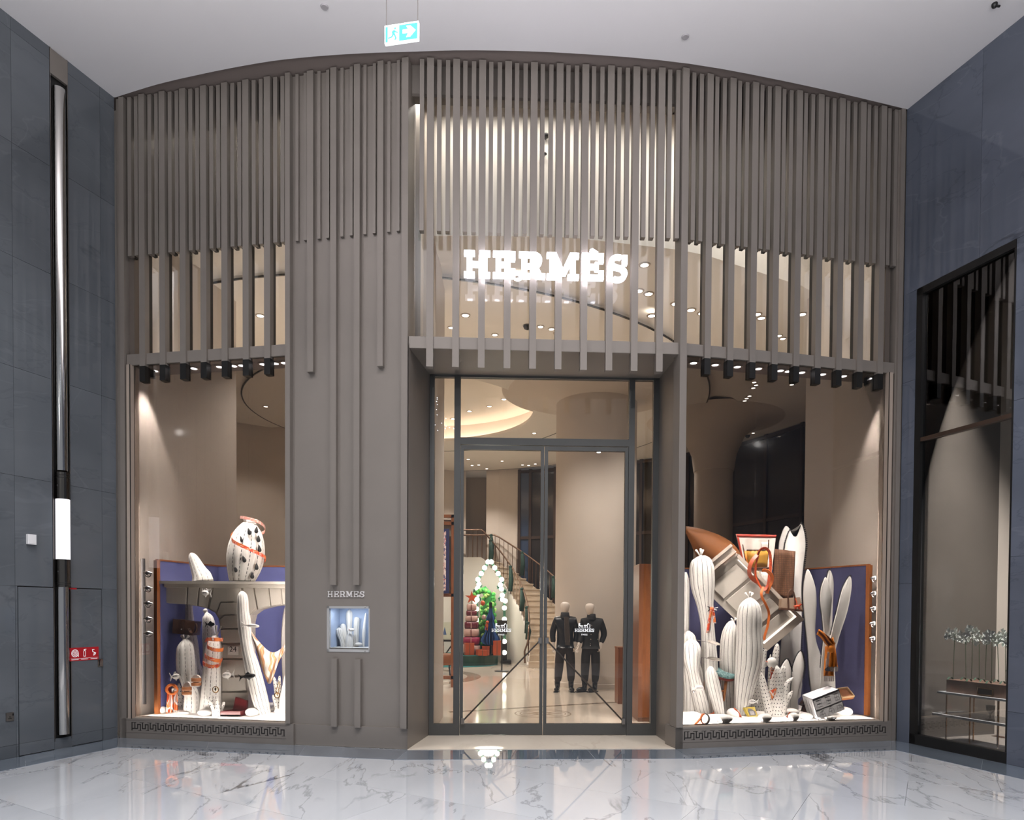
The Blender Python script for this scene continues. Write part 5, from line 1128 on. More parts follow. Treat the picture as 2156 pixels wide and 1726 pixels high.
def fish(label, c, head, tail, hh, Y, m, hang=True, fins=1):
    a, b_ = A2(c, *head, Y), A2(c, *tail, Y); d = b_ - a; L = d.length; d.normalize(); up = V((-d.z, 0, d.x)); up = up if up.z > 0 else -up; s = M(Y) / 3.197; h = hh * s
    t = thing('ornament_fish', label, 'fish', (a + b_) / 2); bd = a + d * L * .36; ang = math.atan2(d.z, d.x)
    MB().ball(bd, L * .37, h * .35, h * .5, 18, 10, Matrix.Rotation(-ang, 3, 'Y')).build('body', m, t, True)
    k = a + d * L * .68; th = V((0, .012, 0))
    b = MB(); b.prism([k + up * h * .12, a + d * L * .84 + up * h * .2, b_ + up * h * .72 + d * L * .02, a + d * L * .9 + up * h * .02, b_ - up * h * .72, a + d * L * .84 - up * h * .2, k - up * h * .12], th).build('tail_fin', m, t)
    if fins:
        q = a + d * L * .28; MB().prism([q + up * h * .4, q + up * h * .85 + d * L * .12, q + d * L * .30 + up * h * .6, q + d * L * .28 + up * h * .3], th).build('dorsal_fin', m, t)
        MB().prism([q - up * h * .35, q - up * h * .8 + d * L * .14, q + d * L * .2 - up * h * .35], th).build('belly_fin', m, t)
    ln = MB()
    for f in (.0, .22): ln.tube([bd - d * L * .22 + up * h * f + V((0, -h * .34, 0)), bd + d * L * .24 + up * h * f * .5 + V((0, -h * .30, 0))], .0025, 5)
    ln.build('gill_line', felt_b if m is not black else steel, t); MB().ball(a + d * L * .10 + up * h * .08 + V((0, -h * .22, 0)), h * .05, n=8, m=6).build('eye', felt_b if m is not black else felt, t)
    if hang: wire(bd + up * h * .4, t)
    return t
def offset_in(poly, d):
    k = len(poly); out = []
    area = sum(poly[i][0] * poly[(i + 1) % k][1] - poly[(i + 1) % k][0] * poly[i][1] for i in range(k)); sg = 1 if area > 0 else -1
    for i in range(k):
        a, b, c = poly[i - 1], poly[i], poly[(i + 1) % k]; t = V((c[0] - a[0], c[1] - a[1])); L = t.length or 1; out.append((b[0] - t.y / L * d * sg, b[1] + t.x / L * d * sg))
    return out
def leaf(label, c, outline, Y, th=.09, beads=None, group=None, nm='felt_leaf', m=None, parent=None, name_part='pad', inset=8, grow=1.0, lean=0.0):
    """stuffed cut-out leaf: outline in zoom pixels, real thickness, rounded rim; beads = [(i0, i1)] outline ranges carrying black teeth"""
    sm = [tuple(p) for p in crom(outline, 3, True)]; k = len(sm)
    t = parent or thing(nm, label, 'leaf', A2(c, *max(outline, key=lambda p: p[1]), Y), group)
    r1, r2 = offset_in(sm, inset * .45), offset_in(sm, inset)
    b = MB(); zmin = max(p[1] for p in sm); H = zmin - min(p[1] for p in sm)
    def ring(poly, dy): return [A2(c, x, y, Y + dy + lean * (zmin - y) / H) for x, y in poly]
    rs = [ring(r2, -th / 2), ring(r1, -th * .42), ring(sm, -th * .1), ring(sm, th * .1), ring(r1, th * .42), ring(r2, th / 2)]
    o = b.add([p for r in rs for p in r], [])
    for q in range(5):
        for j in range(k): b.f.append((o + q * k + j, o + q * k + (j + 1) % k, o + (q + 1) * k + (j + 1) % k, o + (q + 1) * k + j))
    b.f.append(tuple(o + j for j in reversed(range(k)))); b.f.append(tuple(o + 5 * k + j for j in range(k)))
    b.build(name_part, m or felt, t, 50)
    if beads:
        bb = MB(); s = M(Y) / 3.197
        for i0, i1 in beads:
            path = [sm[j % k] for j in range(i0 * 3, i1 * 3 + 1)]; acc = 0.0; nxt = 0.0
            for p, q in zip(path, path[1:]):
                dx, dy = q[0] - p[0], q[1] - p[1]; L = math.hypot(dx, dy)
                while nxt < acc + L and L > 0:
                    f = (nxt - acc) / L; x, y = p[0] + dx * f, p[1] + dy * f; w_ = A2(c, x, y, Y + lean * (zmin - y) / H); tv = V((dx / L, 0, -dy / L)); nv = V((tv.z, 0, -tv.x))
                    bb.cbox(w_ + V((0, -.012, 0)), tv * 3.0 * s * grow, nv * 5.0 * s * grow, (0, .02, 0)); nxt += 10.5 * grow
                acc += L
            bb.tube([A2(c, x, y, Y - .004 + lean * (zmin - y) / H) for x, y in path], 2.2 * s * grow, 5)
        o = bb.build('stitched_edge', felt_b, t); o['kind'] = 'stuff'
    return t
# ---- display bases and screens
def sand(nm, F, u0, u1, yb, lab, seed):
    r = random.Random(seed); P0, P1 = F.P(u0, -.09, 0), F.P(u1, -.09, 0); rows = []; nx, ny = 40, 18
    bumps = [(r.random(), r.uniform(.15, .9), r.uniform(.05, .12), r.uniform(.01, .05)) for _ in range(14)]
    for j in range(ny + 1):
        row = []
        for i in range(nx + 1):
            s, t_ = i / nx, j / ny; p = P0.lerp(P1, s); y = p.y + (yb - p.y) * t_
            z = FLZ - .006 + sum(h * math.exp(-((s - a) ** 2 + ((t_ - b_) * .6) ** 2) / w_ ** 2) for a, b_, w_, h in bumps) * min(1, t_ * 6)
            row.append(V((p.x + (.5 - s) * .5 * t_, y, z)))
        rows.append(row)
    o = MB().grid(rows).build(nm, sandm, None, True, label=lab, cat='sand', kind='stuff'); return o
for F, u0, u1, nm in ((F1, .30, 2.395, 'left'), (F4, .085, 2.96, 'right')):
    a, b_ = F.P(u0, -.31, 0), F.P(u1, -.31, 0)
    MB().prism([a, b_, V((b_.x - .12, 10.6, 0)), V((a.x + .16, 10.6, 0))], (0, 0, FLZ - .012)).build('display_plinth', felt, None, label='low white raised base of the %s window display' % nm, cat='plinth')
sand('sand_bed', F1, .31, 2.39, 10.38, 'white sand spread over the left display base', 4)
sand('sand_bed', F4, .09, 2.95, 10.38, 'white sand spread over the right display base', 9)
def screen(label, front, corner, endx, top, sgn, blue_card=None):
    blue_card = blue_card or MATS['blue_card']
    t = thing('backdrop_screen', label, 'screen', (corner[0], corner[1], FLZ)); f, k = V((*front, 0)), V((*corner, 0)); FW = Facet(front, corner) if sgn > 0 else Facet(corner, front)
    MB().fbox(FW, 0, FW.L, -.02, .02, FLZ, top).build('wing_panel', blue_card, t)
    MB().box((min(corner[0], endx), corner[1], FLZ), (max(corner[0], endx), corner[1] + .04, top)).build('back_panel', blue_card, t)
    u_ = -.0 if sgn > 0 else FW.L; MB().fbox(FW, u_ - .03, u_ + .03, -.026, .026, FLZ, top + .004).build('edge_trim', tan_edge, t)
    MB().fbox(FW, 0, FW.L, -.024, .024, top, top + .02).build('top_trim', tan_edge, t); MB().box((min(corner[0], endx), corner[1] - .004, top), (max(corner[0], endx), corner[1] + .044, top + .02)).build('top_trim', tan_edge, t)
    return t
TZ = AT(328, 1180, 9.2).z
screen('blue card screen with tan leather edge behind the left display', (-4.785, 9.2), (-4.49, 10.40), -2.66, TZ, 1)
screen('blue card screen with tan leather edge behind the right display', (4.925, 9.43), (4.50, 10.46), 2.62, AT(1826, 1190, 9.43).z, -1, blue_card_shaded)
# silver shell hooks on their metal rails
def hook_rail(c, x, y0, y1, Y, ys, side, cx):
    p0, p1 = A2(c, x, y0, Y), A2(c, cx, y1, Y); t = thing('hook_rail', 'upright brushed steel rail with five silver shell hooks beside the %s display' % side, 'rail', p1)
    MB().strip([p1, p0], V((.024, 0, 0)), .012).build('strip', mat('rail_grey', '#4d4949', .6, .2), t)
    s = 1 if side == 'left' else -1
    for y in ys:
        f = (y - y0) / (y1 - y0); p = p0.lerp(p1, f) + V((s * .012, -.03, 0)); b = MB()
        b.lathe(p + V((s * .072, -.02, 0)), [(0, -.066), (.014, -.055), (.018, -.035), (.034, -.016), (.039, 0), (.034, .016), (.018, .038), (.010, .06), (0, .066)], 12, axis='X'); kb_ = b.build('shell_knob', silver, t, True)
        b = MB(); q = p + V((s * .075, -.03, -.025)); b.tube([q + V((.038 * math.cos(a), .01, .028 * math.sin(a))) for a in [k * PI / 8 for k in range(17)]], .007, 6); b.build('ring', silver, kb_, True); MB().tube([p + V((0, .02, 0)), p + V((s * .03, -.02, 0))], .014, 8).build('stem', silver, kb_)
    return t
hook_rail(ZL, 197, 370, 1350, 9.10, (468, 568, 670, 772, 870), 'left', 206)
hook_rail(ZR, 1380, 405, 1382, 9.33, (502, 603, 703, 804, 904), 'right', 1362)

# ------------------------------------------------------------------ LEFT DISPLAY
YM = 9.34
man = thing('stone_mantel', 'grey painted mantel of raised stone blocks with two arches in the left display', 'mantel', A2(ZL, 800, 1425, YM))
core = [(338, 558), (1222, 558), (1222, 675), (1130, 682), (1050, 692), (965, 714), (918, 748), (905, 800), (905, 1440), (722, 1440), (718, 850), (706, 775), (680, 735), (630, 706), (560, 690), (490, 679), (338, 670)]
MB().prism([A2(ZL, x, y, YM + .03) for x, y in core], (0, .26, 0)).build('core', mantel_m, man)
stones = [[(338, 558), (493, 562), (488, 677), (338, 668)], [(500, 562), (572, 562), (558, 690), (494, 679)], [(578, 562), (658, 560), (628, 705), (566, 690)], [(666, 560), (860, 560), (850, 658), (715, 660), (684, 733), (640, 708)], [(866, 560), (934, 558), (960, 700), (918, 742), (880, 680)], [(942, 558), (1034, 560), (1050, 690), (968, 712)], [(1042, 560), (1118, 560), (1125, 682), (1057, 690)], [(1126, 560), (1225, 560), (1225, 674), (1133, 680)],
          [(717, 668), (846, 664), (850, 746), (741, 744), (708, 774), (692, 742)], [(742, 753), (850, 755), (856, 838), (735, 838), (713, 846), (709, 784)], [(714, 852), (736, 846), (858, 846), (862, 938), (722, 940)], [(722, 948), (866, 948), (870, 1040), (722, 1042)], [(722, 1050), (876, 1052), (882, 1155), (722, 1160)], [(722, 1168), (886, 1165), (892, 1258), (722, 1262)], [(722, 1270), (898, 1270), (898, 1366), (722, 1362)], [(718, 1372), (905, 1375), (905, 1436), (718, 1436)]]
for q in stones:
    cxm = sum(p[0] for p in q) / len(q); cym = sum(p[1] for p in q) / len(q); f = lambda p, g: (cxm + (p[0] - cxm) * g, cym + (p[1] - cym) * g)
    b = MB(); k = len(q); bk = [A2(ZL, *f(p, .985), YM + .035) for p in q]; fr = [A2(ZL, *f(p, .975), YM + .008) for p in q]; f2 = [A2(ZL, *f(p, .93), YM) for p in q]
    o = b.add(bk + fr + f2, []); b.f += [(o + r * k + j, o + r * k + (j + 1) % k, o + (r + 1) * k + (j + 1) % k, o + (r + 1) * k + j) for r in range(2) for j in range(k)]; b.f += [tuple(o + 2 * k + j for j in range(k))]; b.build('stone', mantel_m, man)
sA, sB = A2(ZL, 303, 520, 9.22), A2(ZL, 303, 548, 9.22); sx1 = A2(ZL, 1225, 520, 9.22).x
MZ = sA.z; MB().box((sA.x, 9.20, sB.z + .02), (sx1, 9.72, MZ)).build('shelf', mantel_m, man); MB().box((sA.x + .05, 9.26, sB.z - .03), (sx1, 9.64, sB.z + .02)).build('shelf_moulding', mantel_m, man)
pq = thing('number_plaque', 'small white number plaque on the mantel pier', 'plaque', A2(ZL, 800, 1018, YM - .02)); pa_, pb_ = A2(ZL, 767, 1018, YM - .02), A2(ZL, 835, 963, YM - .02)
MB().box((pa_.x, YM - .02, pa_.z), (pb_.x, YM - .001, pb_.z)).build('plate', pebble_m, pq)
tm_ = text_mesh('24', .10, .0008); tm_.materials.append(felt_b); o = put('number', tm_, pq, V(((pa_.x + pb_.x) / 2, YM - .021, pa_.z + .045))); o.rotation_euler = (PI / 2, 0, 0)
# on the mantel shelf
cactus('short dashed white cactus leaning on the mantel shelf', ZL, [(597, 521, 66), (590, 490, 60), (570, 450, 48), (548, 400, 38), (530, 360, 28), (520, 340, 16), (516, 333, 4)], 9.48, dashed, 11)
bar_ = cactus('big barrel shaped dashed cactus with black seeds on the mantel shelf', ZL, [(862, 521, 80), (865, 490, 90), (875, 430, 108), (886, 360, 118), (895, 280, 112), (905, 200, 88), (912, 150, 55), (916, 128, 36)], 9.50, dashed, 13)
b = MB(); p = A2(ZL, 917, 128, 9.50); b.lathe(p, [(.085, -.02), (.075, 0), (.095, .045), (.085, .045), (.065, .0)], 20); b.build('frill', dashed if False else felt, bar_, True)
for x, y in [(568, 455), (730, 505), (862, 475), (583, 645), (900, 635), (917, 815), (635, 1005), (865, 1140), (483, 1185), (785, 1300), (355, 1005), (375, 760), (445, 575)]:
    zx, zy = (440 + x / 8.63 - 240) * 3.1975, (1060 + y / 8.63 - 1060) * 3.1975
    sp_c = [(862, 521, 80), (875, 430, 108), (886, 360, 118), (895, 280, 112), (905, 200, 88), (912, 150, 55)]; sp_s = sorted(sp_c, key=lambda r: r[1]); lo_ = max([r for r in sp_s if r[1] <= zy] or [sp_s[0]], key=lambda r: r[1]); hi_ = min([r for r in sp_s if r[1] >= zy] or [sp_s[-1]], key=lambda r: r[1]); f_ = (zy - lo_[1]) / max(1e-6, hi_[1] - lo_[1]); q = tuple(a_ + (b_ - a_) * f_ for a_, b_ in zip(lo_, hi_)); off = max(-.98, min(.98, (zx - q[0]) / q[2])); s = M(9.50) / 3.197
    dep = math.sqrt(1 - off * off) * q[2] * s; ctr = A2(ZL, zx, zy, 9.50 - dep * 1.04 - .02); b = MB(); rt = Matrix.Rotation(off * 1.1, 3, 'Z'); tilt = Matrix.Rotation(random.uniform(-.4, .4), 3, 'Y')
    prof_ = [(0, .05), (.012, .03), (.024, 0), (.03, -.025), (.02, -.045), (0, -.05)]; o = len(b.v)
    for r, z in prof_:
        for j in range(8): a = j * PI / 4; b.v.append(ctr + rt @ (tilt @ V((r * math.cos(a), r * .6 * math.sin(a), z))))
    for i in range(5):
        for j in range(8): b.f.append((o + i * 8 + j, o + i * 8 + (j + 1) % 8, o + (i + 1) * 8 + (j + 1) % 8, o + (i + 1) * 8 + j))
    b.build('seed', felt_b, bar_.children[0], True)
ribm = printed('orange_ribbon', ['#c8401c', '#e36a2a', '#d9c9c2', '#b83218', '#e27a35'], 14); ribp = printed('pink_ribbon', ['#c07a6c', '#d9a79a', '#b65a4c', '#e3c7bd'], 30)
def band(label, c, pts, Y, hwpx, m, ys=None, nm='silk_ribbon'):
    s = M(Y) / 3.197; sm = crom([(x, y, dy) for x, y, dy in pts], 5); w3 = [A2(c, x, y, Y + dy) for x, y, dy in sm]; b = MB(); b.strip(w3, V((0, .25, 1)).normalized() * hwpx * s, .005)
    return b.build(nm, m, None, 50, label=label, cat='ribbon')
band('orange printed ribbon sash around the barrel cactus', ZL, [(800, 200, .12), (786, 225, 0), (810, 258, -.30), (880, 293, -.40), (950, 325, -.36), (1010, 355, -.15), (1022, 375, .0), (1005, 392, .1)], 9.50, 11, ribm)
band('pink checked ribbon curling over the barrel cactus top', ZL, [(850, 92, .1), (880, 95, -.1), (930, 108, -.2), (985, 130, -.15), (1015, 160, .0), (1012, 190, .05), (985, 203, .1)], 9.50, 10, ribp)
# floor cacti
cactus('tall wavy dashed cactus standing behind the brown bag', ZL, [(590, 1420, 62), (575, 1300, 52), (560, 1180, 52), (535, 1080, 42), (525, 1000, 44), (518, 920, 40), (505, 830, 36), (500, 740, 30), (498, 690, 28), (498, 600, 24), (497, 560, 8)], 9.76, dashed, 9)
cactus('tied dashed cactus in front of the tall wavy one', ZL, [(525, 1425, 56), (530, 1300, 54), (508, 1230, 44), (492, 1130, 62), (487, 1040, 64), (485, 965, 56), (479, 930, 34), (474, 914, 12)], 9.30, dashed, 10, tie=((473, 915), (472, 884), 26))
cactus('slim dashed cactus with small round head under the left arch', ZL, [(648, 1400, 46), (645, 1200, 44), (643, 1000, 42), (640, 900, 42), (638, 820, 40), (630, 765, 32), (622, 738, 12), (616, 728, 14), (615, 716, 15), (615, 706, 6)], 9.92, dashed, 9)
cactus('dashed cactus wrapped in orange ribbons beside the pier', ZL, [(648, 1418, 70), (655, 1250, 60), (661, 1100, 56), (668, 1020, 56), (674, 960, 48), (682, 905, 26), (690, 882, 8)], 9.28, dashed, 10, tie=((692, 885), (697, 820), 18))
for i, pts in enumerate([[(612, 925, 0), (630, 912, -.16), (680, 915, -.22), (728, 915, -.12), (732, 918, 0)], [(628, 935, 0), (632, 965, -.18), (680, 985, -.24), (730, 985, -.12), (733, 975, 0)], [(610, 1010, 0), (618, 1030, -.2), (665, 1050, -.26), (715, 1058, -.15), (730, 1045, 0)], [(598, 1050, 0), (604, 1078, -.2), (650, 1096, -.27), (700, 1092, -.18), (718, 1075, 0)]]):
    band('orange ribbon wrap %s on the ribbon wrapped cactus' % ('topmost', 'second from top', 'third from top', 'lowest')[i], ZL, pts, 9.28, 12, ribm)
cactus('curving black lined cactus in front of the mantel pier', ZL, [(1020, 1438, 40), (985, 1320, 50), (955, 1200, 50), (925, 1080, 46), (900, 980, 40), (885, 880, 40), (877, 800, 42), (870, 725, 37), (867, 660, 36), (864, 612, 28), (861, 588, 6)], 9.14, lined, 12)
leaf('narrow white felt leaf at the right edge of the left display', ZL, [(1160, 1420), (1140, 1300), (1128, 1050), (1125, 900), (1135, 760), (1152, 690), (1165, 720), (1190, 900), (1195, 1420)], 9.70, .08)
cactus('pale lined cactus at the far right of left display', ZL, [(1150, 1440, 40), (1150, 1330, 34), (1160, 1220, 24), (1172, 1120, 12), (1180, 1060, 4)], 9.15, felt, 8)
coral('dotted white coral fingers in front of the ribbon wrapped cactus', ZL, [[(690, 1438, 28), (672, 1380, 16), (650, 1340, 12), (632, 1305, 9), (630, 1296, 3)], [(690, 1438, 26), (682, 1380, 14), (668, 1320, 10), (666, 1295, 4)], [(692, 1438, 26), (698, 1380, 15), (695, 1330, 12), (694, 1312, 4)], [(700, 1438, 24), (722, 1390, 12), (738, 1345, 10), (740, 1334, 3)]], 9.05)
coral('dotted white coral behind the orange knotted scarf', ZL, [[(462, 1420, 24), (450, 1330, 18), (440, 1250, 14), (436, 1210, 5)], [(450, 1420, 22), (430, 1330, 14), (400, 1260, 11), (372, 1195, 8), (368, 1188, 3)]], 9.42)
coral('dotted white coral with a gold chain by the right arch', ZL, [[(1105, 1400, 26), (1100, 1320, 18), (1090, 1240, 14), (1078, 1180, 10), (1074, 1165, 3)], [(1105, 1400, 24), (1108, 1300, 18), (1112, 1220, 14), (1115, 1160, 6)], [(1105, 1400, 22), (1085, 1340, 12), (1072, 1300, 9), (1068, 1288, 3)], [(1150, 1410, 20), (1152, 1330, 14), (1155, 1270, 10), (1156, 1258, 3)]], 9.28)
t = thing('chain_necklace', 'thin gold chain necklace hanging on dotted coral by the right arch', 'necklace', A2(ZL, 1098, 1285, 9.16)); b = MB(); b.tube([A2(ZL, x, y, 9.16) for x, y in crom([(1112, 1195), (1098, 1235), (1090, 1262), (1098, 1285), (1106, 1262), (1118, 1200)], 5)], .005, 6).build('chain', mat('gold', '#b08a4a', .25, 1.0), t, True); MB().lathe(A2(ZL, 1098, 1290, 9.15), [(.03, -.008), (.042, 0), (.03, .008), (.03, -.008)], 14, axis='Y').build('pendant', MATS['gold'], t, True)
t = thing('bracelet', 'small gold bracelet hung on the ribbon wrapped cactus', 'bracelet', A2(ZL, 683, 1265, 9.10)); MB().lathe(A2(ZL, 683, 1252, 9.10), [(.035, -.006), (.047, 0), (.035, .006), (.035, -.006)], 16, axis='Y').build('hoop', MATS['gold'], t, True); MB().prism(star_mesh(A2(ZL, 683, 1248, 9.085), .025, .010, 4, .01), (0, .01, 0)).build('charm', MATS['gold'], t)
for x, y, hw, hh, lb in ((328, 1390, 32, 25, 'white pebble at the left corner of the left display'), (614, 1406, 50, 24, 'white pebble below the ribbon wrapped cactus'), (932, 1404, 48, 30, 'white pebble between jewel box and lined cactus'), (1106, 1404, 30, 24, 'white pebble under the coral by the right arch'), (1152, 1428, 22, 14, 'small white pebble at right end of the left display'), (470, 1408, 40, 12, 'flat white pebble beside the knotted scarf')):
    pebble(lb, ZL, x, y, hw, hh)
leaf('flat tan and white driftwood shell near the right arch', ZL, [(1052, 1390), (1075, 1362), (1130, 1345), (1165, 1340), (1150, 1372), (1080, 1398)], 9.3, .07, nm='shell', inset=6)
# brown satchel hung in front of the tall cactus
bgY = 9.36; t = thing('leather_satchel', 'dark brown leather satchel hung in the left display', 'bag', A2(ZL, 460, 880, bgY)); fb = [(400, 778), (540, 796), (528, 888), (392, 872)]
P4 = [A2(ZL, x, y, bgY) for x, y in fb]; MB().prism(P4, (0, .22, 0)).build('body', brown_l, t)
f4 = [A2(ZL, x, y, bgY - .012) for x, y in [(398, 776), (545, 794), (536, 862), (394, 846)]]; MB().prism(f4, (0, .012, 0)).build('flap', brown_l, t)
MB().strip([A2(ZL, x, y, bgY - .022) for x, y in ((470, 782), (462, 822), (452, 868))], V((.022, 0, 0)), .008).build('front_strap', brown_l, t); MB().ball(A2(ZL, 455, 845, bgY - .035), .012).build('clasp', chrome, t, True)
MB().strip([A2(ZL, x, y, bgY + dy) for x, y, dy in crom([(540, 800, .05), (560, 815, .05), (566, 845, .05), (555, 868, .05), (535, 872, .05), (520, 865, -.03), (505, 840, -.04)], 4)], V((0, .05, 0)), .01).build('shoulder_strap', brown_l, t, True); MB().ball(A2(ZL, 512, 848, bgY - .04), .014).build('ring', chrome, t, True)
wire(A2(ZL, 440, 782, bgY + .1), t)
fish('small white fish beside the tied cactus', ZL, (442, 1160), (375, 1168), 40, 9.18, felt); fish('white fish in front of the mantel pier', ZL, (728, 1158), (812, 1148), 42, 9.22, felt); fish('black fish crossing the lined cactus', ZL, (952, 1155), (838, 1172), 34, 8.98, black); fish('white swordfish across the lined cactus', ZL, (978, 826), (858, 815), 26, 9.0, felt, fins=0)
t = fish('white spiny fish hanging before the left lintel', ZL, (590, 600), (656, 605), 38, 9.16, felt)
b = MB()
for k in range(6): p = A2(ZL, 600 + k * 8, 588, 9.16); b.tube([p, A2(ZL, 596 + k * 11, 574, 9.16)], .004, 5)
b.build('spines', felt, t)
t = fish('black fish skeleton hanging on the slim dashed cactus', ZL, (678, 812), (612, 812), 26, 9.7, black)
for i, (x, y, r_) in enumerate(((489, 1255, 12), (552, 1195, 8))):
    Y = 9.12; p = A2(ZL, x, y, Y); t = thing('leather_sandal', 'tan leather sandal %s on the tied cactus' % ('lower of the pair' if i == 0 else 'upper of the pair'), 'sandal', p - V((0, 0, .1))); s = M(Y) / 3.197
    ol = [(-24, 36), (-28, 10), (-22, -30), (-6, -52 if i == 0 else -40), (14, -50 if i == 0 else -38), (26, -20), (26, 12), (20, 34), (0, 42)]
    MB().prism([p + V((a * s, .0, -b_ * s)) for a, b_ in crom(ol, 3, True)], (0, .035, 0)).build('sole', felt, t)
    for z0, z1, nm in ((-22, 2, 'top_strap'), (10, 30, 'toe_strap')):
        MB().strip([p + V((a * s, dy, -(z0 + z1) / 2 * s)) for a, dy in ((-29, .02), (-24, -.03), (0, -.055), (24, -.03), (29, .02))], V((0, 0, (z1 - z0) / 2 * s)), .008).build(nm, tan_l, t, True)
    MB().prism([p + V((a * s, -.004, -b_ * s)) for a, b_ in ((-18, 6), (18, 6), (18, 30), (-18, 30))], (0, .003, 0)).build('insole', brown_l, t)
    wire(p + V((0, .03, .15)), t)
silk_or = printed('orange_silk', ['#d9541f', '#f0e6df', '#e9822e', '#b98f86', '#f1ece7', '#e2641f'], 4)
Y = 9.2; t = thing('knotted_scarf', 'orange and white printed scarf knotted at the left of the display', 'scarf', A2(ZL, 390, 1418, Y))
for a in ([(352, 372), (356, 395), (352, 398), (350, 388)], [(398, 418), (400, 428), (405, 425), (395, 425)]):
    rows = [[A2(ZL, a[r][0] + (a[r][1] - a[r][0]) * k / 5, yy, Y + .02 * math.sin(k * 2 + r)) for k in range(6)] for r, yy in zip(range(4), (1240, 1300, 1360, 1418))]
    MB().grid(rows, .02).build('tail', silk_or, t, True)
b = MB(); c_ = A2(ZL, 390, 1250, Y - .02); b.tube([c_ + V((.07 * math.cos(k * PI / 8), -.01 * math.sin(k), .06 * math.sin(k * PI / 8))) for k in range(17)], .02, 8); b.build('knot_ring', orange, t, True); b = MB(); b.tube([c_ + V((.03 + .035 * math.cos(k * PI / 5) * (1 - k / 12), -.02 + .004 * k, -.02 + .045 * math.sin(k * PI / 5) * (1 - k / 14))) for k in range(11)], .016, 8); b.build('knot_core', printed('knot_silk', ['#f0e6df', '#d3c2ba', '#b98f86'], 20), t, True)
top = crom([(925, 860), (985, 940), (1040, 992), (1085, 1000), (1130, 970), (1165, 925), (1200, 900)], 4); botm = crom([(932, 900), (985, 1080), (1028, 1196), (1048, 1212), (1066, 1185), (1115, 1050), (1200, 930)], 4); rows = []
for r in range(9):
    f = r / 8; rows.append([A2(ZL, p[0] + (q[0] - p[0]) * f, p[1] + (q[1] - p[1]) * f, 9.24 + .04 * math.sin(i * .9 + r * .8) - .08 * math.sin(PI * f)) for i, (p, q) in enumerate(zip(top, botm))])
MB().grid(rows, .012).build('draped_scarf', printed('marbled_silk', ['#eadfd3', '#d98a3c', '#e9c79a', '#c56a2c', '#f0e7dc'], 2.2, wave=True), None, True, label='orange marbled silk scarf draped between lined cactus and the window edge', cat='scarf')
Y = yfl(ZL, 800, 1432); t = thing('jewel_box', 'open dark red jewellery box on the sand by the pier', 'box', A2(ZL, 800, 1432, Y)); redb = mat('red_lacquer', '#5a1c1e', .3); redl = mat('red_lining', '#8c3a34', .7)
q0, q1, q2, q3 = A2(ZL, 716, 1412, Y), A2(ZL, 850, 1436, Y), A2(ZL, 888, 1412, Y + .1), A2(ZL, 800, 1388, Y + .16)
for z in (q0, q1, q2, q3): z.z = FLZ
up = V((0, 0, .07)); b = MB(); b.hexa([q0, q1, q2, q3] + [q0 + up * .3, q1 + up * .3, q2 + up * .3, q3 + up * .3]); 
for a_, c_ in ((q0, q1), (q1, q2), (q2, q3), (q3, q0)):
    i_ = (q0 + q2) / 2; n_ = .06; b.hexa([a_, c_, c_.lerp(i_, n_), a_.lerp(i_, n_), a_ + up, c_ + up, c_.lerp(i_, n_) + up, a_.lerp(i_, n_) + up])
b.build('tray', redb, t); MB().hexa([p.lerp((q0 + q2) / 2, .08) + up * .3 for p in (q0, q1, q2, q3)] + [p.lerp((q0 + q2) / 2, .08) + up * .5 for p in (q0, q1, q2, q3)]).build('lining', redl, t)
h0, h1 = q3 + up, q2 + up; l0, l1 = A2(ZL, 818, 1302, Y + .2), A2(ZL, 893, 1326, Y + .14); bk_ = V((.012, .025, 0)); MB().hexa([h0, h1, h1 + bk_, h0 + bk_, l0, l1, l1 + bk_, l0 + bk_]).build('lid', redb, t)
for k in range(3): MB().ball(q0.lerp(q2, .4 + .12 * k) + up * .7, .016, n=8, m=6).build('jewel', MATS['gold'], t, True)
# ------------------------------------------------------------------ RIGHT DISPLAY
cactus('tall lined cactus with a sprigged knot at the left of right display', ZR, [(245, 1440, 54), (240, 1200, 52), (235, 1050, 52), (228, 920, 46), (220, 800, 44), (206, 680, 54), (192, 570, 74), (186, 480, 80), (183, 420, 76), (181, 375, 58), (178, 352, 22)], 9.62, lined, 14, tie=((176, 352), (172, 305), 24))
cactus('narrow lined cactus half hidden by the left window edge', ZR, [(78, 1440, 26), (74, 1000, 26), (72, 850, 26), (76, 700, 24), (80, 600, 22), (80, 520, 20), (76, 462, 6)], 9.75, lined, 9)
cactus('round shouldered lined cactus behind the front left one', ZR, [(120, 1440, 60), (120, 1250, 56), (112, 1100, 62), (100, 960, 52), (96, 890, 40), (94, 856, 8)], 9.58, lined, 12)
cactus('leaning lined cactus with a white fish at front left', ZR, [(192, 1418, 46), (170, 1320, 48), (142, 1210, 40), (125, 1125, 40), (118, 1060, 54), (115, 990, 62), (112, 940, 46), (108, 912, 8)], 9.38, lined, 12)
cactus('bulging lined cactus behind the fish cactus', ZR, [(165, 1440, 40), (168, 1250, 30), (165, 1180, 34), (160, 1120, 28), (150, 1070, 8)], 9.62, lined, 10)
cactus('small smooth lined cactus leaning before the stool', ZR, [(308, 1432, 30), (288, 1330, 38), (262, 1220, 42), (248, 1150, 38), (244, 1108, 20), (243, 1094, 5)], 9.2, lined, 11)
cactus('stout lined cactus behind the tall central one', ZR, [(385, 1440, 52), (375, 1250, 56), (366, 1100, 60), (364, 980, 56), (370, 880, 50), (384, 815, 32), (396, 790, 8)], 9.65, lined, 13, tie=((400, 790), (405, 768), 18))
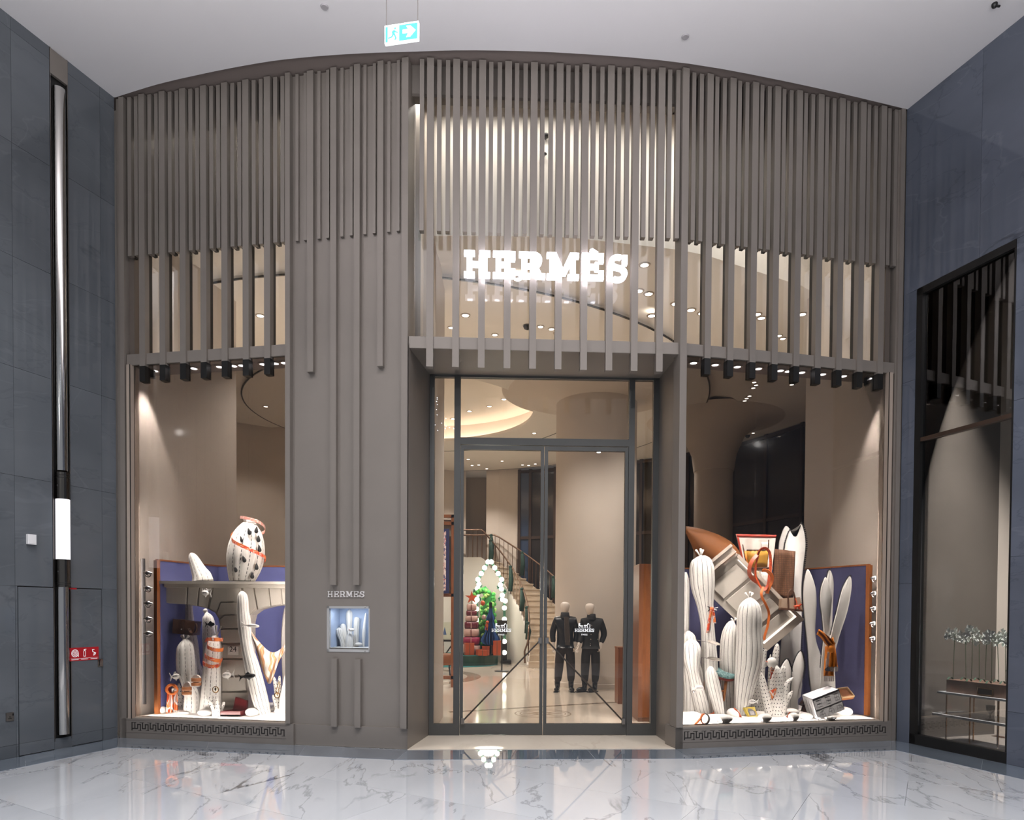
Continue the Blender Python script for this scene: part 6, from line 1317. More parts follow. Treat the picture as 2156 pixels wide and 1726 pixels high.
cactus('tall tied lined cactus at the centre of right display', ZR, [(448, 1425, 46), (462, 1300, 58), (480, 1180, 72), (498, 1080, 84), (504, 980, 86), (503, 860, 80), (504, 760, 80), (506, 690, 66), (507, 650, 36), (507, 634, 10)], 9.38, lined, 15, tie=((506, 634), (506, 596), 26))
# stuffed felt leaves with black stitched edges
leaf('tall grey felt leaf at the back with plain rim', ZR, [(700, 700), (700, 320), (712, 230), (748, 150), (790, 200), (810, 320), (810, 700)], 10.28, .07)
leaf('tall forked felt leaf with black beaded rim behind the panel', ZR, [(705, 1300), (718, 900), (735, 500), (738, 310), (755, 230), (778, 178), (800, 205), (812, 216), (828, 190), (850, 132), (872, 180), (884, 270), (876, 360), (866, 450), (856, 580), (860, 800), (850, 1000), (850, 1300)], 10.2, .09, beads=[(2, 8), (9, 16)], grow=1.2)
leaf('upright felt leaf with beaded left edge at mid right', ZR, [(930, 1300), (905, 1140), (896, 1000), (882, 850), (868, 700), (864, 600), (872, 510), (893, 440), (922, 480), (948, 560), (957, 640), (954, 740), (948, 840), (955, 930), (985, 1020), (1010, 1120), (1010, 1300)], 9.78, .10, beads=[(0, 7)])
leaf('rear felt leaf peeping behind the scarfed pair', ZR, [(1000, 1000), (1010, 700), (1015, 560), (1030, 470), (1046, 445), (1065, 490), (1072, 560), (1065, 700), (1050, 1000)], 9.66, .08, beads=[(1, 4)])
lf_ = leaf('front felt leaf of the pair tied with orange scarf', ZR, [(985, 1330), (982, 1100), (1000, 900), (992, 760), (978, 660), (984, 570), (1004, 510), (1020, 496), (1042, 545), (1060, 620), (1054, 720), (1046, 820), (1060, 900), (1074, 1000), (1078, 1100), (1078, 1330)], 9.50, .10, beads=[(1, 6)])
leaf('slanting felt leaf of the pair tied with orange scarf', ZR, [(1010, 1100), (1050, 880), (1085, 740), (1125, 580), (1160, 510), (1180, 486), (1192, 520), (1188, 600), (1160, 740), (1110, 890), (1050, 1100)], 9.42, .09, beads=[(1, 5)])
leaf('low pointed felt leaf left of the lower pair', ZR, [(745, 1420), (738, 1300), (712, 1180), (708, 1120), (728, 1075), (757, 1044), (776, 1080), (788, 1130), (782, 1200), (776, 1300), (778, 1420)], 9.65, .09, beads=[(2, 7)])
leaf('low pointed felt leaf right of the lower pair', ZR, [(785, 1420), (778, 1300), (786, 1180), (792, 1110), (818, 1030), (850, 990), (868, 1040), (874, 1100), (862, 1180), (842, 1250), (832, 1330), (832, 1420)], 9.7, .09, beads=[(1, 8)])
# dotted corals
coral('cluster of dotted white coral fingers at the front of right display', ZR, [[(660, 1450, 40), (640, 1380, 36), (612, 1280, 26), (595, 1200, 22), (582, 1150, 14), (578, 1143, 4)], [(680, 1460, 34), (682, 1380, 30), (688, 1310, 24), (690, 1284, 14), (690, 1276, 4)], [(690, 1450, 40), (690, 1330, 46), (688, 1200, 44), (685, 1120, 28), (682, 1086, 6)], [(705, 1440, 30), (715, 1300, 26), (728, 1200, 20), (734, 1120, 16), (734, 1092, 5)], [(715, 1440, 26), (735, 1300, 22), (760, 1210, 16), (790, 1180, 10), (800, 1172, 4)], [(715, 1440, 22), (745, 1350, 18), (775, 1290, 14), (795, 1262, 5)]], 9.28)
coral('tall dotted coral finger rising behind the coral cluster', ZR, [[(672, 1420, 30), (668, 1250, 26), (672, 1120, 24), (682, 1020, 22), (690, 965, 16), (692, 942, 5)], [(648, 1420, 16), (642, 1200, 14), (645, 1060, 9), (647, 1014, 3)]], 9.75)
coral('wide pale dotted coral stem right of the central cactus', ZR, [[(560, 1420, 44), (560, 1300, 40), (572, 1150, 34), (588, 1050, 28), (600, 980, 22)], [(600, 1420, 30), (580, 1250, 26), (560, 1150, 20)]], 9.75)
coral('tiny dotted coral tip behind the stout cactus', ZR, [[(392, 900, 14), (392, 800, 12), (394, 772, 4)]], 10.05)
# ---- tilted panelled cabinet door with light strips
TL_, TR_, BR_, BL_ = (124, 507), (380, 295), (855, 770), (612, 975); YP = 9.92
def pp(t_, s, dy=0.0):
    x = (TR_[0] * (1 - t_) + BR_[0] * t_) * (1 - s) + (TL_[0] * (1 - t_) + BL_[0] * t_) * s; y = (TR_[1] * (1 - t_) + BR_[1] * t_) * (1 - s) + (TL_[1] * (1 - t_) + BL_[1] * t_) * s; return A2(ZR, x, y, YP + dy)
cd = thing('panel_door', 'large tilted grey panelled cabinet door with glowing edge strips', 'door panel', pp(1, 1)); cream_p = mat('panel_cream', '#cfc2b4', .5)
def pq4(nm, t0, t1, s0, s1, d0, d1, m, bev=0.0): 
    b = MB(); bk = [pp(t0, s0, d1), pp(t1, s0, d1), pp(t1, s1, d1), pp(t0, s1, d1)]; c_ = sum(bk, V((0, 0, 0))) / 4; c_.y = YP + d0; fr = [pp(t0, s0, d0), pp(t1, s0, d0), pp(t1, s1, d0), pp(t0, s1, d0)]
    fr = [p.lerp(c_, bev) for p in fr]; return b.hexa(bk + fr).build(nm, m, cd)
pq4('slab', .08, .97, .04, .97, -.03, .08, mantel_m)
for t0, t1, nm in ((.16, .35, 'raised_panel'), (.38, .58, 'raised_panel'), (.64, .78, 'raised_panel'), (.82, .955, 'raised_panel')): pq4(nm, t0, t1, .16, .86, -.05, -.03, mantel_m, .03)
pq4('cornice', -.0, .07, -.02, 1.02, -.14, .08, cream_p, .02); pq4('cornice_bead', .075, .10, .0, 1.0, -.09, .08, cream_p, .01); pq4('cornice_cap', -.03, .0, -.05, 1.05, -.17, .09, cream_p, .01)
pq4('side_moulding', .10, 1.0, -.02, .05, -.07, .08, cream_p, .005); pq4('side_moulding', .10, 1.0, .96, 1.0, -.05, .08, mantel_m, .005); pq4('end_moulding', .96, 1.03, -.02, 1.02, -.09, .08, cream_p, .005); 
led = mat('panel_led', '#ffffff', .4, emit=5, ecol='#fff6ee'); pq4('light_strip', .14, .36, .062, .085, -.045, -.03, led); pq4('light_strip', .84, .955, .055, .085, -.075, -.05, led); pq4('light_strip', .935, .958, .06, .95, -.075, -.05, led)
# curved brown leather sheet
rows = []
for (a, b_) in zip(crom([(80, 152), (160, 165), (260, 195), (340, 230), (400, 275), (440, 330), (455, 400)], 3), crom([(80, 200), (105, 250), (140, 330), (180, 400), (240, 450), (320, 470), (400, 480)], 3)):
    rows.append([A2(ZR, a[0] + (b_[0] - a[0]) * k / 5, a[1] + (b_[1] - a[1]) * k / 5, 10.36 - .15 * math.sin(PI * k / 5)) for k in range(6)])
MB().grid(rows, .03).build('leather_sheet', tan_l, None, True, label='curved tan leather sheet rising behind the tilted panel', cat='leather sheet')
# printed scarf with a red border, belts, plaid throw, handbag
rows = []; nx, ny = 14, 12
def sc_(u, v): x = (415 + 270 * u) * (1 - v) + (510 + 125 * u) * v; y = (205 + 6 * u) * (1 - v) + (640 - 20 * u) * v; return A2(ZR, x, y, 10.05 + .045 * math.sin(u * 9 + v * 2) - .05 * v)
t = thing('printed_scarf', 'white silk scarf with red border and brown ship print at right display top', 'scarf', sc_(.5, 1))
MB().grid([[sc_(i / nx, j / ny) for i in range(nx + 1)] for j in range(ny + 1)], .012).build('cloth', mat('scarf_white', '#ded5cb', .7), t, True)
redbd = mat('scarf_red', '#b5402f', .6); ofs = V((0, -.006, 0))
MB().grid([[sc_(i / nx, f) + ofs for i in range(nx + 1)] for f in (0, .045)], .004).build('border', redbd, t, True); MB().grid([[sc_(f, j / ny) + ofs for f in (0, .05)] for j in range(ny + 1)], .004).build('border', redbd, t, True)
gold_p = mat('print_gold', '#b3842c', .6); br_p = mat('print_brown', '#4a2a18', .6); or_p = mat('print_orange', '#d9812a', .6)
def patch(nm, u0, u1, v0, v1, m, k=6): MB().grid([[sc_(u0 + (u1 - u0) * i / k, v0 + (v1 - v0) * j / 3) + ofs * 1.4 for i in range(k + 1)] for j in range(4)], .003).build(nm, m, t, True)
patch('ship_hull_print', .18, .82, .26, .52, gold_p); patch('ship_band_print', .12, .88, .53, .56, br_p); patch('ship_rail_print', .2, .82, .24, .265, br_p); patch('mast_print', .8, .83, .08, .4, br_p, 2); patch('mast_print', .1, .13, .16, .48, br_p, 2); patch('sail_print', .62, .8, .12, .23, mat('print_white', '#efe9e2', .6)); patch('prow_print', .12, .24, .26, .66, or_p)
patch('deck_print', .3, .52, .6, .78, mat('print_straw', '#cdb56a', .6)); patch('deck_print', .6, .84, .6, .80, MATS['print_white']); patch('keel_print', .3, .8, .84, .97, MATS['print_straw'])
def strap(label, c, pts, Y, hwpx, m, nm='leather_belt', wv=(.3, .9, .3)):
    s = M(Y) / 3.197; w3 = [A2(c, x, y, Y + d) for x, y, d in crom(pts, 6)]; b = MB(); k = len(w3); ws = []
    for i in range(k): tt = (w3[min(k - 1, i + 1)] - w3[max(0, i - 1)]).normalized(); n_ = V((tt.z, 0, -tt.x)).normalized(); ws.append((n_ * .8 + V((0, .6, 0))).normalized() * hwpx * s)
    b.strip(w3, ws, .008); return b.build(nm, m, None, 50, label=label, cat='belt')
strap('ribbed burnt orange belt looped over the printed scarf', ZR, [(560, 345, 0), (580, 310, -.02), (612, 300, -.03), (640, 330, -.03), (648, 400, -.03), (640, 480, -.04), (628, 550, -.05), (600, 580, -.06), (570, 545, -.05), (548, 490, -.03), (548, 410, -.02), (566, 350, -.01)], 9.86, 9, printed('ribbed_belt', ['#a33a14', '#d9581f', '#8a2f10', '#cf4f1a'], 30))
strap('flat dark orange belt end left of the looped belt', ZR, [(556, 345, 0), (530, 375, -.02), (508, 420, -.03), (505, 470, -.02), (525, 505, 0), (560, 530, .0)], 9.84, 13, orange_d)
strap('bright orange belt curling right of the looped belt', ZR, [(590, 450, 0), (620, 452, -.03), (652, 480, -.04), (656, 520, -.02), (638, 560, 0), (622, 605, .02)], 9.80, 11, orange)
strap('long orange leather strap hanging over the tilted panel', ZR, [(600, 560, 0), (585, 600, -.03), (592, 635, -.04), (620, 690, -.05), (636, 740, -.04), (628, 820, -.04), (610, 880, -.04), (604, 918, -.04)], 9.72, 8, orange)
rows = []
for v in range(9):
    f = v / 8; xl, xr, yl, yr = 680 - 30 * f, 815 - 15 * f, 305 + 340 * f, 320 + 330 * f; rows.append([A2(ZR, xl + (xr - xl) * u / 8, yl + (yr - yl) * u / 8, 10.02 + .03 * math.sin(u * 1.3 + f * 3)) for u in range(9)])
MB().grid(rows, .02).build('plaid_throw', checked('brown_check', '#6b4830', '#7a543a', '#523622', 16), None, True, label='brown checked throw hanging between printed scarf and tall leaf', cat='throw')
Yh = 9.78; t = thing('canvas_handbag', 'beige canvas handbag with brown trim standing on the tilted panel', 'bag', A2(ZR, 795, 724, Yh)); hb = [(722, 640), (845, 630), (866, 722), (718, 708)]
MB().prism([A2(ZR, x, y, Yh) for x, y in hb], (0, .16, 0)).build('body', mat('canvas_beige', '#c0a58d', .8), t); MB().prism([A2(ZR, x, y, Yh - .006) for x, y in [(718, 700), (866, 714), (867, 726), (717, 714)]], (0, .17, 0)).build('base_trim', brown_l, t)
for x in (765, 812): MB().strip([A2(ZR, x, 634, Yh - .008), A2(ZR, x + 3, 714, Yh - .008)], V((.012, 0, 0)), .006).build('strap', brown_l, t)
for dy in (0, .14): MB().tube([A2(ZR, x, y, Yh + dy) for x, y in crom([(765, 640), (768, 600), (785, 580), (802, 598), (812, 640)], 4)], .012, 8).build('handle', brown_l, t, True)
ch = thing('bag_charm', 'small orange leather horse charm hanging on the beige handbag', 'charm', A2(ZR, 825, 705, Yh - .04)); p = A2(ZR, 828, 690, Yh - .04); s = M(Yh) / 3.197
b = MB(); b.ball(p, 20 * s, .014, 8 * s, 12, 8).tube([p + V((14 * s, 0, 4 * s)), p + V((22 * s, 0, 14 * s)), p + V((30 * s, 0, 10 * s))], [.014, .012, .008], 8)
for dx in (-14, -8, 8, 14): b.tube([p + V((dx * s, 0, -3 * s)), p + V((dx * 1.15 * s, 0, -20 * s))], .008, 6)
b.tube([p + V((-18 * s, 0, 4 * s)), p + V((-26 * s, 0, -4 * s))], .006, 6); b.build('horse', mat('charm_orange', '#e2501c', .5), ch, True); MB().tube([A2(ZR, 812, 636, Yh - .02), A2(ZR, 822, 660, Yh - .035), p], .005, 6).build('cord', MATS['charm_orange'], ch)
# orange scarf tied on the leaf pair
Ys = 9.36; t = thing('tied_scarf', 'orange wool scarf with grey fringes tied around the felt leaf pair', 'scarf', A2(ZR, 1055, 1195, Ys))
def sheet(nm, l, r, Y, m, n=8, amp=.02, th=.02, par=t):
    rows = [[A2(ZR, a[0] + (b_[0] - a[0]) * k / n, a[1] + (b_[1] - a[1]) * k / n, Y + amp * math.sin(k * 1.7 + i * .5)) for k in range(n + 1)] for i, (a, b_) in enumerate(zip(crom(l, 3), crom(r, 3)))]; return MB().grid(rows, th).build(nm, m, par, True)
wool = mat('orange_wool', '#d97f22', .9, var=.1, vscale=60, bump=.2)
sheet('wrap', [(960, 880), (985, 900), (1020, 945), (1055, 985)], [(975, 845), (1010, 870), (1050, 905), (1085, 940)], Ys - .05, wool)
sheet('tail', [(1042, 930), (1044, 1010), (1040, 1090), (1050, 1100)], [(1070, 900), (1088, 1000), (1098, 1090), (1100, 1098)], Ys, wool); sheet('tail', [(1018, 960), (1012, 1040), (1008, 1120), (1008, 1160)], [(1060, 960), (1068, 1040), (1072, 1120), (1074, 1162)], Ys + .03, wool)
fr_ = mat('fringe_grey', '#a9a3a0', .9)
for x0, x1, y0, y1 in ((1044, 1100, 1096, 1130), (1008, 1074, 1160, 1196)):
    b = MB()
    for k in range(16): x = x0 + (x1 - x0) * k / 15; b.tube([A2(ZR, x, y0, Ys), A2(ZR, x + random.uniform(-3, 3), y1, Ys)], .0035, 4)
    o = b.build('fringe', fr_, t); o['kind'] = 'stuff'
MB().ball(A2(ZR, 1052, 975, Ys - .04), .05, .04, .06).build('knot', wool, t, True); sheet('label_edge', [(1012, 1120), (1030, 1128)], [(1030, 1100), (1052, 1126)], Ys - .02, mat('scarf_navy', '#2c2f3c', .9), 4)
# ---- stool, plates, twilly, house model and small finds
Yt = 9.55; t = thing('wooden_stool', 'wooden stool with teal speckled round seat tilted among the cacti', 'stool', A2(ZR, 330, 1330, Yt)); c_ = A2(ZR, 335, 1148, Yt); R_ = Matrix.Rotation(math.radians(9), 3, 'Y') @ Matrix.Rotation(math.radians(20), 3, 'X'); b = MB(); s = M(Yt) / 3.197
for nm, z0, z1, m_, r_ in (('cushion', .0, .035, printed('teal_speckle', ['#4e7f80', '#a9c3bf', '#5d8f8e', '#c7d6d0', '#3c6b6e'], 30), 74), ('seat', -.035, .0, mat('stool_red_wood', '#6b2a20', .4), 76)):
    b = MB(); b.lathe((0, 0, 0), [(0, z0), (r_ * s * .96, z0), (r_ * s, (z0 + z1) / 2), (r_ * s * .94, z1), (0, z1)], 28); b.v = [c_ + R_ @ p for p in b.v]; st_ = b.build(nm, m_, t if nm == 'cushion' else t, 40)
lw = wood('pale_leg_wood', '#a96a3a', '#c4844c', .4)
feet = [(348, 1190, 330, 1330), (215, 1130, 195, 1280), (300, 1190, 268, 1410), (250, 1160, 225, 1400)]
for i, (x0, y0, x1, y1) in enumerate(feet): MB().tube([A2(ZR, x0, y0, Yt - .06 + .09 * (i % 2)), A2(ZR, x1, y1, Yt - .10 + .14 * (i % 2))], [.022, .017], 10).build('leg', lw, t, True)
MB().tube([A2(ZR, 335, 1262, Yt - .08), A2(ZR, 200, 1240, Yt + .04)], .012, 8).build('stretcher', lw, t); MB().tube([A2(ZR, 205, 1230, Yt + .04), A2(ZR, 275, 1270, Yt + .1)], .012, 8).build('stretcher', lw, t)
for (x, y, tilt, lb) in ((265, 942, 14, 'pale round plate on a wire, upper of the two'), (267, 1052, 4, 'pale round plate on a wire, lower of the two')):
    Y = 9.42; t = thing('wired_plate', lb, 'plate', A2(ZR, x, y, Y)); b = MB(); b.lathe((0, 0, 0), [(0, 0), (.05, .002), (.09, .012), (.094, .016), (.05, .008), (0, .006)], 24); R_ = Matrix.Rotation(math.radians(tilt), 3, 'Y') @ Matrix.Rotation(math.radians(14), 3, 'X'); q = A2(ZR, x, y, Y); b.v = [q + R_ @ p for p in b.v]; b.build('dish', mat('plate_pearl', '#cfc4ba', .2, coat=.5), t, True)
    MB().tube([q, A2(ZR, x - 60, y - 14, Y + .02), A2(ZR, x - 118, y - 24, Y + .05)], .004, 6).build('wire_arm', steel, t)
    MB().ball(q + V((.03, -.01, -.02)), .015).build('drop', pebble_m, t, True)
Yw = 9.5; t = thing('silk_twilly', 'orange patterned silk ribbon tied by a black fish tail on the tall left cactus', 'ribbon', A2(ZR, 240, 870, Yw))
s = M(Yw) / 3.197
MB().strip([A2(ZR, x, y, Yw) for x, y in crom([(248, 712), (240, 760), (232, 800), (222, 868)], 4)], V((9 * s, 0, 0)), .005).build('tail', ribm, t, True); MB().strip([A2(ZR, x, y, Yw) for x, y in crom([(258, 712), (264, 750), (268, 780), (272, 806)], 4)], V((9 * s, 0, 0)), .005).build('tail', ribm, t, True); MB().ball(A2(ZR, 252, 706, Yw - .01), .03, .03, .025).build('knot', ribm, t, True)
MB().prism([A2(ZR, x, y, Yw) for x, y in crom([(218, 690), (236, 694), (244, 708), (236, 722), (222, 726), (232, 716), (234, 704), (228, 696)], 2, True)], (0, .012, 0)).build('fish_tail', felt_b, t); MB().tube([A2(ZR, 262, 706, Yw), A2(ZR, 292, 698, Yw)], .006, 6).tube([A2(ZR, 262, 710, Yw), A2(ZR, 286, 716, Yw)], .006, 6).build('loop', felt, t)
# white paper house with drawn windows
Yx = yfl(ZR, 970, 1455); H0 = thing('paper_house', 'white tilted box house model with drawn black windows', 'model house', A2(ZR, 970, 1456, Yx))
fA, fB, fC, fD = A2(ZR, 968, 1456, Yx), A2(ZR, 1145, 1386, Yx + .08), A2(ZR, 1112, 1250, Yx + .12), A2(ZR, 928, 1318, Yx + .05); fC = fB + fD - fA; dv = A2(ZR, 857, 1288, Yx + .42) - fD
MB().hexa([fA, fB, fB + dv, fA + dv, fD, fC, fC + dv, fD + dv]).build('walls', mat('paper_white', '#f3f2f3', .8), H0)
ink = mat('ink_black', '#2a292c', .8); nF = (fB - fA).cross(fD - fA).normalized(); nF = nF if nF.y < 0 else -nF
def fp_(u, v): return fA.lerp(fB, u).lerp(fD.lerp(fC, u), v) + nF * .003
ed = MB()
for a, b_ in ((fA, fD), (fD, fC), (fC, fB), (fD, fD + dv), (fD + dv, fC + dv), (fC, fC + dv), (fA, fA + dv), (fD + dv, fA + dv)): ed.tube([a + nF * .002, b_ + nF * .002], .003, 5)
ed.build('drawn_edges', ink, H0)
def lines(nm, segs, r=.0011):
    b = MB()
    for q in segs:
        for a, c_ in zip(q, q[1:]): b.tube([fp_(*a) - nF * .0024, fp_(*c_) - nF * .0024], r, 4)
    o = b.build(nm, ink, H0); return o
for cx_ in (.2, .54, .86):
    w_ = .075; lines('drawn_window', [[(cx_ - w_, .55), (cx_ + w_, .55), (cx_ + w_, .86), (cx_ - w_, .86), (cx_ - w_, .55)], [(cx_, .55), (cx_, .86)], [(cx_ - w_, .7), (cx_ + w_, .7)], [(cx_ - w_ - .03, .88), (cx_ + w_ + .03, .88)]])
    lines('drawn_arch', [[(cx_ - .1, .02), (cx_ - .1, .2), (cx_ - .06, .29), (cx_, .32), (cx_ + .06, .29), (cx_ + .1, .2), (cx_ + .1, .02)], [(cx_, .02), (cx_, .31)], [(cx_ - .1, .18), (cx_ + .1, .18)]])
lines('drawn_cornice', [[(.02, .45), (.98, .45)], [(.02, .42), (.98, .42)], [(.02, .94), (.98, .94)], [(.2, .36), (.3, .36)], [(.5, .38), (.6, .38)]])
nS = dv.cross(fD - fA).normalized(); nS = nS if nS.x < 0 else -nS
b = MB()
for k in range(1, 4):
    f = k / 4; b.tube([(fA + dv * (f - .08)).lerp(fD + dv * (f - .08), .15) + nS * .003, (fA + dv * (f - .08)).lerp(fD + dv * (f - .08), .85) + nS * .003], .0015, 4)
b.build('drawn_side_lines', ink, H0)
Yy = 9.40; t = thing('leather_tray', 'small tan leather valet tray beside the white house model', 'tray', A2(ZR, 1160, 1310, Yy)); q = [A2(ZR, 1125, 1312, Yy), A2(ZR, 1210, 1302, Yy), A2(ZR, 1160, 1240, Yy + .12), A2(ZR, 1085, 1250, Yy + .12)]
c_ = sum(q, V((0, 0, 0))) / 4; dn = V((0, .03, -.03)); MB().hexa([p + dn for p in q] + q).build('base', tan_l, t); b = MB()
for a, e in zip(q, q[1:] + q[:1]): b.hexa([a, e, e.lerp(c_, .12), a.lerp(c_, .12), a + V((0, -.02, .02)), e + V((0, -.02, .02)), e.lerp(c_, .12) + V((0, -.02, .02)), a.lerp(c_, .12) + V((0, -.02, .02))])
b.build('rim', mat('tray_rim', '#c9a77e', .5), t)
Yk = 9.55; t = thing('horse_head', 'dark brown polished carved horse head beside the house model', 'sculpture', A2(ZR, 880, 1400, Yk)); b = MB(); b.tube([A2(ZR, x, y, Yk) for x, y in crom([(880, 1402), (884, 1375), (886, 1350), (876, 1335), (860, 1345), (852, 1360)], 4)], [.062, .06, .058, .056, .055, .052, .05, .048, .048, .046, .045, .045, .044, .043, .042, .040, .038, .035, .032, .03, .026], 12); b.build('head', mat('dark_polish', '#2a1714', .25), t, True)
# pebbles
for x, y, hw, hh, lb in ((125, 1432, 58, 34, 'large white pebble at the left corner of right display'), (338, 1446, 54, 30, 'flat white pebble below the small smooth cactus'), (398, 1412, 46, 34, 'tilted white pebble with an orange lizard'), (608, 1440, 46, 28, 'white pebble left of the coral cluster'), (780, 1402, 58, 26, 'white pebble behind the lizard pebble'), (802, 1434, 38, 28, 'white pebble below the low felt leaves'), (884, 1430, 46, 22, 'flat white pebble beside the dark horse head'), (1140, 1400, 58, 34, 'large white pebble right of the house model'), (1050, 1440, 40, 14, 'low white pebble under the house model')):
    pebble(lb, ZR, x, y, hw, hh, rot=20 if x == 398 else 0)
Yb = yfl(ZR, 195, 1484) + .06; c_ = A2(ZR, 205, 1448, Yb); t = thing('rolled_belt', 'rolled orange and black belt lying beside the corner pebble', 'belt', A2(ZR, 205, 1484, Yb)); s = M(Yb) / 3.197
MB().strip([c_ + V((28 * s * math.cos(a), .0, 34 * s * math.sin(a))) for a in [PI * .55 + k * PI * .95 / 14 for k in range(15)]], V((.0, .03, 0)), .008).build('orange_coil', orange, t, True); MB().strip([c_ + V((28 * s * math.cos(a), .0, 34 * s * math.sin(a))) for a in [-PI * .5 + k * PI * .95 / 14 for k in range(15)]], V((0, .03, 0)), .009).build('black_coil', black, t, True)
MB().strip([A2(ZR, x, y, Yb - .01) for x, y in crom([(190, 1420), (175, 1445), (150, 1475), (128, 1486)], 4)], V((0, .03, 0)), .006).build('tail', orange, t, True)
def lizard(lb, pts, Y, hw):
    s = M(Y) / 3.197; t = thing('beaded_lizard', lb, 'ornament', A2(ZR, *pts[len(pts) // 2], Y)); sm = crom(pts, 4); k = len(sm); MB().tube([A2(ZR, x, y, Y) for x, y in sm], [max(.003, hw * s * math.sin(PI * min(1, .15 + .85 * i / k))) for i in range(k)], 8).build('body', orange_d, t, True)
    m_ = sm[k // 3], sm[2 * k // 3]; b = MB()
    for x, y in m_:
        for e in (-1, 1): b.tube([A2(ZR, x, y, Y), A2(ZR, x + e * hw * 2.2, y + hw * 1.2, Y)], .004, 5)
    b.build('limbs', orange_d, t); return t
lizard('orange beaded lizard on the tilted pebble', [(400, 1375), (420, 1395), (440, 1425), (455, 1452), (450, 1470)], 9.12, 7); lizard('orange beaded lizard climbing the pebble below felt leaves', [(778, 1402), (766, 1425), (758, 1450), (748, 1466)], 9.1, 7); lizard('small orange lizard on a coral finger', [(735, 1340), (733, 1360), (730, 1384)], 9.2, 6)
t = thing('coral_band', 'black and tan ring band around a coral fingertip', 'ring', A2(ZR, 688, 1300, 9.24)); b = MB(); p = A2(ZR, 688, 1300, 9.24); b.lathe(p, [(.05, -.018), (.056, 0), (.05, .018), (.044, 0), (.05, -.018)], 18); b.build('band', felt_b, t, True)
t = thing('coral_scarf', 'orange and white silk scarf wound round the central coral', 'scarf', A2(ZR, 668, 1310, 9.2))
for l, r in (([(612, 1060), (640, 1090), (650, 1150), (642, 1180)], [(680, 1055), (676, 1110), (658, 1150), (648, 1182)]), ([(640, 1262), (652, 1290), (655, 1320)], [(690, 1240), (680, 1280), (662, 1318)])):
    sheet('fold', l, r, 9.14, silk_or, 5, .01, .015, t)
b = MB()
for k in range(6): b.tube([A2(ZR, 622, 1068 + k * 5, 9.14), A2(ZR, 602, 1058 + k * 9, 9.13)], .004, 4)
b.build('fringe', felt, t); MB().ball(A2(ZR, 655, 1070, 9.16), .07, .05, .075).build('bulge', dotted, t, True)
Yk = yfl(ZR, 520, 1440); t = thing('picture_book', 'small yellow book with a grey ship picture leaning on the sand', 'book', A2(ZR, 520, 1442, Yk)); q = [A2(ZR, 508, 1442, Yk), A2(ZR, 562, 1430, Yk), A2(ZR, 540, 1366, Yk + .1), A2(ZR, 470, 1372, Yk + .1)]
MB().hexa([p + V((-.02, .03, -.004)) for p in q] + q).build('cover', mat('book_yellow', '#c9b04a', .5), t); n_ = (q[1] - q[0]).cross(q[3] - q[0]).normalized(); n_ = n_ if n_.y < 0 else -n_
def bk(u, v): return q[0].lerp(q[1], u).lerp(q[3].lerp(q[2], u), v) + n_ * .003
MB().prism([bk(*p) for p in ((.12, .2), (.8, .12), (.85, .5), (.6, .8), (.3, .85), (.15, .6))], n_ * .001).build('picture', mat('book_grey', '#75757a', .6), t); MB().prism([bk(*p) + n_ * .002 for p in ((.25, .25), (.7, .2), (.7, .55), (.3, .6))], n_ * .001).build('picture_light', mat('book_pale', '#c4c2c2', .6), t)
fish('small white fish above the yellow book', ZR, (500, 1330), (566, 1334), 30, 9.2, felt, fins=0); t = fish('white fish with a pearl ring on the leaning cactus', ZR, (198, 1238), (112, 1246), 36, 9.1, felt); MB().ball(A2(ZR, 128, 1264, 9.05), .02).build('pearl', silver, t, True)
t = thing('beaded_rod', 'black and red jointed rod lying behind the small smooth cactus', 'rod', A2(ZR, 270, 1415, 9.35)); MB().tube([A2(ZR, 232, 1420, 9.35), A2(ZR, 272, 1408, 9.4)], .014, 8).build('red_end', orange_d, t); MB().tube([A2(ZR, 205, 1424, 9.3), A2(ZR, 232, 1420, 9.35)], .014, 8).build('black_end', felt_b, t)

# ------------------------------------------------------------------ miniature cacti in the pier niche
ZN_ = lambda x, y: (640 + x / 7.846, 1200 + y / 7.846); s7 = 3.197 / 7.846; yn = 8.84
def mini(lb, sp, m=None, dY=0.0, n=8): 
    c = lambda x, y: ZN_(x, y); sp2 = [(x, y, r * s7) for x, y, r in sp]; t = thing('miniature_cactus', lb, 'cactus', A2(c, sp[0][0], sp[0][1], yn + dY)); cactus_mesh(MB(), c, sp2, yn + dY, n, .12).build('body', m or pebble_m, t, True); return t
mini('tallest white miniature cactus in the pier showcase', [(770, 1270, 40), (765, 1100, 45), (752, 950, 40), (752, 800, 52), (752, 700, 48), (752, 650, 10)], dY=.05)
mini('ribbed miniature cactus left of the tallest one', [(690, 1270, 40), (685, 1000, 42), (672, 850, 44), (668, 740, 42), (668, 696, 10)], lined, dY=.10)
mini('grooved miniature cactus right of the tallest one', [(855, 1270, 40), (865, 1000, 42), (872, 850, 44), (875, 790, 36), (876, 772, 8)], lined, dY=.0)
mini('leaning miniature cactus at the lower left', [(650, 1270, 40), (620, 1150, 34), (590, 1060, 46), (575, 985, 48), (570, 950, 12)], lined, dY=-.02)
mini('round topped miniature cactus behind the leaning one', [(700, 1270, 36), (670, 1080, 36), (648, 970, 46), (642, 905, 36), (640, 885, 8)], dY=.03)
mini('slim miniature cactus behind the grooved one', [(940, 1270, 30), (935, 1000, 30), (930, 900, 26), (930, 866, 6)], dY=.12)
mini('thin miniature fish stem at the right of the showcase', [(985, 1280, 16), (990, 1050, 26), (1000, 900, 20), (1015, 760, 16), (1022, 705, 6)], dY=-.04)
mini('low wide miniature mound in the showcase centre', [(750, 1272, 70), (755, 1180, 64), (757, 1080, 48), (757, 1030, 10)], dY=-.03)
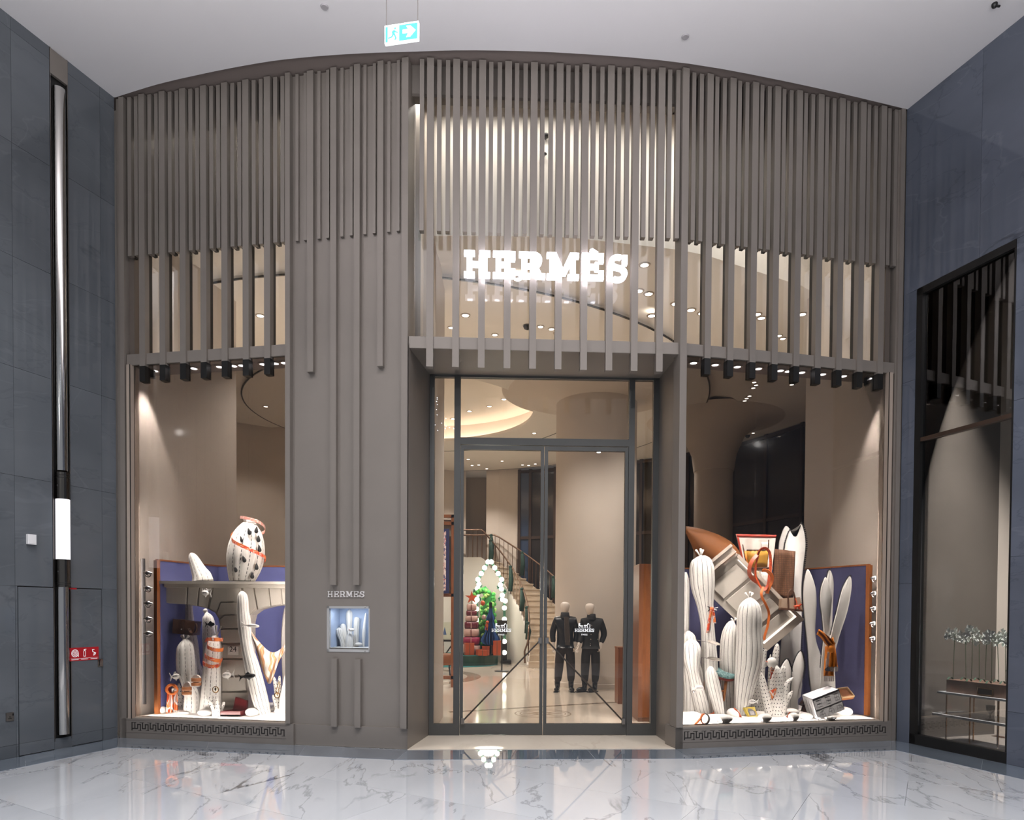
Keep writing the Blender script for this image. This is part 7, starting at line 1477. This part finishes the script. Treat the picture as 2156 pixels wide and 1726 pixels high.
q = A2(ZN_, 905, 1225, yn - .05); MB().ball(q, .05, .035, .024, 14, 8).build('pebble', pebble_m, None, True, label='tiny white pebble in the pier showcase', cat='pebble')
t = thing('miniature_fish', 'tiny white fish with red eye in the pier showcase', 'fish', A2(ZN_, 780, 1010, yn - .1)); b = MB(); q = A2(ZN_, 785, 985, yn - .09); b.ball(q, .036, .02, .022, 12, 8); b.build('body', pebble_m, t, True); MB().prism([q + V((-.03, 0, 0)), q + V((-.06, 0, .025)), q + V((-.055, 0, -.02))], (0, .008, 0)).build('tail', pebble_m, t); MB().ball(q + V((-.025, -.015, .0)), .006, n=6, m=4).build('eye', MATS['sign_red'], t)

# ================================================================== NEIGHBOUR'S SHOP WINDOW ON THE RIGHT WALL
w6 = thing('window_6', 'tall black framed shop window in right stone wall', 'window', FR.P((wu0 + wu1) / 2, 0, 0), kind='structure')
zt6 = FR.z(2133, 868)
def fb6(nm, a, b_, z0, z1, d0=-.10, d1=.004, m=black): return MB().fbox(FR, a, b_, d0, d1, z0, z1).build(nm, m, w6)
fb6('frame_post', wu0, wu0 + .085, 0, WH); fb6('frame_post', wu1 - .02, wu1, 0, WH, -.3, -.0); fb6('frame_head', wu0, wu1, WH - .09, WH); fb6('frame_sill', wu0, wu1, 0, .13); fb6('transom', wu0 + .085, wu1 - .02, zt6 - .05, zt6, -.07, -.0, mat('transom_bronze', '#57463c', .3, .6))
fb6('pane', wu0 + .085, wu1 - .02, .13, zt6 - .05, -.05, -.044, pane_d); fb6('pane', wu0 + .085, wu1 - .02, zt6, WH - .09, -.05, -.044, pane_d)
ni = MB(); ni.fbox(FR, -.1, 2.8, -1.9, -1.85, 0, 6.2).fbox(FR, .10, .14, -1.9, -.1, 0, 6.2).fbox(FR, 2.76, 2.8, -1.9, -.33, 0, 6.2).fbox(FR, .1, 2.8, -1.9, -.33, 6.0, 6.05).fbox(FR, .1, 2.8, -1.9, -.1, -.02, .03); ni.build('wall_neighbour', mat('neighbour_taupe', '#6f675f', .7), None, label='dark taupe lining of the neighbouring shop window', cat='wall', kind='structure')
bm = MB()
for k in range(9): bm.fbox(FR, .3 + k * .27, .34 + k * .27, -1.85, -1.82, .05, 5.9)
o = bm.build('wall_fabric', mat('neighbour_pleat', '#544c46', .8), None, label='vertical dark pleats on the back of neighbouring window', cat='wall', kind='structure')
for u_ in (.6, 1.1, 1.7): lamp('SPOT', 'neighbour_fill_spot', FR.P(u_, -.35, 5.9), 1700, NEUT, FR.P(u_, -.7, .8), spot_size=math.radians(58), spot_blend=.7, shadow_soft_size=.06)
t = thing('console_table', 'low glass and brass console table in the neighbouring window', 'table', FR.P(.9, -.55, .03)); brass = mat('brass', '#b98a55', .25, 1.0)
def cz(x, y, d): return FR.z(x, y, d)
zt1, zt2 = cz(2040, 1462, -.35), cz(2040, 1510, -.35)
MB().fbox(FR, .34, 2.2, -.85, -.30, zt1 - .025, zt1).build('top', mat('milk_glass', '#c9cdd0', .1), t); MB().fbox(FR, .30, 2.2, -.80, -.26, zt2 - .03, zt2).build('lower_shelf', MATS['milk_glass'], t)
for u_ in (.46, .78, 1.14, 1.5):
    for d_ in (-.32, -.8): MB().fbox(FR, u_ - .006, u_ + .006, d_ - .006, d_ + .006, .03, zt1 - .025).build('leg', brass, t)
for k in range(5): MB().fbox(FR, .78, 1.9, -.70 - k * .02, -.694 - k * .02, .16, .166).build('rail', brass, t)
t = thing('brass_name_frame', 'small dark plate in a brass frame on the console', 'frame', FR.P(.95, -.34, zt1)); MB().fbox(FR, .86, 1.04, -.36, -.35, zt1 + .02, zt1 + .10).build('plate', black, t); 
for a, b_, c_, d_ in ((.85, 1.05, .015, .025), (.85, 1.05, .095, .105), (.85, .86, .015, .105), (1.04, 1.05, .015, .105)): MB().fbox(FR, a, b_, -.35, -.34, zt1 + c_, zt1 + d_).build('frame_bar', brass, t)
MB().fbox(FR, .42, 1.6, -.75, -.36, zt1 + .0, zt1 + .16).build('wood_box', wood('box_brown', '#5a4336', '#705344', .4), None, label='brown wooden flower box on the console', cat='box')
petal = mat('orchid_petal', '#e9ece6', .6); stemm = mat('orchid_stem', '#56624a', .6); leafm = mat('orchid_leaf', '#2f4a37', .5)
r = random.Random(5)
for k in range(14):
    u_ = .44 + k * .085; d_ = -.45 - .12 * (k % 3); zt_ = FR.z(2040, 1338, -.45) + r.uniform(-.05, .06); bp = FR.P(u_, d_, zt1 + .16)
    t = thing('white_orchid', 'white orchid on a thin stem in the brown box, %s from the window post' % ORD[k], 'flower', bp, 'white orchids in the neighbouring window'); tp_ = FR.P(u_ + r.uniform(-.03, .03), d_, zt_)
    MB().tube([bp, bp.lerp(tp_, .6) + V((0, 0, 0)), tp_], .004, 5).build('stem', stemm, t)
    for q in range(5):
        c_ = tp_ + V((r.uniform(-.06, .06), r.uniform(-.06, .06), r.uniform(-.06, .05))); b = MB()
        for a in range(5):
            an = a * 2 * PI / 5 + r.random(); ax = FR.U * math.cos(an) + V((0, 0, 1)) * math.sin(an); sd = FR.U * -math.sin(an) + V((0, 0, 1)) * math.cos(an); nn = FR.N * .012
            b.add([c_, c_ + ax * .03 + sd * .026 + nn, c_ + ax * .065 + nn * .4, c_ + ax * .03 - sd * .026 + nn], [(0, 1, 2, 3)])
        b.build('blossom', petal, t)
    MB().grid([[bp + FR.U * (.012 * e) + V((0, 0, .0)) + FR.N * .02 * f * 4 + V((0, 0, .12 * f - .10 * f * f)) for e in (-1, 0, 1)] for f in (0, .4, .8, 1.2)]).build('leaf', leafm, t)
t = thing('glass_bowl', 'shallow green glass bowl behind the orchids', 'bowl', FR.P(1.2, -.75, zt1 + .17)); MB().lathe(FR.P(1.25, -.78, zt1 + .161), [(0, .01), (.12, .02), (.26, .10), (.30, .16), (.29, .16), (.25, .11), (.11, .03), (0, .02)], 24).build('bowl', mat('green_glass', '#7fae96', .1), t, True)
t = thing('crystal_goblet', 'small clear crystal goblet on the lower shelf', 'goblet', FR.P(1.0, -.36, zt2)); MB().lathe(FR.P(.98, -.40, zt2), [(.05, .0), (.05, .008), (.008, .015), (.008, .07), (.045, .12), (.05, .18), (.046, .18), (.04, .12), (.0, .09)], 16).build('cup', pane, t, True)
